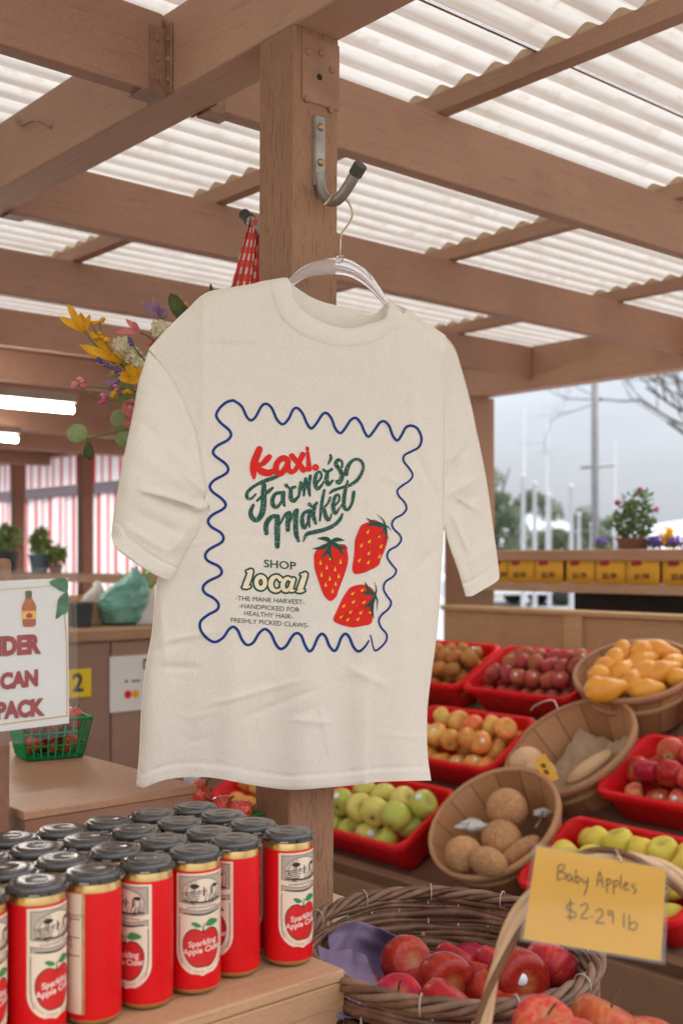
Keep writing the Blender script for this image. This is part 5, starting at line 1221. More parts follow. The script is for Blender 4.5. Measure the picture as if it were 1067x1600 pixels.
def rrect(hx, hy, r, n=6):
    out = []
    for cx, cy, a0 in ((hx-r, hy-r, 0), (-hx+r, hy-r, 90), (-hx+r, -hy+r, 180), (hx-r, -hy+r, 270)):
        for k in range(n+1): a = R(a0 + 90*k/n); out.append((cx + r*math.cos(a), cy + r*math.sin(a)))
    return out
b = MB(); rows = []
for hx, hy, r, z in ((0.0, 0.0, 0, -BD), (BW/2-0.052, BL/2-0.052, .03, -BD), (BW/2-0.040, BL/2-0.040, .035, -BD+0.012), (BW/2-0.020, BL/2-0.020, .04, -0.010), (BW/2-0.016, BL/2-0.016, .04, 0.0), (BW/2-0.003, BL/2-0.003, .045, 0.001), (BW/2, BL/2, .045, -0.003), (BW/2, BL/2, .045, -0.020), (BW/2-0.002, BL/2-0.002, .045, -0.021), (BW/2-0.013, BL/2-0.013, .04, -0.0185), (BW/2-0.036, BL/2-0.036, .035, -BD+0.004), (BW/2-0.045, BL/2-0.045, .03, -BD-0.004), (0.0, 0.0, 0, -BD-0.004)):
    rows.append([(x, y, z) for x, y in (rrect(hx, hy, r) if hx else [(0, 0)]*28)])
b.grid(rows, closed=True, flip=False); o = b.build('produce_bin', M['bin'], sharp=50); BINM = o.data; bpy.data.objects.remove(o)
def bin_(p, q, label, tip=0.0):
    o = bpy.data.objects.new('produce_bin', BINM); COL.objects.link(o); o.location = SLP(p + BL/2, q + BW/2, 0); o.rotation_euler = SROT.to_euler()
    return tag(o, label, 'bin', 'red plastic bins on the produce display')
QR = [0.0, 0.4275, 0.862]     # fronts of row 3 (low), 2, 1 (high)
rb = random.Random(21)
def fill(p, q, kind, size, what, where, nx, ny, layers, skip=0.0, extra='', qmax=1.0, jig=0.0):
    """fruit in rows parallel to the front rim; row 0 against the front"""
    x0, y0 = q + 0.024 + size, p + 0.024 + size; wx, wy = BW - 0.048 - 2*size, BL - 0.048 - 2*size
    for li, h in enumerate(layers):
        nrow = nx - li; ncol = ny - (li % 2)
        for i in range(nrow):
            fx = (i + 0.5*li)/(nx - 1)
            if fx > qmax: continue
            for j in range(ncol):
                if rb.random() < skip: continue
                off = 0.5*((i + li) % 2)
                fy = (j + off)/(ny - 0.5)
                if fy > 1.02: continue
                hh = h + rb.uniform(-.006, .010) + 0.02*math.sin(math.pi*min(1, fx/qmax))
                pos = SLP(y0 + wy*min(1, fy) + rb.uniform(-.006, .006), x0 + wx*fx + rb.uniform(-.006, .006), hh)
                e = (rb.uniform(-1.3, 1.3), rb.uniform(-1.3, 1.3), rb.uniform(0, 6.28)); sz = size*rb.uniform(.92, 1.06)
                lay = ['', ' upper layer,'][0]
                rown = ['front', 'second', 'third', 'fourth', 'fifth'][min(i, 4)]
                lab = '%s, %s, %s %s row, %s from post' % (what, where, 'upper' if li else 'lower', rown, ORD[ncol - 1 - j])
                st = (-0.35 + rb.uniform(-.5, .5), -1, 0.7 + rb.uniform(-.4, .4)) if rb.random() < 0.16 else None
                fruit(kind if isinstance(kind, str) else rb.choice(kind), pos, sz, e, lab, what + 's in the ' + where, stem=False, sticker=st, rs=rb)
V1 = 2.52
bin_(V1, QR[2], 'red bin of dull red apples, top row beside the orange gourd basket'); fill(V1, QR[2], ('dull', 'dull', 'dull2'), 0.036, 'dull red apple', 'top middle bin', 4, 7, (-0.052, 0.004))
bin_(V1 + BL + 0.008, QR[2], 'red bin of russet brown fruit, top row beside the corner post'); fill(V1 + BL + 0.008, QR[2], 'russet', 0.036, 'russet brown apple', 'top bin by corner post', 4, 7, (-0.058, -0.004))
bin_(V1 + 0.04, QR[1], 'red bin of yellow blushed apples touching the shirt edge, middle row'); fill(V1 + 0.04, QR[1], 'blush', 0.0415, 'yellow blushed apple', 'middle bin by shirt', 3, 6, (-0.056, 0.004))
bin_(V1 + 0.04 + BL + 0.008, QR[1], 'red bin hidden mostly behind the shirt, middle row')
fill(V1 + 0.04 + BL + 0.008, QR[1], 'blush', 0.040, 'yellow blushed apple', 'middle bin behind shirt', 3, 6, (-0.05,))
bin_(V1 + 0.07, QR[0], 'red bin of green apples in the lowest row right by the post'); fill(V1 + 0.07, QR[0], ('green', 'green', 'green2'), 0.048, 'green apple', 'lowest bin by post', 3, 5, (-0.058, 0.004), 0.04, qmax=0.80)
bin_(V1 + 0.07 + BL + 0.010, QR[0], 'red bin showing between shirt hem and the can lids'); fill(V1 + 0.07 + BL + 0.010, QR[0], 'blush', 0.038, 'orange blushed apple', 'bin under shirt hem', 3, 6, (-0.06,))
bin_(1.61, QR[1], 'red bin of red and yellow streaked apples, middle row past the empty basket'); fill(1.61, QR[1], ('mix', 'mix', 'mix', 'blush', 'red', 'red'), 0.0435, 'streaked red apple', 'middle bin past empty basket', 3, 6, (-0.056, 0.003))
bin_(1.605, QR[0], 'red bin of yellow apples directly behind the yellow price card'); fill(1.605, QR[0], 'yellow', 0.043, 'yellow apple', 'lowest bin behind price card', 3, 6, (-0.045, 0.014), 0.0, qmax=1.0)
bin_(1.55, QR[2], 'red bin of yellow green apples cut by the picture edge, top row'); fill(1.55, QR[2], 'green', 0.038, 'yellow green apple', 'top bin beyond gourds', 3, 6, (-0.07, -0.02))
# display body: sloped deck, front apron, end boards
b = MB(); b.box(-0.03, -0.4, -0.026, 1.24, 2.45, 0.0)
dk = sobj(b, 'display_stand', M['apron'], 1.62, 0.0, -0.138, smooth=False, bevel=0.003); tag(dk, 'brown sloping wooden stand under the red bins and bushel baskets', 'stand')
b = MB(); pa = SLP(1.2, -0.03, -0.138)
b.box(-0.03, -0.35, 0, 0.0, 2.85, pa.z - 0.004); fo = b.build('front_board', M['apron'], None, Vector((pa.x, pa.y, 0)), YAW, smooth=False, bevel=0.004)
fo.parent = dk; fo.matrix_parent_inverse = (Matrix.Translation(dk.location) @ SROT).inverted()
b = MB(); b.box(0.0, 0, 0, 0.03, 3.2, 0.055); lip = sobj(b, 'lip_rail', M['apron'], 1.22, -0.035, -0.150, smooth=False, bevel=0.003); lip.parent = dk; lip.matrix_parent_inverse = (Matrix.Translation(dk.location) @ SROT).inverted()
for vv in (1.3, 2.7, 4.0):
    b = MB(); b.box(0, 0, 0, 0.06, 0.06, CZ - 0.60); lg = b.build('leg', M['apron'], None, UV(3.15, vv, -CZ), YAW, smooth=False); lg.parent = dk; lg.matrix_parent_inverse = (Matrix.Translation(dk.location) @ SROT).inverted()
# ------------------------------------------------------------------ bushel baskets
t = NT('bushel_basket_veneer'); v = t.coord(rand=True); sepv = t.n('ShaderNodeUVMap'); sx = t.n('ShaderNodeSeparateXYZ'); t.l(sepv.outputs[0], sx.inputs[0])
fr = t.math('FRACT', t.math('MULTIPLY', sx.outputs[0], 15.0)); gap = t.math('ADD', t.mr(fr, 0.0, 0.05, 1, 0), t.mr(fr, 0.95, 1.0, 0, 1))
idx = t.math('FLOOR', t.math('MULTIPLY', sx.outputs[0], 15.0)); wn = t.n('ShaderNodeTexWhiteNoise', noise_dimensions='1D'); t.l(idx, wn.inputs['W'])
base = t.ramp(wn.outputs['Value'], [(0.0, (0.40, 0.175, 0.070)), (0.5, (0.50, 0.235, 0.10)), (1.0, (0.56, 0.285, 0.13))])
mp_ = t.n('ShaderNodeMapping'); mp_.inputs['Scale'].default_value = (90, 4, 1); t.l(sepv.outputs[0], mp_.inputs['Vector'])
base = t.mix(t.mr(t.noise(mp_.outputs[0], 3, 4), .4, .7, 0, .4), base, (0.22, 0.11, 0.05)); base = t.mix(t.math('MULTIPLY', gap, 0.75), base, (0.06, 0.03, 0.015))
t.set(Base_Color=base, Roughness=0.7, Normal=t.bump(gap, -0.5, 0.002)); M['veneer'] = t.m
M['hoop'] = painted_wood('hoop_wood', (0.50, 0.27, 0.135), 'x', 0.6, 0.2, 0.3)
def bushel(loc, axis, r, h, label, group='round wooden bushel baskets'):
    ax = Vector(axis).normalized(); q_ = ax.to_track_quat('Z', 'Y'); o = empty('bushel_basket', loc); o.rotation_euler = q_.to_euler(); tag(o, label, 'basket', group)
    def shell(rr0, z0, rr1, z1, flip): # open side wall with UVs
        n = 60; rows = [[((rr0 + (rr1-rr0)*k/8)*math.cos(2*math.pi*j/n), (rr0 + (rr1-rr0)*k/8)*math.sin(2*math.pi*j/n), z0 + (z1-z0)*k/8) for j in range(n+1)] for k in range(9)]
        return rows, n
    def withuv(mb_rows, name, mat, flip):
        b = MB(); b.grid(mb_rows, flip=flip); ob = b.build(name, mat, o); uv = ob.data.uv_layers.new(name='UVMap'); n1 = len(mb_rows[0])
        for pl in ob.data.polygons:
            for li in pl.loop_indices:
                i, j = divmod(ob.data.loops[li].vertex_index, n1); uv.data[li].uv = (j/(n1-1), i/(len(mb_rows)-1))
        return ob
    rin, n = shell(r*0.72, -h, r*0.97, 0.0, False); withuv(rin, 'inner_wall', M['veneer'], True)
    rout, n = shell(r*0.745, -h - 0.004, r*0.995, 0.0, False); withuv(rout, 'outer_wall', M['veneer'], False)
    b = MB(); b.lathe([(0, -h), (r*0.72, -h)], 40); b.lathe([(r*0.745, -h-0.004), (0, -h-0.004)], 40); b.build('base', M['veneer'], o)
    b = MB(); b.lathe([(r*0.955, -0.002), (r*0.958, 0.005), (r*1.02, 0.006), (r*1.028, 0.0), (r*1.018, -0.020), (r*0.992, -0.020)], 60); b.lathe([(r*0.966, -0.002), (r*0.945, -0.022), (r*0.952, -0.024)], 60); b.build('rim_hoop', M['hoop'], o)
    b = MB(); b.lathe([(r*0.91, -h*0.45), (r*0.925, -h*0.45 + 0.002), (r*0.94, -h*0.33), (r*0.92, -h*0.33 + .002)], 60); b.build('lower_hoop', M['hoop'], o)
    b = MB()
    for k in range(15):
        a = 2*math.pi*(k + .5)/15; e = Vector((math.cos(a), math.sin(a), 0)); tt = Vector((-math.sin(a), math.cos(a), 0)); c_ = e*(r*1.0235) + Vector((0, 0, -0.009)); b.tube([c_ - tt*0.004, c_ + tt*0.004], 0.0008, 5)
    b.build('staple', M['steel'], o)
    return o
nrm = (SROT.to_3x3() @ Vector((0, 0, 1)))
def tilt_axis(tow, up): # lean of the opening: towards the viewer by tow, and up
    return Vector((tow[0], tow[1], up))
t = NT('orange_gourd_skin'); v = t.coord(rand=True)
t.set(Base_Color=t.ramp(t.noise(v, 14, 3), [(0.3, (0.66, 0.24, 0.02)), (0.7, (0.78, 0.36, 0.035))]), Roughness=0.45, Normal=t.bump(t.noise(v, 60, 3), .15, .001)); M['gourd'] = t.m
def gourd_mesh(L_, r, neck):
    b = MB(); n = 14; rows = []
    for i in range(n + 1):
        t_ = i/n; x = L_*(t_ - 0.5); rr = r*math.sqrt(max(0, 1 - (2*t_-1)**2))*(1 - neck*sstep(.45, .8, t_)) 
        rows.append([(x, rr*math.cos(a)*(1+.02*math.cos(3*a)), rr*math.sin(a) + 0.02*math.sin(t_*3)*L_) for a in [2*math.pi*k/16 for k in range(16)]])
    b.grid(rows, closed=True); o = b.build('gourd', M['gourd']); me = o.data; bpy.data.objects.remove(o); return me
GM = [gourd_mesh(0.135, 0.038, .25), gourd_mesh(0.105, 0.036, .1), gourd_mesh(0.16, 0.040, .35), gourd_mesh(0.085, 0.034, .0)]
# basket of orange gourds (top row)
d1 = 3.93; B1 = bushel(PX(990, 1046, d1), (-0.24, -0.36, 0.92), 0.204, 0.17, 'round wooden basket full of orange gourds in the top row')
gl = [((950,1078),2,20),((985,1065),1,70),((1015,1052),2,15),((1035,1050),2,25),((930,1075),3,60),((972,1020),1,95),((945,1042),3,10),((1000,1018),3,30),((1030,1020),2,-15),((1050,1040),1,40),((972,1050),2,50),((1010,1078),0,10),((1002,1035),0,30),((1058,1060),3,0),((960,1030),3,80),((935,1055),3,5)]
gd = ['long orange gourd low at the front of the basket', 'orange gourd in the centre of the basket heap', 'big orange gourd lying across the basket heap', 'long orange gourd at the far side of the heap', 'small orange gourd by the basket rim near the apples', 'round orange gourd standing tall on top', 'little orange gourd tucked behind the rim hoop', 'small orange gourd at the back of the heap', 'orange gourd lying along the back of the heap', 'orange gourd at the side nearest the yellow green bin', 'curved orange gourd across the middle', 'orange gourd touching the front hoop', 'orange gourd wedged under the top ones', 'short orange gourd at the far rim', 'small gourd beside the tall one', 'smallest orange gourd against the inner wall']
for i, ((x, y), gm, an) in enumerate(gl):
    o = bpy.data.objects.new('gourd', GM[gm]); COL.objects.link(o); o.location = PX(x, y, d1 - 0.05 + (1050 - y)/FL*d1*1.5 + rb.uniform(-.02, .02)); o.rotation_euler = (rb.uniform(-.4, .4), -R(an)*0.6, R(an)*0.7); s_ = 0.95 + rb.random()*.15; o.scale = (s_, s_, s_)
    tag(o, gd[i], 'gourd', 'orange gourds in the bushel basket')
# nearly empty basket (middle row) with two tan squashes, paper lining and a clipped tag
d2 = 3.74; B2 = bushel(PX(888, 1166, d2), (-0.52, -0.32, 0.80), 0.229, 0.150, 'nearly empty wooden basket with paper lining, leaning in the middle row')
M['tan'] = fruitmat('tan_squash_skin', [(0.3, (0.56, 0.36, 0.19)), (0.7, (0.66, 0.46, 0.27))], .3, .6, spots=.1)
M['brownf'] = fruitmat('brown_gourd_skin', [(0.3, (0.36, 0.155, 0.055)), (0.5, (0.50, 0.245, 0.10)), (0.75, (0.58, 0.33, 0.16))], .5, .7, spots=.3)
t = NT('netted_skin'); v = t.coord(rand=True); vo = t.n('ShaderNodeTexVoronoi', feature='DISTANCE_TO_EDGE'); vo.inputs['Scale'].default_value = 75; t.l(v, vo.inputs['Vector']); ed = t.mr(vo.outputs['Distance'], 0.0, 0.10, 1, 0)
t.set(Base_Color=t.mix(t.math('MULTIPLY', ed, .55), t.ramp(t.noise(v, 12, 5, .65), [(0.3, (0.34, 0.145, 0.05)), (0.7, (0.50, 0.25, 0.10))]), (0.62, 0.40, 0.22)), Roughness=.75, Normal=t.bump(t.math('ADD', ed, t.noise(v, 90, 4)), .5, .0018)); M['netted'] = t.m
def round_thing(name, cat, x, y, d, r, mat, label, group, sc=(1, 1, 1)):
    b = MB(); b.ball((0, 0, 0), r, 22, 14, sc); o = b.build(name, M[mat], loc=PX(x, y, d)); o.rotation_euler = (rb.uniform(-1, 1), rb.uniform(-1, 1), rb.uniform(0, 3)); return tag(o, label, cat, group)
round_thing('squash', 'squash', 822, 1191, d2 - 0.02, 0.056, 'tan', 'pale tan squash at the low end of the nearly empty basket', 'tan squashes', (1, 1, .88)); round_thing('squash', 'squash', 843, 1209, d2 - 0.11, 0.052, 'tan', 'pale tan squash half covered by the clipped yellow tag', 'tan squashes', (1, 1, .9))
B2M = Matrix.Translation(B2.location) @ B2.rotation_euler.to_matrix().to_4x4()
M['liner'] = plain('brown_paper_liner', (0.36, 0.25, 0.16), 0.85, 0.25, 10, 0.6, 22)
b = MB(); rows = []
for i in range(41):
    row = []
    for j in range(41):
        fx, fy = i/20 - 1, j/20 - 1; rr = math.hypot(fx, fy); row.append(B2M @ Vector((fx*0.120*(1 + .16*noise.noise(Vector((fy*2, 1, 1)))) + 0.02, fy*0.130*(1 + .16*noise.noise(Vector((fx*2, 4, 1)))), -0.118 + 0.05*rr*rr*0.6 + 0.020*noise.noise(Vector((fx*1.9, fy*1.9, 1))) + 0.016*abs(noise.noise(Vector((fx*3.5, fy*3.5, 5)))) + 0.004*noise.noise(Vector((fx*9, fy*9, 5))))))
    rows.append(row)
b.grid(rows); tag(b.build('paper_liner', M['liner'], origin=PX(900, 1170, d2)), 'crumpled brown paper lining the nearly empty basket', 'paper')
M['pale_s'] = plain('pale_straw', (0.62, 0.47, 0.30), .8, .2, 20, .4, 60)
b = MB(); b.ball((0,0,0), 0.062, 20, 12, (1.5, .55, .30)); o = b.build('squash', M['tan'], loc=PX(920, 1198, d2 - 0.055)); o.rotation_euler = (0.2, R(-33), R(10)); tag(o, 'long pale squash lying along the lower rim of the leaning basket', 'squash', 'tan squashes')
# basket of round brown fruit (low row)
d3 = 3.47; B3 = bushel(PX(770, 1283, d3), (-0.47, -0.45, 0.76), 0.2095, 0.148, 'leaning wooden basket holding four round brown gourds, low row')
round_thing('round_gourd', 'gourd', 792, 1264, d3 + 0.05, 0.0635, 'netted', 'highest round brown gourd in the leaning basket', 'round brown gourds'); round_thing('round_gourd', 'gourd', 783, 1313, d3 - 0.035, 0.0615, 'netted', 'round brown gourd in the middle of the leaning basket', 'round brown gourds')
round_thing('round_gourd', 'gourd', 724, 1335, d3 - 0.075, 0.056, 'netted', 'round brown gourd nearest the green apples', 'round brown gourds', (1, .93, 1)); round_thing('round_gourd', 'gourd', 762, 1347, d3 - 0.15, 0.053, 'netted', 'round brown gourd lowest against the basket rim', 'round brown gourds', (1.2, .9, .8))
o = round_thing('long_gourd', 'gourd', 812, 1330, d3 - 0.105, 0.037, 'netted', 'narrow brown gourd resting against the low rim', 'round brown gourds', (1.9, .8, .8)); o.rotation_euler = (0, R(-35), 0)
M['tissue'] = plain('grey_paper_tissue', (0.56, 0.53, 0.50), .8, .1, 30, .5, 50)
def tissue(x, y, d, r, label):
    b = MB(); rt = random.Random(int(x)); n, m = 40, 14; rows = []
    for i in range(m + 1):
        th = math.pi*i/m; rows.append([(r*math.sin(th)*math.cos(a)*(.75 + .5*math.cos(5*a + x)*math.sin(th) + .6*noise.noise(Vector((math.cos(a)*1.7, math.sin(a)*1.7, i*.5 + x)))), r*.6*math.sin(th)*math.sin(a), -r*.45*math.cos(th)*(1 + .9*noise.noise(Vector((math.cos(a)*2, math.sin(a)*2, i + x))))) for a in [2*math.pi*k/n for k in range(n)]])
    b.grid(rows, closed=True); tag(b.build('paper_scrap', M['tissue'], loc=PX(x, y, d)), label, 'paper', 'paper scraps in the leaning basket')
tissue(738, 1290, d3 + 0.0, 0.040, 'crumpled pale paper scrap left of the gourds'.replace('left of', 'next to')); tissue(848, 1270, d3 + 0.02, 0.028, 'small grey paper scrap under the far basket rim')
b = MB(); b.tube([PX(836, 1293, d3 - 0.06), PX(843, 1283, d3 - 0.03), PX(848, 1268, d3)], 0.003, 6); tag(b.build('twig', M['steel'], origin=PX(843, 1283, d3 - .03)), 'thin grey twig leaning on the basket wall by the paper scrap', 'twig')
# yellow tags clipped to the baskets, wire handle
M['card'] = plain('yellow_card', (0.66, 0.345, 0.032), .55, .06, 8); M['marker'] = plain('brown_marker', (0.09, 0.035, 0.012), .6)
def tagcard(c, d, label, mk=True, tl=0.02):
    P_ = [PX(x, y, d + dd) for (x, y), dd in zip(c, (0.01, 0.01, -tl, -tl))]; r_ = empty('price_tag', P_[0]); tag(r_, label, 'price tag', 'yellow price tags on the baskets')
    P_ = [p - P_[0] for p in P_]; nn = (P_[1]-P_[0]).cross(P_[3]-P_[0]).normalized()*-0.0012
    b = MB(); b.add(P_ + [p + nn for p in P_], [(3,2,1,0), (4,5,6,7), (0,1,5,4), (1,2,6,5), (2,3,7,6), (3,0,4,7)]); b.build('card', M['card'], r_, smooth=False)
    if mk:
        ng = -nn*1.4 if (nn.y > 0) else nn*1.4; b = MB(); e1 = P_[1]-P_[0]; e2 = P_[3]-P_[0]
        for fy in (0.3, 0.55):
            for k in range(4):
                rows = stroke([(0.35 + 0.06*math.sin(k), fy + 0.08*k, .10), (0.6, fy + 0.05 + .08*k, .10)], 3) if k < 2 else []
                if rows: b.grid([[e1*a[0] + e2*a[1] + ng, e1*c_[0] + e2*c_[1] + ng] for a, c_ in rows])
        b.build('handwriting', M['marker'], r_, smooth=False)
    return r_
tagcard([(834,1188),(851,1177),(873,1216),(852,1227)], d2 - 0.21, 'small yellow tag with brown writing clipped to the nearly empty basket')
tagcard([(964,1083),(974,1078),(984,1120),(974,1112)], d2 + 0.16, 'thin yellow tag hanging between the gourd basket and the empty basket', False)
M['wire'] = plain('thin_wire', (0.55, 0.5, 0.46), .35, .1, 30, Metallic=.6)
b = MB(); b.tube(catmull([PX(829, 1110, 3.55), PX(835, 1103, 3.53), PX(850, 1096, 3.5), PX(863, 1094, 3.5), PX(868, 1100, 3.48), PX(871, 1108, 3.46)], 4), 0.0022, 6); tag(b.build('basket_wire', M['wire'], origin=PX(850, 1100, 3.5)), 'bent wire handle standing up behind the empty basket', 'wire')
# ------------------------------------------------------------------ wicker baskets, baby apples, price card
t = NT('peeled_willow_brown'); v = t.coord((1,1,1)); 
c = t.ramp(t.noise(v, 26, 5, .65), [(0.3, (0.055, 0.021, 0.010)), (0.5, (0.13, 0.057, 0.029)), (0.72, (0.26, 0.13, 0.072))])
t.set(Base_Color=c, Roughness=0.5, Normal=t.bump(t.noise(v, 130, 4), .4, .0015)); M['wicker'] = t.m
M['wickerlight'] = plain('greyish_willow_rim', (0.20, 0.115, 0.07), .6, .3, 30, .4, 90); M['handle'] = plain('pale_twisted_cane', (0.50, 0.33, 0.19), .5, .18, 14, .35, 80); M['handle2'] = plain('brown_cane', (0.22, 0.11, 0.06), .5, .25, 20, .4, 80)
M['handle3'] = plain('dark_brown_strand', (0.16, 0.07, 0.03), .5, .25, 20, .4, 80)
M['tie'] = plain('clear_tie', (0.46, 0.41, 0.34), .3)
def wicker(loc, rx, ry, h, rot, name_label, nrow=13, stakes=26, seed=1, group='wicker baskets'):
    rw = random.Random(seed); o = empty('wicker_basket', loc, rot); tag(o, name_label, 'basket', group)
    prof = lambda z: 0.80 + 0.20*(z/h)**0.7    # z from 0 (base) to h
    for i in range(nrow):
        z = 0.006 + (h - 0.022)*i/(nrow - 1); s_ = prof(z); ph = (i % 2)*math.pi; n = stakes*6; r_ = 0.0062*rw.uniform(.7, 1.25); pts = []; sd_ = rw.uniform(0, 99)
        for k in range(n):
            a = 2*math.pi*k/n; wv_ = 0.0026*math.cos(stakes/4*a + ph + i); wob = 0.0018*noise.noise(Vector((math.cos(a)*3, math.sin(a)*3, sd_))); zz = z + 0.0075*noise.noise(Vector((math.cos(a)*2.2, math.sin(a)*2.2, sd_ + 5)))
            pts.append(((rx*s_ + wv_ + wob)*math.cos(a), (ry*s_ + wv_ + wob)*math.sin(a), zz))
        b = MB(); b.tube(pts, [r_*(0.85 + 0.4*abs(noise.noise(Vector((k*.05, sd_, 1))))) for k in range(n)], 6, closed=True); b.build('woven_rod', M['wicker'], o)
    b = MB()
    for k in range(stakes):
        a = 2*math.pi*k/stakes; b.tube([((rx*prof(z)) * math.cos(a), (ry*prof(z))*math.sin(a), z) for z in (0.0, h*.35, h*.7, h - 0.004)], 0.0014, 5)
    b.build('stake', M['tie'], o)
    for q_ in range(4):    # twisted rim
        pts = []; n = 160; sd_ = q_*1.57
        for k in range(n):
            a = 2*math.pi*k/n; tw = 9*a + sd_; pts.append(((rx + 0.0065*math.cos(tw))*math.cos(a), (ry + 0.0065*math.cos(tw))*math.sin(a), h - 0.006 + 0.0060*math.sin(tw) + 0.002*noise.noise(Vector((math.cos(a)*2, math.sin(a)*2, q_)))))
        b = MB(); b.tube(pts, 0.0046, 6, closed=True); b.build('rim_rod', M['wickerlight' if q_ % 2 else 'wicker'], o)
    b = MB(); b.lathe([(0, 0.002), (0.8, 0.002), (0.8, 0.0), (0.0, -0.002)], 40, Matrix.Diagonal((rx, ry, 1, 1))); b.build('base', M['wicker'], o)
    for k in range(11):
        a = 2*math.pi*(k + .5)/11; e = Vector((math.cos(a)*rx, math.sin(a)*ry, 0)); u_ = e.normalized(); b = MB()
        b.tube([tuple(e + u_*(0.0115*math.cos(c_)) + Vector((0, 0, h - 0.006 + 0.0125*math.sin(c_)))) for c_ in [R(-80 + 340*m/14) for m in range(15)]], 0.0009, 5); b.build('rim_tie', M['tie'], o)
    for k in range(7):
        a = R(60 + 13*k); b = MB(); zz = h*rw.uniform(.3, .75); s_ = prof(zz); e = Vector((rx*s_*math.cos(a), ry*s_*math.sin(a), zz)); b.ball(e - e.normalized()*0.0045 + Vector((0, 0, 0)), 0.0042, 8, 5); b.build('cut_end', M['handle2'] if k % 2 else M['can_knot'], o)
    return o
M['can_knot'] = plain('orange_cut_end', (0.42, 0.19, 0.08), .6)
BZ = -0.492; BH = 0.245
bc = Vector((0.137, 1.492, CZ + BZ - BH))
WB = wicker(bc, 0.186, 0.222, BH, R(8), 'brown wicker basket of baby red apples with a purple cloth, next to the crate', 26, 26, 4)
# baby apples in it (pixel, depth, radius, roll)
M['straws'] = M['stalk']
ba = [((634,1504),1.50,.0345,(1.15,.2,.4),'tall red baby apple against the purple cloth'), ((694,1537),1.42,.0385,(1.3,.9,.2),'red baby apple with pale stripe in the middle of the basket'), ((712,1508),1.53,.034,(.3,.5,1),'dark red baby apple behind the middle one'),
      ((623,1562),1.345,.031,(.5,-.3,.4),'smaller bright red baby apple by the front rim'), ((700,1574),1.325,.036,(.6,.3,1.3),'bright red baby apple pressed to the front rim'), ((775,1512),1.52,.033,(.2,.4,.8),'red baby apple half behind the cane handle'),
      ((806,1532),1.42,.0395,(1.35,-.35,.5),'yellow red baby apple with a white sticker'), ((858,1510),1.49,.036,(.7,.4,2),'plain red baby apple nearest the price card'), ((770,1560),1.40,.034,(.4,.2,.1),'red baby apple directly behind the handle'),
      ((745,1530),1.49,.034,(.4,.2,2.1),'red baby apple in the gap beside the handle'), ((660,1555),1.44,.034,(.4,.9,2.1),'red baby apple lying under the striped one')]
for i, ((x, y), d, r, e, lb) in enumerate(ba):
    fruit('red', PX(x, y, d), r, (e[0], e[1], e[2]), lb, 'baby apples in the wicker basket', stem=(i in (3,)), sticker=(0.12, -1, 0.42) if i == 6 else None, rs=rb)
for i in range(12):
    a = i*2.4; rr = 0.03 + 0.011*i
    fruit('red', bc + Vector((rr*math.cos(a)*.95, rr*math.sin(a), 0.155)), 0.034, (i, i*2, i), 'red baby apple buried under the others in the wicker basket', 'buried baby apples', stem=False, rs=rb)
# bed the apples lie on
b = MB(); b.lathe([(0, 0.125), (0.80, 0.120), (0.86, 0.110)], 40, Matrix.Diagonal((0.186, 0.222, 1, 1))); tag(b.build('packing_paper', M['liner'], loc=bc, rz=R(8)), 'brown packing paper under the baby apples in the wicker basket', 'paper')
# purple cloth
t = NT('purple_cotton'); v = t.coord(); t.set(Base_Color=t.ramp(t.noise(v, 12, 4), [(0.3, (0.15, 0.10, 0.18)), (0.7, (0.21, 0.15, 0.25))]), Roughness=0.8, Normal=t.bump(t.noise(v, 700, 2), .3, .0006)); M['purple'] = t.m
b = MB()
def cloth(mb, ctrl, amp, ph, ku=10, kv=9):
    rowsc = [catmull(r_, ku) for r_ in ctrl]; fine = [catmull(list(c_), kv) for c_ in zip(*rowsc)]; g = []
    for j in range(len(fine[0])):
        row = []
        for i in range(len(fine)):
            x, y, d = fine[i][j]; fi, fj = i/len(fine), j/len(fine[0])
            rg = abs(math.sin(fi*6.2 + fj*2.6 + ph)); d += amp*(1 - rg)**2 + amp*.5*math.sin(fi*11 - fj*6 + ph) + amp*.6*noise.noise(Vector((fi*5, fj*6, ph)))
            row.append(PX(x, y, d))
        g.append(row)
    mb.grid(g)
b = MB()
# hood of cloth standing against the back wall, hollow in its middle
cloth(b, [[(512,1462,1.585),(545,1440,1.60),(585,1447,1.635),(640,1474,1.60)], [(514,1484,1.555),(548,1464,1.60),(590,1472,1.655),(632,1488,1.60)], [(520,1510,1.52),(550,1498,1.60),(594,1500,1.655),(626,1508,1.575)], [(530,1536,1.48),(560,1530,1.55),(590,1530,1.59),(612,1532,1.54)]], 0.010, 0.4)
# drape falling forward over the near rim
cloth(b, [[(496,1477,1.50),(520,1486,1.525),(548,1484,1.535),(572,1494,1.53)], [(500,1502,1.46),(525,1510,1.475),(556,1512,1.49),(584,1524,1.49)], [(508,1534,1.41),(532,1540,1.42),(562,1544,1.435),(596,1550,1.44)], [(516,1566,1.36),(542,1572,1.365),(570,1575,1.375),(604,1572,1.39)], [(522,1588,1.335),(546,1590,1.335),(572,1590,1.345),(598,1588,1.35)]], 0.009, 2.0)
tag(b.build('purple_cloth', M['purple'], origin=PX(560, 1520, 1.5), solid=0.0012), 'purple cotton cloth tucked into the side of the wicker basket', 'cloth')
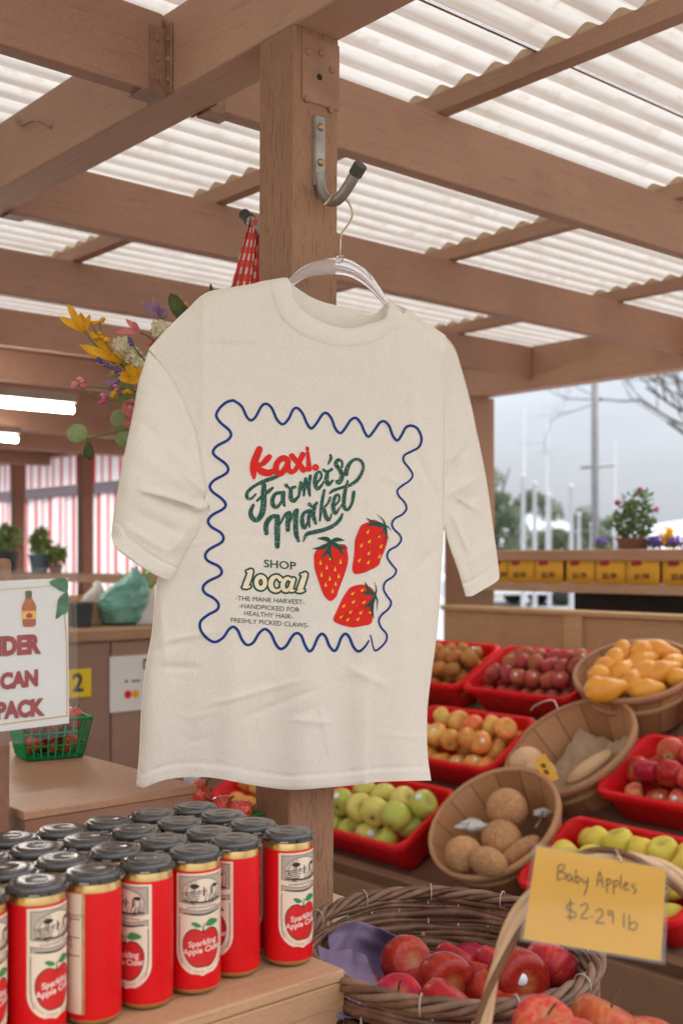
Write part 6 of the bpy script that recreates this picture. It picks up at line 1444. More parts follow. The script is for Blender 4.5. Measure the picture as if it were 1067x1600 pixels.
# the nearer basket: only its apples and twisted handle rise into view
nc = Vector((0.262, 1.085, CZ - 0.735)); NB = wicker(nc, 0.150, 0.115, 0.215, R(0), 'nearest wicker basket with a twisted cane arch handle and red apples', 18, 24, 9)
hp_ = []
N_ = 90
def hand(t_): # t 0..1 from the front-side foot over to the other foot
    a = math.pi*(1 - t_); return Vector((0.140*math.cos(a)*(1.0 if abs(math.cos(a)) < .98 else 1), -0.004 + 0.03*math.sin(a), 0.150 + 0.298*math.sin(a)**0.78))
hpts = [hand(k/N_) for k in range(N_ + 1)]
b = MB(); b.tube(hpts, [0.0052 + 0.0008*noise.noise(Vector((k*.21, 3, 1))) for k in range(N_ + 1)], 10); b.build('handle', M['handle'], NB)
for q_, rr in ((0.0, 0.0034), (2.9, 0.0042)):
    pts = []
    for k in range(N_ + 1):
        p = hpts[k]; tg = (hpts[min(N_, k+1)] - hpts[max(0, k-1)]).normalized(); e1 = Vector((0, 1, 0)); e2 = tg.cross(e1); a = 0.19*k + q_ + .5*noise.noise(Vector((k*.1, q_, 2))); pts.append(p + (e1*math.cos(a) + e2*math.sin(a))*0.0066)
    b = MB(); b.tube(pts, rr, 6); b.build('handle_wrap', M['handle3'] if q_ == 0 else M['handle'], NB)
na = [((848,1606),1.125,.0305,(0.50,.10,.2),'large red yellow apple with a curved stalk, nearest the viewer',True), ((942,1604),1.15,.0352,(.35,.30,1.2),'largest apple in the nearest basket, red with orange flush',True), ((1008,1632),1.13,.032,(0,0,0),'apple at the edge of the nearest basket beside the large ones',False), ((885,1640),1.08,.038,(0,0,1),'apple low at the front of the nearest basket',False)]
for (x, y), d, r, e, lb, st in na: fruit('mix' if r < .0 else 'peach', PX(x, y, d), r, e, lb, 'apples in the nearest wicker basket', stem=st, rs=rb) if 'peach' in FM_ else None
for i in range(9):
    a = i*2.4; rr = 0.02 + 0.0085*i
    fruit('peach', nc + Vector((rr*math.cos(a)*1.15, rr*math.sin(a)*.85, 0.185)), 0.036, (i, i*2, i), 'red apple lying deeper in the nearest wicker basket', 'deeper apples in the nearest basket', stem=False, rs=rb)
b = MB(); b.lathe([(0, 0.150), (0.80, 0.146), (0.88, 0.136)], 40, Matrix.Diagonal((0.150, 0.115, 1, 1))); tag(b.build('packing_paper', M['liner'], loc=nc), 'brown packing paper under the apples in the nearest basket', 'paper')
# price card tied to the handle
dC = 1.055; cc = [(838,1322),(1040,1358),(1032,1502),(817,1467)]
CD = empty('price_card', PX(838, 1322, dC)); tag(CD, 'large yellow handwritten baby apples price card in a plastic sleeve', 'price card')
o0 = CD.location; P_ = [PX(x, y, dC + (0.012 if k in (2, 3) else 0.0)*-1) - o0 for k, (x, y) in enumerate(cc)]
nf = Vector((0, -0.0008, 0))
b = MB(); b.add(P_ + [p - nf for p in P_], [(0,1,2,3), (7,6,5,4), (0,4,5,1), (1,5,6,2), (2,6,7,3), (3,7,4,0)]); b.build('card', M['card'], CD, smooth=False)
cx_ = sum((p for p in P_), Vector())/4; PS = [cx_ + (p - cx_)*1.0 + (p - cx_).normalized()*0.0042 for p in P_]
b = MB(); b.add([p + nf*1.6 for p in PS] + [p + nf*2.4 for p in PS], [(0,1,2,3), (7,6,5,4), (0,4,5,1), (1,5,6,2), (2,6,7,3), (3,7,4,0)]); b.add([p - nf*2.4 for p in PS] + [p - nf*1.6 for p in PS], [(0,1,2,3), (7,6,5,4), (0,4,5,1), (1,5,6,2), (2,6,7,3), (3,7,4,0)]); b.build('plastic_sleeve', M['sleeve'], CD, smooth=False)
HW = [[(285,208),(280,250),(278,292)],[(285,210),(315,200),(322,222),(290,246)],[(290,246),(325,255),(326,283),(280,295)],[(366,268),(345,262),(337,290),(352,303),(368,278),(373,306)],[(393,235),(389,310)],[(388,292),(405,275),(416,294),(400,315),(388,306)],[(429,285),(440,315),(462,300)],[(467,282),(457,340),(438,386)],
      [(519,335),(540,243),(556,340)],[(524,302),(557,305)],[(581,290),(578,372)],[(578,303),(600,290),(606,313),(582,330)],[(626,300),(619,384)],[(622,312),(646,300),(651,324),(625,340)],[(673,268),(664,350)],[(685,338),(711,325),(700,312),(685,338),(695,360),(716,354)],[(757,322),(735,335),(760,360),(739,384)],
      [(376,440),(335,446),(335,475),(378,495),(375,524),(328,520)],[(353,414),(348,542)],[(413,456),(445,440),(455,470),(414,525),(457,530)],[(478,520),(482,523)],[(505,490),(535,475),(545,510),(504,555),(552,560)],[(607,490),(580,488),(585,516),(608,500),(604,562)],[(676,503),(668,586)],[(706,513),(700,600)],[(700,600),(735,601),(751,570),(727,555),(702,577)]]
b = MB(); TL = (150,85)
for s_ in HW:
    rows = stroke([(x, y, 7.6) for x, y in s_], 5)
    def hq(p):
        x, y = 800 + p[0]/3.996, 1300 + p[1]/3.996
        fy = (y - 1322 - (x - 838)*0.178)/145; fx = (x - 838 + 21*fy)/202
        return P_[0]*(1-fx)*(1-fy) + P_[1]*fx*(1-fy) + P_[2]*fx*fy + P_[3]*(1-fx)*fy + nf*0.5
    b.grid([[hq(a), hq(c_)] for a, c_ in rows])
b.build('handwriting', M['marker'], CD, smooth=False)
b = MB(); b.tube([P_[0]*.35 + P_[1]*.65 + nf*3, P_[0]*.35 + P_[1]*.65 + Vector((0, 0.02, 0.006)), P_[0]*.35 + P_[1]*.65 + Vector((0, 0.028, -0.012)), P_[0]*.35 + P_[1]*.65 + nf*-2 + Vector((0,0,-.008))], 0.0012, 5); b.build('twist_tie', M['brass'], CD)
# red bin corner at the edge of the frame
o = bpy.data.objects.new('produce_bin', BINM); COL.objects.link(o); o.location = UV(2.10, 0.79, -0.80); o.rotation_euler = (Matrix.Rotation(YAW, 4, 'Z') @ Matrix.Rotation(-R(20), 4, 'Y')).to_euler()
tag(o, 'red bin whose rim corner shows just past the yellow price card', 'bin', 'red plastic bins on the produce display')
b = MB(); b.box(-0.16, -0.26, -0.60, 0.16, 0.26, -0.135); sb = b.build('bin_stand', M['apron'], smooth=False, loc=UV(2.10, 0.79, -0.80)); sb.rotation_euler = (0, 0, YAW); tag(sb, 'brown wooden block under the single red bin at the frame edge', 'stand')
# ------------------------------------------------------------------ window side: rails, price signs, plywood bench, things outside
SIL = empty('window_counter', UV(4.02, 0.4, -CZ), YAW); tag(SIL, 'brown counter rail of the open window with a slot for yellow price signs', 'counter')
b = MB(); b.box(-0.02, 0, CZ - 0.012, 0.26, 3.275, CZ + 0.036); b.build('sill_board', M['beam_y'], SIL, smooth=False, bevel=0.004)
b = MB(); b.box(-0.01, 0, CZ - 0.150, 0.03, 3.275, CZ - 0.100); b.build('lower_rail', M['beam_y'], SIL, smooth=False, bevel=0.004)
b = MB(); b.box(0.032, 0, CZ - 0.15, 0.05, 3.275, CZ - 0.0125); b.build('back_board', M['apron'], SIL, smooth=False)
for vv in (0.1, 1.6): b = MB(); b.box(0.06, vv, 0, 0.13, vv + 0.07, CZ - 0.0125); b.build('leg', M['beam_y'], SIL, smooth=False)
def vat(x, u): k = (x - CX)/FL; d = u/(AX[1] + AX[0]*k); return (BX[1] + BX[0]*k)*d
edg = [780, 791, 834, 881, 884, 928, 931, 976, 979, 1030, 1034, 1090]
sg_ = [(774,791.5),(792.5,834),(835,880),(884,928.5),(930,976.5),(978,1030.5),(1034,1090)]
sgw = ['half hidden behind the shirt sleeve', 'second from the shirt sleeve', 'third from the shirt sleeve', 'fourth from the shirt sleeve', 'fifth from the shirt sleeve', 'sixth from the shirt sleeve', 'brighter one cut by the picture edge']
prices = ['3.99', '3.99', '2.99', '1.79', '2.99', '1.99', '5.00']
for i, (xa, xb) in enumerate(sg_):
    va, vb = vat(xa, 4.012), vat(xb, 4.012); o = empty('shelf_price_sign', UV(4.012, vb, -0.108), YAW); tag(o, 'yellow price sign in the window rail, ' + sgw[i], 'price sign', 'yellow price signs in the window rail')
    b = MB(); n = 8; L_ = va - vb
    b.grid([[(-0.004*math.sin(math.pi*k/n) - 0.001*(i % 3), L_*k/n, z) for k in range(n+1)] for z in (0.0, 0.05, 0.1)], flip=True); b.build('card', M['card'], o, solid=0.001)
    vs, fs, wd = text2d('$' + prices[i], 0.03); h = 0.022; b = MB(); b.add([(-0.0065 - 0.001*(i % 3), L_*0.5 + wd*h/2 - X*h, 0.022 + Y*h) for X, Y in vs], fs); b.build('handwriting', M['marker'], o, smooth=False)
    b = MB(); b.add([(-0.0042 - 0.001*(i % 3), L_*0.82, 0.075), (-0.0042 - 0.001*(i % 3), L_*0.5, 0.075), (-0.0055 - 0.001*(i % 3), L_*0.5, 0.098), (-0.0042 - 0.001*(i % 3), L_*0.82, 0.098)], [(0,1,2,3)]); b.build('emblem', M['maroon'], o, smooth=False)
M['card2'] = M['card']
PB_ = empty('plywood_bench', UV(3.80, 0.3, -CZ), YAW); tag(PB_, 'bare plywood bench front standing behind the top row of bins', 'bench')
b = MB(); b.box(0, 0, 0, 0.018, 3.36, CZ - 0.236); b.build('front_panel', M['ply'], PB_, smooth=False)
b = MB(); b.box(-0.02, 0, CZ - 0.235, 0.10, 3.36, CZ - 0.215); b.build('top_ledge', M['ply'], PB_, smooth=False, bevel=0.003)
vv = vat(895, 3.79) - 0.3; b = MB(); b.box(-0.016, vv - 0.045, 0.3, 0.0, vv + 0.045, CZ - 0.2355); b.build('batten', M['ply'], PB_, smooth=False, bevel=0.002)
M['blackp'] = plain('black_plastic', (0.022, 0.021, 0.020), .5, .3, 20)
b = MB(); b.box(0, 0, -0.25, 0.3, 2.6, 0.062); b.box(-0.01, -0.01, 0.062, 0.31, 2.61, 0.072)
tag(b.build('black_tray', M['blackp'], loc=UV(4.35, 0.75, -0.225), rz=YAW, smooth=False, bevel=0.006), 'black plastic trough outside below the window counter', 'trough')
b = MB(); b.box(0, 0, 0, 0.3, 2.6, CZ - 0.477); tag(b.build('trough_stand', M['apron'], loc=UV(4.35, 0.75, -CZ), rz=YAW, smooth=False), 'brown stand under the black trough outside', 'stand')
# planter flowers on the outer sill
M['bush'] = petalmat('bush_leaf', (0.05, 0.10, 0.035), (0.14, 0.20, 0.08)); M['pansy'] = petalmat('violet_pansy', (0.10, 0.06, 0.34), (0.26, 0.18, 0.55)); M['pansyy'] = petalmat('yellow_pansy', (0.75, 0.42, 0.02), (0.85, 0.60, 0.05)); M['redb'] = petalmat('magenta_bloom', (0.35, 0.03, 0.10), (0.5, 0.08, 0.2))
M['pot'] = plain('terracotta_pot', (0.20, 0.10, 0.07), .8); M['dpot'] = plain('dark_plant_pot', (0.05, 0.06, 0.065), .5); M['bpot'] = plain('blue_grey_pot', (0.09, 0.14, 0.17), .5)
def leafcloud(mb, c, rad, n, size, rs_, sc=(1, 1, 1), dropout=True):
    for k in range(n):
        while True:
            p = Vector((rs_.uniform(-1, 1), rs_.uniform(-1, 1), rs_.uniform(-1, 1)))
            if p.length <= 1: break
        p = Vector((p.x*sc[0], p.y*sc[1], p.z*sc[2]))*rad + Vector(c); a = Vector((rs_.uniform(-1, 1), rs_.uniform(-1, 1), rs_.uniform(-.6, 1))).normalized(); s_ = size*rs_.uniform(.6, 1.3); e = a.orthogonal().normalized()
        e = (e*math.cos(k) + a.cross(e)*math.sin(k)); f = a.cross(e)
        mb.add([p - e*s_*.5, p + f*s_*.28, p + e*s_*.6, p - f*s_*.28], [(0, 1, 2, 3)])
def plant(name, loc, parts, label, cat, group=None, pot=None):
    o = empty(name, loc); tag(o, label, cat, group)
    if pot:
        r_, h_, m_ = pot; b = MB(); b.lathe([(0, 0), (r_*.75, 0), (r_, h_*.85), (r_*1.06, h_*.86), (r_*1.06, h_), (r_*.9, h_), (r_*.88, h_*.9), (0, h_*.9)], 24); b.build('pot', M[m_], o, sharp=40)
    for nm, mat, fn in parts:
        b = MB(); fn(b); b.build(nm, M[mat], o, smooth=False)
    return o
r7 = random.Random(77); zs = 0.037
pv = UV(4.20, vat(990, 4.2), zs)
plant('sill_plant', pv, [('foliage', 'bush', lambda b: (leafcloud(b, (0, 0, 0.12), 0.125, 330, 0.032, r7, (.8, .8, .7)), leafcloud(b, (0.02, 0, 0.2), 0.07, 90, 0.03, r7), [b.tube([(0, 0, 0.02), (x*.6, y, z*.6), (x, y, z)], 0.003, 5) for x, y, z in ((0.05, 0.02, 0.22), (-0.05, 0, 0.24), (0.01, .03, .18))])),
      ('blossom', 'redb', lambda b: (leafcloud(b, (0.02, -0.01, 0.25), 0.014, 30, 0.02, r7), leafcloud(b, (-0.07, 0, 0.2), 0.012, 20, 0.02, r7), leafcloud(b, (0.1, .02, .17), .012, 20, .02, r7)))],
      'leafy green potted plant with dark pink buds on the window sill', 'plant', pot=(0.075, 0.05, 'pot'))
for x, mat, lb, n_ in ((940, 'pansy', 'small violet pansy by the grey pole on the sill', 60), (1025, 'pansy', 'violet pansies between the leafy plant and the yellow ones', 130), (1054, 'pansy', 'violet pansy past the yellow blooms on the sill', 90)):
    plant('pansy', UV(4.19, vat(x, 4.19), zs), [('blossom', mat, lambda b: leafcloud(b, (0, 0, 0.035), 0.04 if n_ > 80 else .028, n_, 0.022, r7, (1, 1, .6))), ('foliage', 'bush', lambda b: leafcloud(b, (0, 0, 0.02), 0.045, 50, 0.02, r7, (1, 1, .4)))], lb, 'flower', 'pansies on the window sill')
plant('pansy', UV(4.18, vat(1041, 4.18), zs), [('blossom', 'pansyy', lambda b: (leafcloud(b, (0, 0, 0.06), 0.026, 60, 0.026, r7, (1, 1, 1.4)), leafcloud(b, (0.02, 0, 0.03), 0.04, 40, 0.03, r7, (1, 1, .6))))], 'bright yellow pansies on the window sill', 'flower', 'pansies on the window sill')
# grey steel pole with small cross arm, white poles, far cars and trees
M['gpole'] = plain('grey_pole', (0.20, 0.205, 0.21), .5, .15, 10); M['wpole'] = plain('white_pole', (0.50, 0.52, 0.55), .4, .05, 10)
p = PX(929, 872, 13.0); b = MB(); b.tube([(0, 0, 0), (0, 0, 3.9)], 0.042, 10); b.tube([(-0.16, 0, 2.42), (0.22, 0, 2.45)], 0.016, 6); tag(b.build('steel_pole', M['gpole'], loc=(p.x, p.y, 0)), 'tall grey steel pole with a short cross arm outside the window', 'pole')
for i, (x, top, d) in enumerate(((817, 740, 16), (835, 752, 16.5), (892, 756, 16), (904, 800, 18), (858, 770, 19), (924, 815, 18))):
    p = PX(x, 872, d); h_ = CZ + (HY - top)/FL*d; b = MB(); b.lathe([(0.06, 0), (0.05, 0.15), (0.036, 0.2), (0.030, h_ - .06), (0.038, h_ - .05), (0.038, h_ - .02), (0, h_)], 12)
    tag(b.build('white_post', M['wpole'], loc=(p.x, p.y, 0)), ['white post by the sleeve with the tallest top', 'slim white post second from the sleeve', 'white post just before the grey pole', 'short white post beside the grey pole', 'white post in front of the pale gap in the trees', 'shortest white post right at the foot of the grey pole'][i], 'post', 'white posts outside')
for x, y0, d in ((818, 640, 40), (854, 660, 42), (960, 690, 44)):
    p = PX(x, 872, d); b = MB(); b.lathe([(0.05, 0), (0.025, CZ + (HY - y0)/FL*d), (0, CZ + (HY - y0)/FL*d + .02)], 8); tag(b.build('flag_mast', M['wpole'], loc=(p.x, p.y, 0)), 'faint thin mast against the clouds %s' % {818: 'nearest the shirt sleeve', 854: 'between sleeve and grey pole', 960: 'beyond the grey pole'}[x], 'mast', 'masts far outside')
M['glass'] = plain('car_glass', (0.05, 0.06, 0.07), .15); M['tyre'] = plain('tyre', (0.03, 0.03, 0.03), .8); M['tail'] = plain('tail_light', (0.5, 0.03, 0.03), .3); M['carw'] = plain('white_car_paint', (0.72, 0.73, 0.75), .25, .03, 4)
def car(x, d, rz, mat, label):
    p = PX(x, 872, d); o = empty('parked_car', (p.x, p.y, 0), rz); tag(o, label, 'car', 'parked cars outside'); b = MB()
    prof = [(-2.1, .35), (-2.12, .75), (-1.95, .92), (-1.2, .98), (-.6, 1.42), (.7, 1.45), (1.5, 1.0), (2.0, .9), (2.1, .6), (2.08, .35)]
    rows = [[(px_, s_*(0.86 if pz < 1 else .66), pz) for px_, pz in prof] for s_ in (-1, -.9, .9, 1)]; b.grid(rows); b.poly([(px_, -.86 if pz < 1 else -.66, pz) for px_, pz in prof]); b.poly([(px_, .86 if pz < 1 else .66, pz) for px_, pz in prof][::-1]); b.build('body', M[mat], o, smooth=False, bevel=.05)
    for s_ in (-1, 1):
        b = MB(); b.add([(-1.0, s_*.80, 1.0), (1.15, s_*.80, 1.0), (.62, s_*.70, 1.38), (-.58, s_*.70, 1.36)], [(0, 1, 2, 3)]); b.build('side_window', M['glass'], o, smooth=False)
        for wx in (-1.3, 1.3): b = MB(); b.lathe([(0, -.1), (.33, -.1), (.33, .1), (0, .1)], 18, Matrix.Translation((wx, s_*.80, .33)) @ Matrix.Rotation(R(90), 4, 'X')); b.build('wheel', M['tyre'], o)
        b = MB(); b.box(-2.14, s_*.6 - .14, .72, -2.1, s_*.6 + .14, .86); b.build('tail_light', M['tail'], o, smooth=False)
car(795, 34, R(15), 'carw', 'white car far outside, close to the shirt sleeve'); car(868, 36, R(-10), 'carw', 'white car far outside, between sleeve and grey pole'); car(915, 40, R(80), 'carw', 'white car far outside, seen end on by the grey pole')
def tree(x, d, h_, w_, mat, seed, label, z0=0.0, n=4200):
    p = PX(x, 872, d); rs_ = random.Random(seed); o = empty('roadside_tree', (p.x, p.y, 0)); tag(o, label, 'tree', 'trees outside')
    b = MB(); b.tube([(0, 0, 0), (.05*w_, 0, h_*.3), (0, 0, h_*.7)], [w_*.06, w_*.045, w_*.02], 8)
    for k in range(6): a = k*1.1; b.tube([(0, 0, h_*(.2 + .06*k)), (w_*.3*math.cos(a), w_*.3*math.sin(a), h_*(.45 + .07*k))], [w_*.025, w_*.01], 6)
    b.build('trunk', M['bark'], o); b = MB()
    for k in range(12): c = (rs_.uniform(-.33, .33)*w_, rs_.uniform(-.33, .33)*w_, h_*rs_.uniform(.22, .85)); leafcloud(b, c, w_*rs_.uniform(.13, .24), n//12, w_*.05, rs_, (1, 1, .8))
    b.build('crown', M[mat], o, smooth=False)
M['bark'] = plain('grey_bark', (0.10, 0.085, 0.075), .9, .3, 12, .6, 30)
M['tl1'] = petalmat('grey_green_leaf', (0.10, 0.135, 0.085), (0.16, 0.20, 0.12)); M['tl2'] = petalmat('dull_green_leaf', (0.08, 0.115, 0.06), (0.13, 0.17, 0.09))
tree(800, 46, 4.8, 3.0, 'tl1', 1, 'rounded grey green tree next to the shirt sleeve'); tree(772, 44, 6.0, 2.4, 'tl1', 2, 'taller tree half hidden by the shirt sleeve'); tree(895, 46, 3.9, 3.2, 'tl2', 3, 'low bushy tree just before the grey pole'); tree(945, 48, 3.4, 2.6, 'tl2', 4, 'small green tree right behind the grey pole'); tree(850, 52, 3.4, 2.6, 'tl1', 5, 'pale small tree between the two larger ones')
# bare tree whose branches reach into the upper part of the window
def bare(loc, h_, seed, label, start):
    rs_ = random.Random(seed); o = empty('bare_tree', loc); tag(o, label, 'tree'); trunk = MB(); br = MB()
    def grow(mb, p, d, L_, r_, lev):
        pts = [p]; q = p.copy(); dd = d.copy()
        for k in range(4): dd = (dd + Vector((rs_.uniform(-.22, .22), rs_.uniform(-.22, .22), rs_.uniform(-.1, .2)))).normalized(); q = q + dd*L_/4; pts.append(q.copy())
        mb.tube(pts, [r_*(1 - .12*k) for k in range(5)], 6 if r_ > .02 else 4)
        if lev > 0:
            for k in range(3 if lev > 1 else 4):
                t_ = rs_.uniform(.45, 1.0); i_ = min(3, int(t_*4)); s_ = pts[i_].lerp(pts[i_+1], t_*4 - i_); nd = (dd + Vector((rs_.uniform(-1, 1), rs_.uniform(-1, 1), rs_.uniform(-.5, .6)))).normalized(); grow(br, s_, nd, L_*rs_.uniform(.55, .8), r_*.52, lev - 1)
    b = trunk; b.tube([(0, 0, 0), (0.05, 0, h_*.5), (0, 0, h_)], [.22, .17, .13], 10)
    for dx in start: grow(br, Vector((0, 0, h_*.96)), Vector(dx).normalized(), 2.3, .036, 5)
    trunk.build('trunk', M['bark'], o); br.build('bough', M['bark'], o)
pt = PX(1190, 872, 19); bare((pt.x, pt.y, 0), 3.1, 12, 'bare leafless tree whose twigs cross the top of the window', [(-1, .1, .42), (-1, -.2, .12), (-.6, .2, .8), (.5, 0, .9), (-.9, .3, .62)])
# far hills
t = NT('far_hill'); v = t.coord(); t.set(Base_Color=t.ramp(t.noise(v, .05, 5), [(.3, (0.27, 0.30, 0.33)), (.7, (0.32, 0.35, 0.37))]), Roughness=1); M['hill'] = t.m  # pale bluish tone puts the distance haze into the hill colour
b = MB(); rows = [[], [], []]
for k in range(121):
    a = R(-70 + 170*k/120); hh = 14 + 7*noise.noise(Vector((k*.09, 2, 0))) + 3*noise.noise(Vector((k*.3, 5, 0))); hh *= 1.0
    for j, (rr, z) in enumerate(((300, -0.2), (360, hh), (520, -0.2))): rows[j].append((rr*math.sin(a), rr*math.cos(a), z))
b.grid(rows); tag(b.build('hills', M['hill']), kind='structure')
M['lot'] = plain('pale_wet_lot', (0.20, 0.205, 0.21), .35, .15, 1.5)
b = MB(); b.add([UV(5.2, -20, -CZ + .004), UV(60, -20, -CZ + .004), UV(60, 40, -CZ + .004), UV(5.2, 40, -CZ + .004)], [(0, 1, 2, 3)]); tag(b.build('parking_lot_pavement', M['lot'], smooth=False), kind='structure')
# ------------------------------------------------------------------ deep left: striped curtain, plants, counter and its things
t = NT('red_striped_canvas'); v = t.coord(); s_ = t.n('ShaderNodeSeparateXYZ'); t.l(v, s_.inputs[0])
fr = t.math('FRACT', t.math('MULTIPLY', s_.outputs[1], 1/0.13)); st = t.math('GREATER_THAN', fr, 0.74)
t.set(Base_Color=t.mix(st, (0.74, 0.72, 0.74), (0.50, 0.010, 0.022)), Roughness=.85); trn = t.n('ShaderNodeBsdfTranslucent'); t.l(t.mix(st, (0.74, 0.72, 0.74), (0.50, 0.010, 0.022)), trn.inputs['Color']); ms = t.n('ShaderNodeMixShader'); ms.inputs[0].default_value = .55; t.l(t.b.outputs[0], ms.inputs[1]); t.l(trn.outputs[0], ms.inputs[2]); t.l(ms.outputs[0], t.out.inputs['Surface']); M['stripe'] = t.m
CU = empty('striped_curtain', UV(4.32, 4.4, -CZ), YAW); tag(CU, 'white canvas curtain with thin red stripes closing the far side', 'curtain')
b = MB(); n = 240
b.grid([[(0.012*math.sin(k*.55) + 0.008*math.sin(k*.21), 7.5*k/n, z) for k in range(n+1)] for z in (0.3, 1.2, CZ + .50)], flip=True); b.build('lower_canvas', M['stripe'], CU)
b = MB(); b.grid([[(0.03 + 0.008*math.sin(k*.47), 7.5*k/n + .03, z) for k in range(n+1)] for z in (CZ + .56, CZ + .82)], flip=True); b.build('upper_canvas', M['stripe'], CU)
M['band'] = petalmat('grey_band', (0.50, 0.48, 0.53), (0.60, 0.58, 0.62), .6); b = MB(); b.box(-0.03, 0, CZ + .49, 0.02, 7.5, CZ + .57); b.build('middle_band', M['band'], CU, smooth=False)
SHF = empty('plant_shelf', UV(3.0, 5.0, -CZ), YAW); tag(SHF, 'brown plant shelf before the striped curtain', 'shelf'); b = MB(); b.box(0, 0, CZ - .13, .35, 4.0, CZ - .09); b.build('shelf_board', M['beam_y'], SHF, smooth=False)
for vv in (0.05, 1.95, 3.9): b = MB(); b.box(.02, vv, 0, .08, vv + .06, CZ - .13); b.build('leg', M['beam_y'], SHF, smooth=False)
def pl(x, u, r_, h_, potm, n_, fh, label, fr_=0.11):
    v_ = vat(x, u); plant('potted_plant', UV(u, v_, -0.088), [('foliage', 'lush', lambda b: (leafcloud(b, (0, 0, h_ + fh*.5), fr_, n_, .06, r7, (1, 1, fh/fr_*.6)), [b.tube([(0, 0, h_*.8), (.04*math.cos(k), .04*math.sin(k), h_ + fh*.7)], .004, 4) for k in range(4)]))], label, 'plant', 'potted plants before the striped curtain', (r_, h_, potm))
M['lush'] = petalmat('bright_leaf', (0.16, 0.28, 0.08), (0.34, 0.46, 0.18), 0.5)
pl(8, 3.12, .09, .13, 'dpot', 170, .15, 'bushy potted plant in a wide black pot before the curtain'); pl(62, 3.12, .06, .11, 'bpot', 110, .15, 'upright plant in a blue grey pot beside the thin post', .06); pl(88, 3.2, .04, .05, 'pot', 70, .10, 'small sprawling plant with orange blooms on the plant shelf', .08)
M['counterp'] = painted_wood('counter_panel_paint', (0.33, 0.20, 0.145), 'x', 0.45, 0.1, 0.1)
CN = empty('service_counter', UV(0.5, 3.79, -CZ), YAW); tag(CN, 'brown panelled service counter with a light worktop behind the shirt', 'counter')
b = MB(); b.box(0, 0.0, 0, 1.98, .55, CZ - .305); b.build('carcass', M['table'], CN, smooth=False)
ux = PXV(171, 1080, 3.79); uu = (ux.x*AX[0] + ux.y*AX[1]) - 0.5
for a_, c_ in ((0.02, uu - 0.004), (uu + .004, 1.97)): b = MB(); b.box(a_, -0.012, .1, c_, -0.001, CZ - .312); b.build('panel', M['counterp'], CN, smooth=False, bevel=.002)
M['wtop'] = painted_wood('light_worktop', (0.44, 0.27, 0.15), 'x', .5, .1, .2); b = MB(); b.box(-.02, -.03, CZ - .3045, 2.0, .58, CZ - .265); b.build('worktop', M['wtop'], CN, smooth=False, bevel=.004)
M['yell'] = plain('yellow_number_card', (0.72, 0.50, 0.01), .5, .05, 6); M['greyink'] = plain('grey_ink', (0.06, 0.06, 0.07), .5); M['orng'] = plain('orange_disc', (0.75, 0.30, 0.02), .4); M['redd'] = plain('red_disc', (0.60, 0.02, 0.02), .4)
def flat(name, x0, y0, x1, y1, v_, mat, label, cat, kids=()):
    a = PXV(x0, y1, v_); c_ = PXV(x1, y0, v_); o = empty(name, a, YAW); tag(o, label, cat); w_ = math.hypot(c_.x - a.x, c_.y - a.y); h_ = c_.z - a.z
    b = MB(); b.box(0, 0, 0, w_, .002, h_); b.build('sheet', M[mat], o, smooth=False)
    for nm, mt, fn in kids: b = MB(); fn(b, w_, h_); b.build(nm, M[mt], o, smooth=False)
    return o
def disc(b, cx, cz, r_, y=-.001): b.poly([(cx + r_*math.cos(R(k*20)), y, cz + r_*math.sin(R(k*20))) for k in range(18)][::-1])
def txt(b, s__, cx, cz, h_, y=-.0012):
    vs, fs, wd = text2d(s__, .03); b.add([(cx + (X - wd/2)*h_, y, cz + Y*h_) for X, Y in vs], fs)
flat('number_card', 96, 1044, 143, 1092, 3.772, 'yell', 'yellow number two card on the counter front', 'sign', [('number', 'greyink', lambda b, w, h: txt(b, '2', w*.55, h*.22, h*.62))])
flat('payment_sign', 172, 1022, 238, 1114, 3.772, 'white', 'white payment sign with red and orange discs on the counter front', 'sign', [('red_disc', 'redd', lambda b, w, h: disc(b, w*.42, h*.30, h*.075)), ('orange_disc', 'orng', lambda b, w, h: disc(b, w*.60, h*.30, h*.075, -.0014)), ('print', 'greyink', lambda b, w, h: (b.box(w*.35, -.0012, h*.52, w*.42, -.001, h*.56), b.box(w*.5, -.0012, h*.52, w*.72, -.001, h*.55), b.box(w*.78, -.0012, h*.74, w*.82, -.001, h*.92), b.box(w*.78, -.0012, h*.88, w*.98, -.001, h*.92), b.box(w*.78, -.0012, h*.74, w*.98, -.001, h*.77)))])
t = NT('green_bag_film'); v = t.coord(); t.set(Base_Color=t.ramp(t.noise(v, 9, 5), [(.3, (0.06, 0.25, 0.19)), (.7, (0.22, 0.46, 0.38))]), Roughness=.3, Normal=t.bump(t.noise(v, 22, 4), .9, .01)); M['bagf'] = t.m
zt_ = -0.264
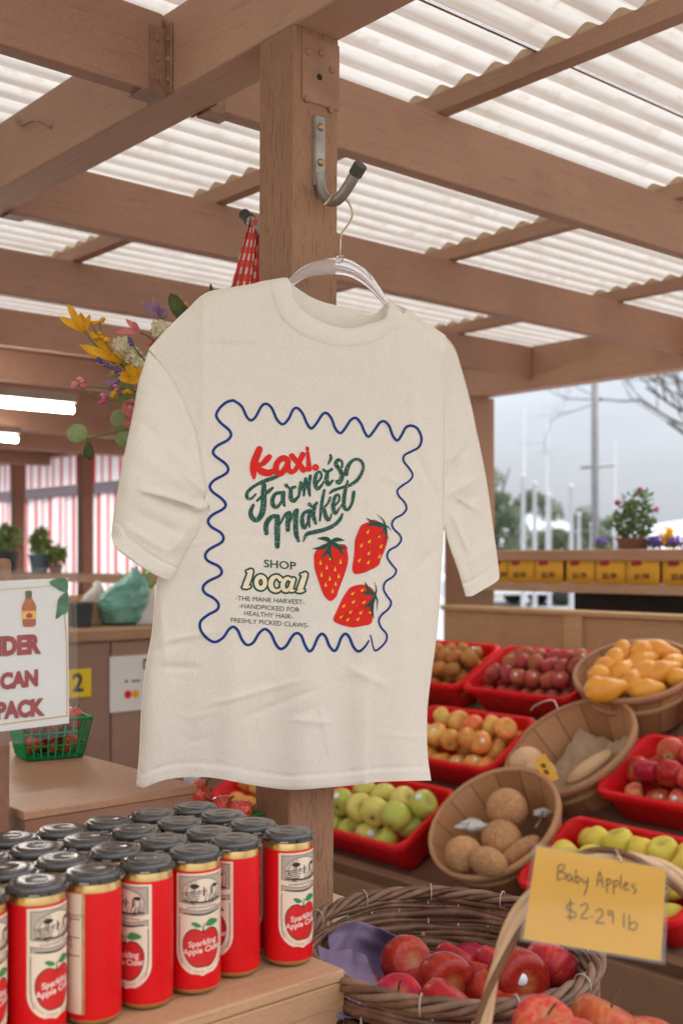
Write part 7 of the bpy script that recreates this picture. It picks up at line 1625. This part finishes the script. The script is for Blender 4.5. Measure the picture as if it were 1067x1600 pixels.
def blob(name, x, y0, y1, v_, wpx, mat, label, cat, seed, sc=.9):
    c_ = PXV(x, y1, v_); k_ = c_.y/FL; hh = (y1 - y0)*k_; ww = wpx*k_; b = MB(); rows = []
    for i in range(29):
        t_ = i/28; pr = (0.72 + .5*math.sin(t_*2.4))*(1 - .75*t_**3) if i not in (0, 28) else .05
        cr_ = lambda a: 1 + .25*noise.noise(Vector((math.cos(a)*1.5, t_*3 + seed, math.sin(a)*1.5))) - .30*abs(noise.noise(Vector((math.cos(a)*3, t_*5 + seed, math.sin(a)*3)))) + .12*noise.noise(Vector((math.cos(a)*7, t_*12, math.sin(a)*7 + seed)))
        rows.append([(ww/2*pr*math.cos(a)*cr_(a) + ww*.24*t_, ww/2*sc*pr*math.sin(a)*cr_(a + .4), hh*t_*(1 + .10*math.cos(a))) for a in [2*math.pi*k/40 for k in range(40)]])
    b.grid(rows, closed=True); return tag(b.build(name, M[mat], loc=Vector((c_.x, c_.y, CZ + zt_))), label, cat)
blob('green_bag', 186, 906, 988, 4.02, 74, 'bagf', 'crumpled green plastic bag standing on the service counter', 'bag', 3)
c_ = PXV(128, 985, 3.98); b = MB(); b.lathe([(0, 0), (.036, 0), (.045, .085), (.048, .09), (.044, .095), (.04, .085), (0, .08)], 24); tag(b.build('black_pot', M['dpot'], loc=Vector((c_.x, c_.y, CZ + zt_)), sharp=40), 'small black pot on the service counter beside the sign holder', 'pot')
blob('paper_bag', 140, 925, 985, 4.25, 40, 'tissue', 'pale crumpled bag behind the black pot on the counter', 'bag', 9); blob('pumpkin', 122, 932, 970, 4.3, 34, 'brownf', 'round orange brown pumpkin at the back of the counter', 'pumpkin', 5)
b = MB(); b.box(0, 0, 0, .75, .26, .018); b.box(0, 0, .018, .02, .26, .11); b.box(.73, 0, .018, .75, .26, .11); b.box(.02, .24, .018, .73, .26, .11); b.box(.02, 0, .018, .73, .02, .09); c_ = PXV(145, 975, 4.12)
tag(b.build('wooden_tray', M['crate'], loc=UV(1.78, 4.05, zt_ + .001), rz=YAW, smooth=False, bevel=.003), 'shallow wooden tray at the back of the service counter', 'tray')
c_ = PXV(213, 985, 4.0); b = MB(); b.box(0, 0, 0, .09, .02, .14); b.box(.008, -.002, .01, .082, 0, .13); tag(b.build('card_frame', M['white'], loc=Vector((c_.x, c_.y, CZ + zt_)), rz=YAW, smooth=False, bevel=.003), 'small white frame behind the green bag on the counter', 'frame')
c_ = PXV(218, 985, 4.24); plant('spiky_plant', Vector((c_.x, c_.y, CZ + zt_)), [('foliage', 'lush', lambda b: [petal(b, Vector((0, 0, .10)), Vector((.09*math.cos(k*2.4), .09*math.sin(k*2.4), .17 + .04*(k % 3))), .022, .1, .2) for k in range(13)])], 'spiky green plant behind the green bag', 'plant', pot=(.05, .10, 'pot'))

b = MB(); leafcloud(b, (0, 0, 0.04), 0.045, 230, 0.020, r7, (1, .9, .75)); b.build('foliage', M['dleaf'], pn, smooth=False)
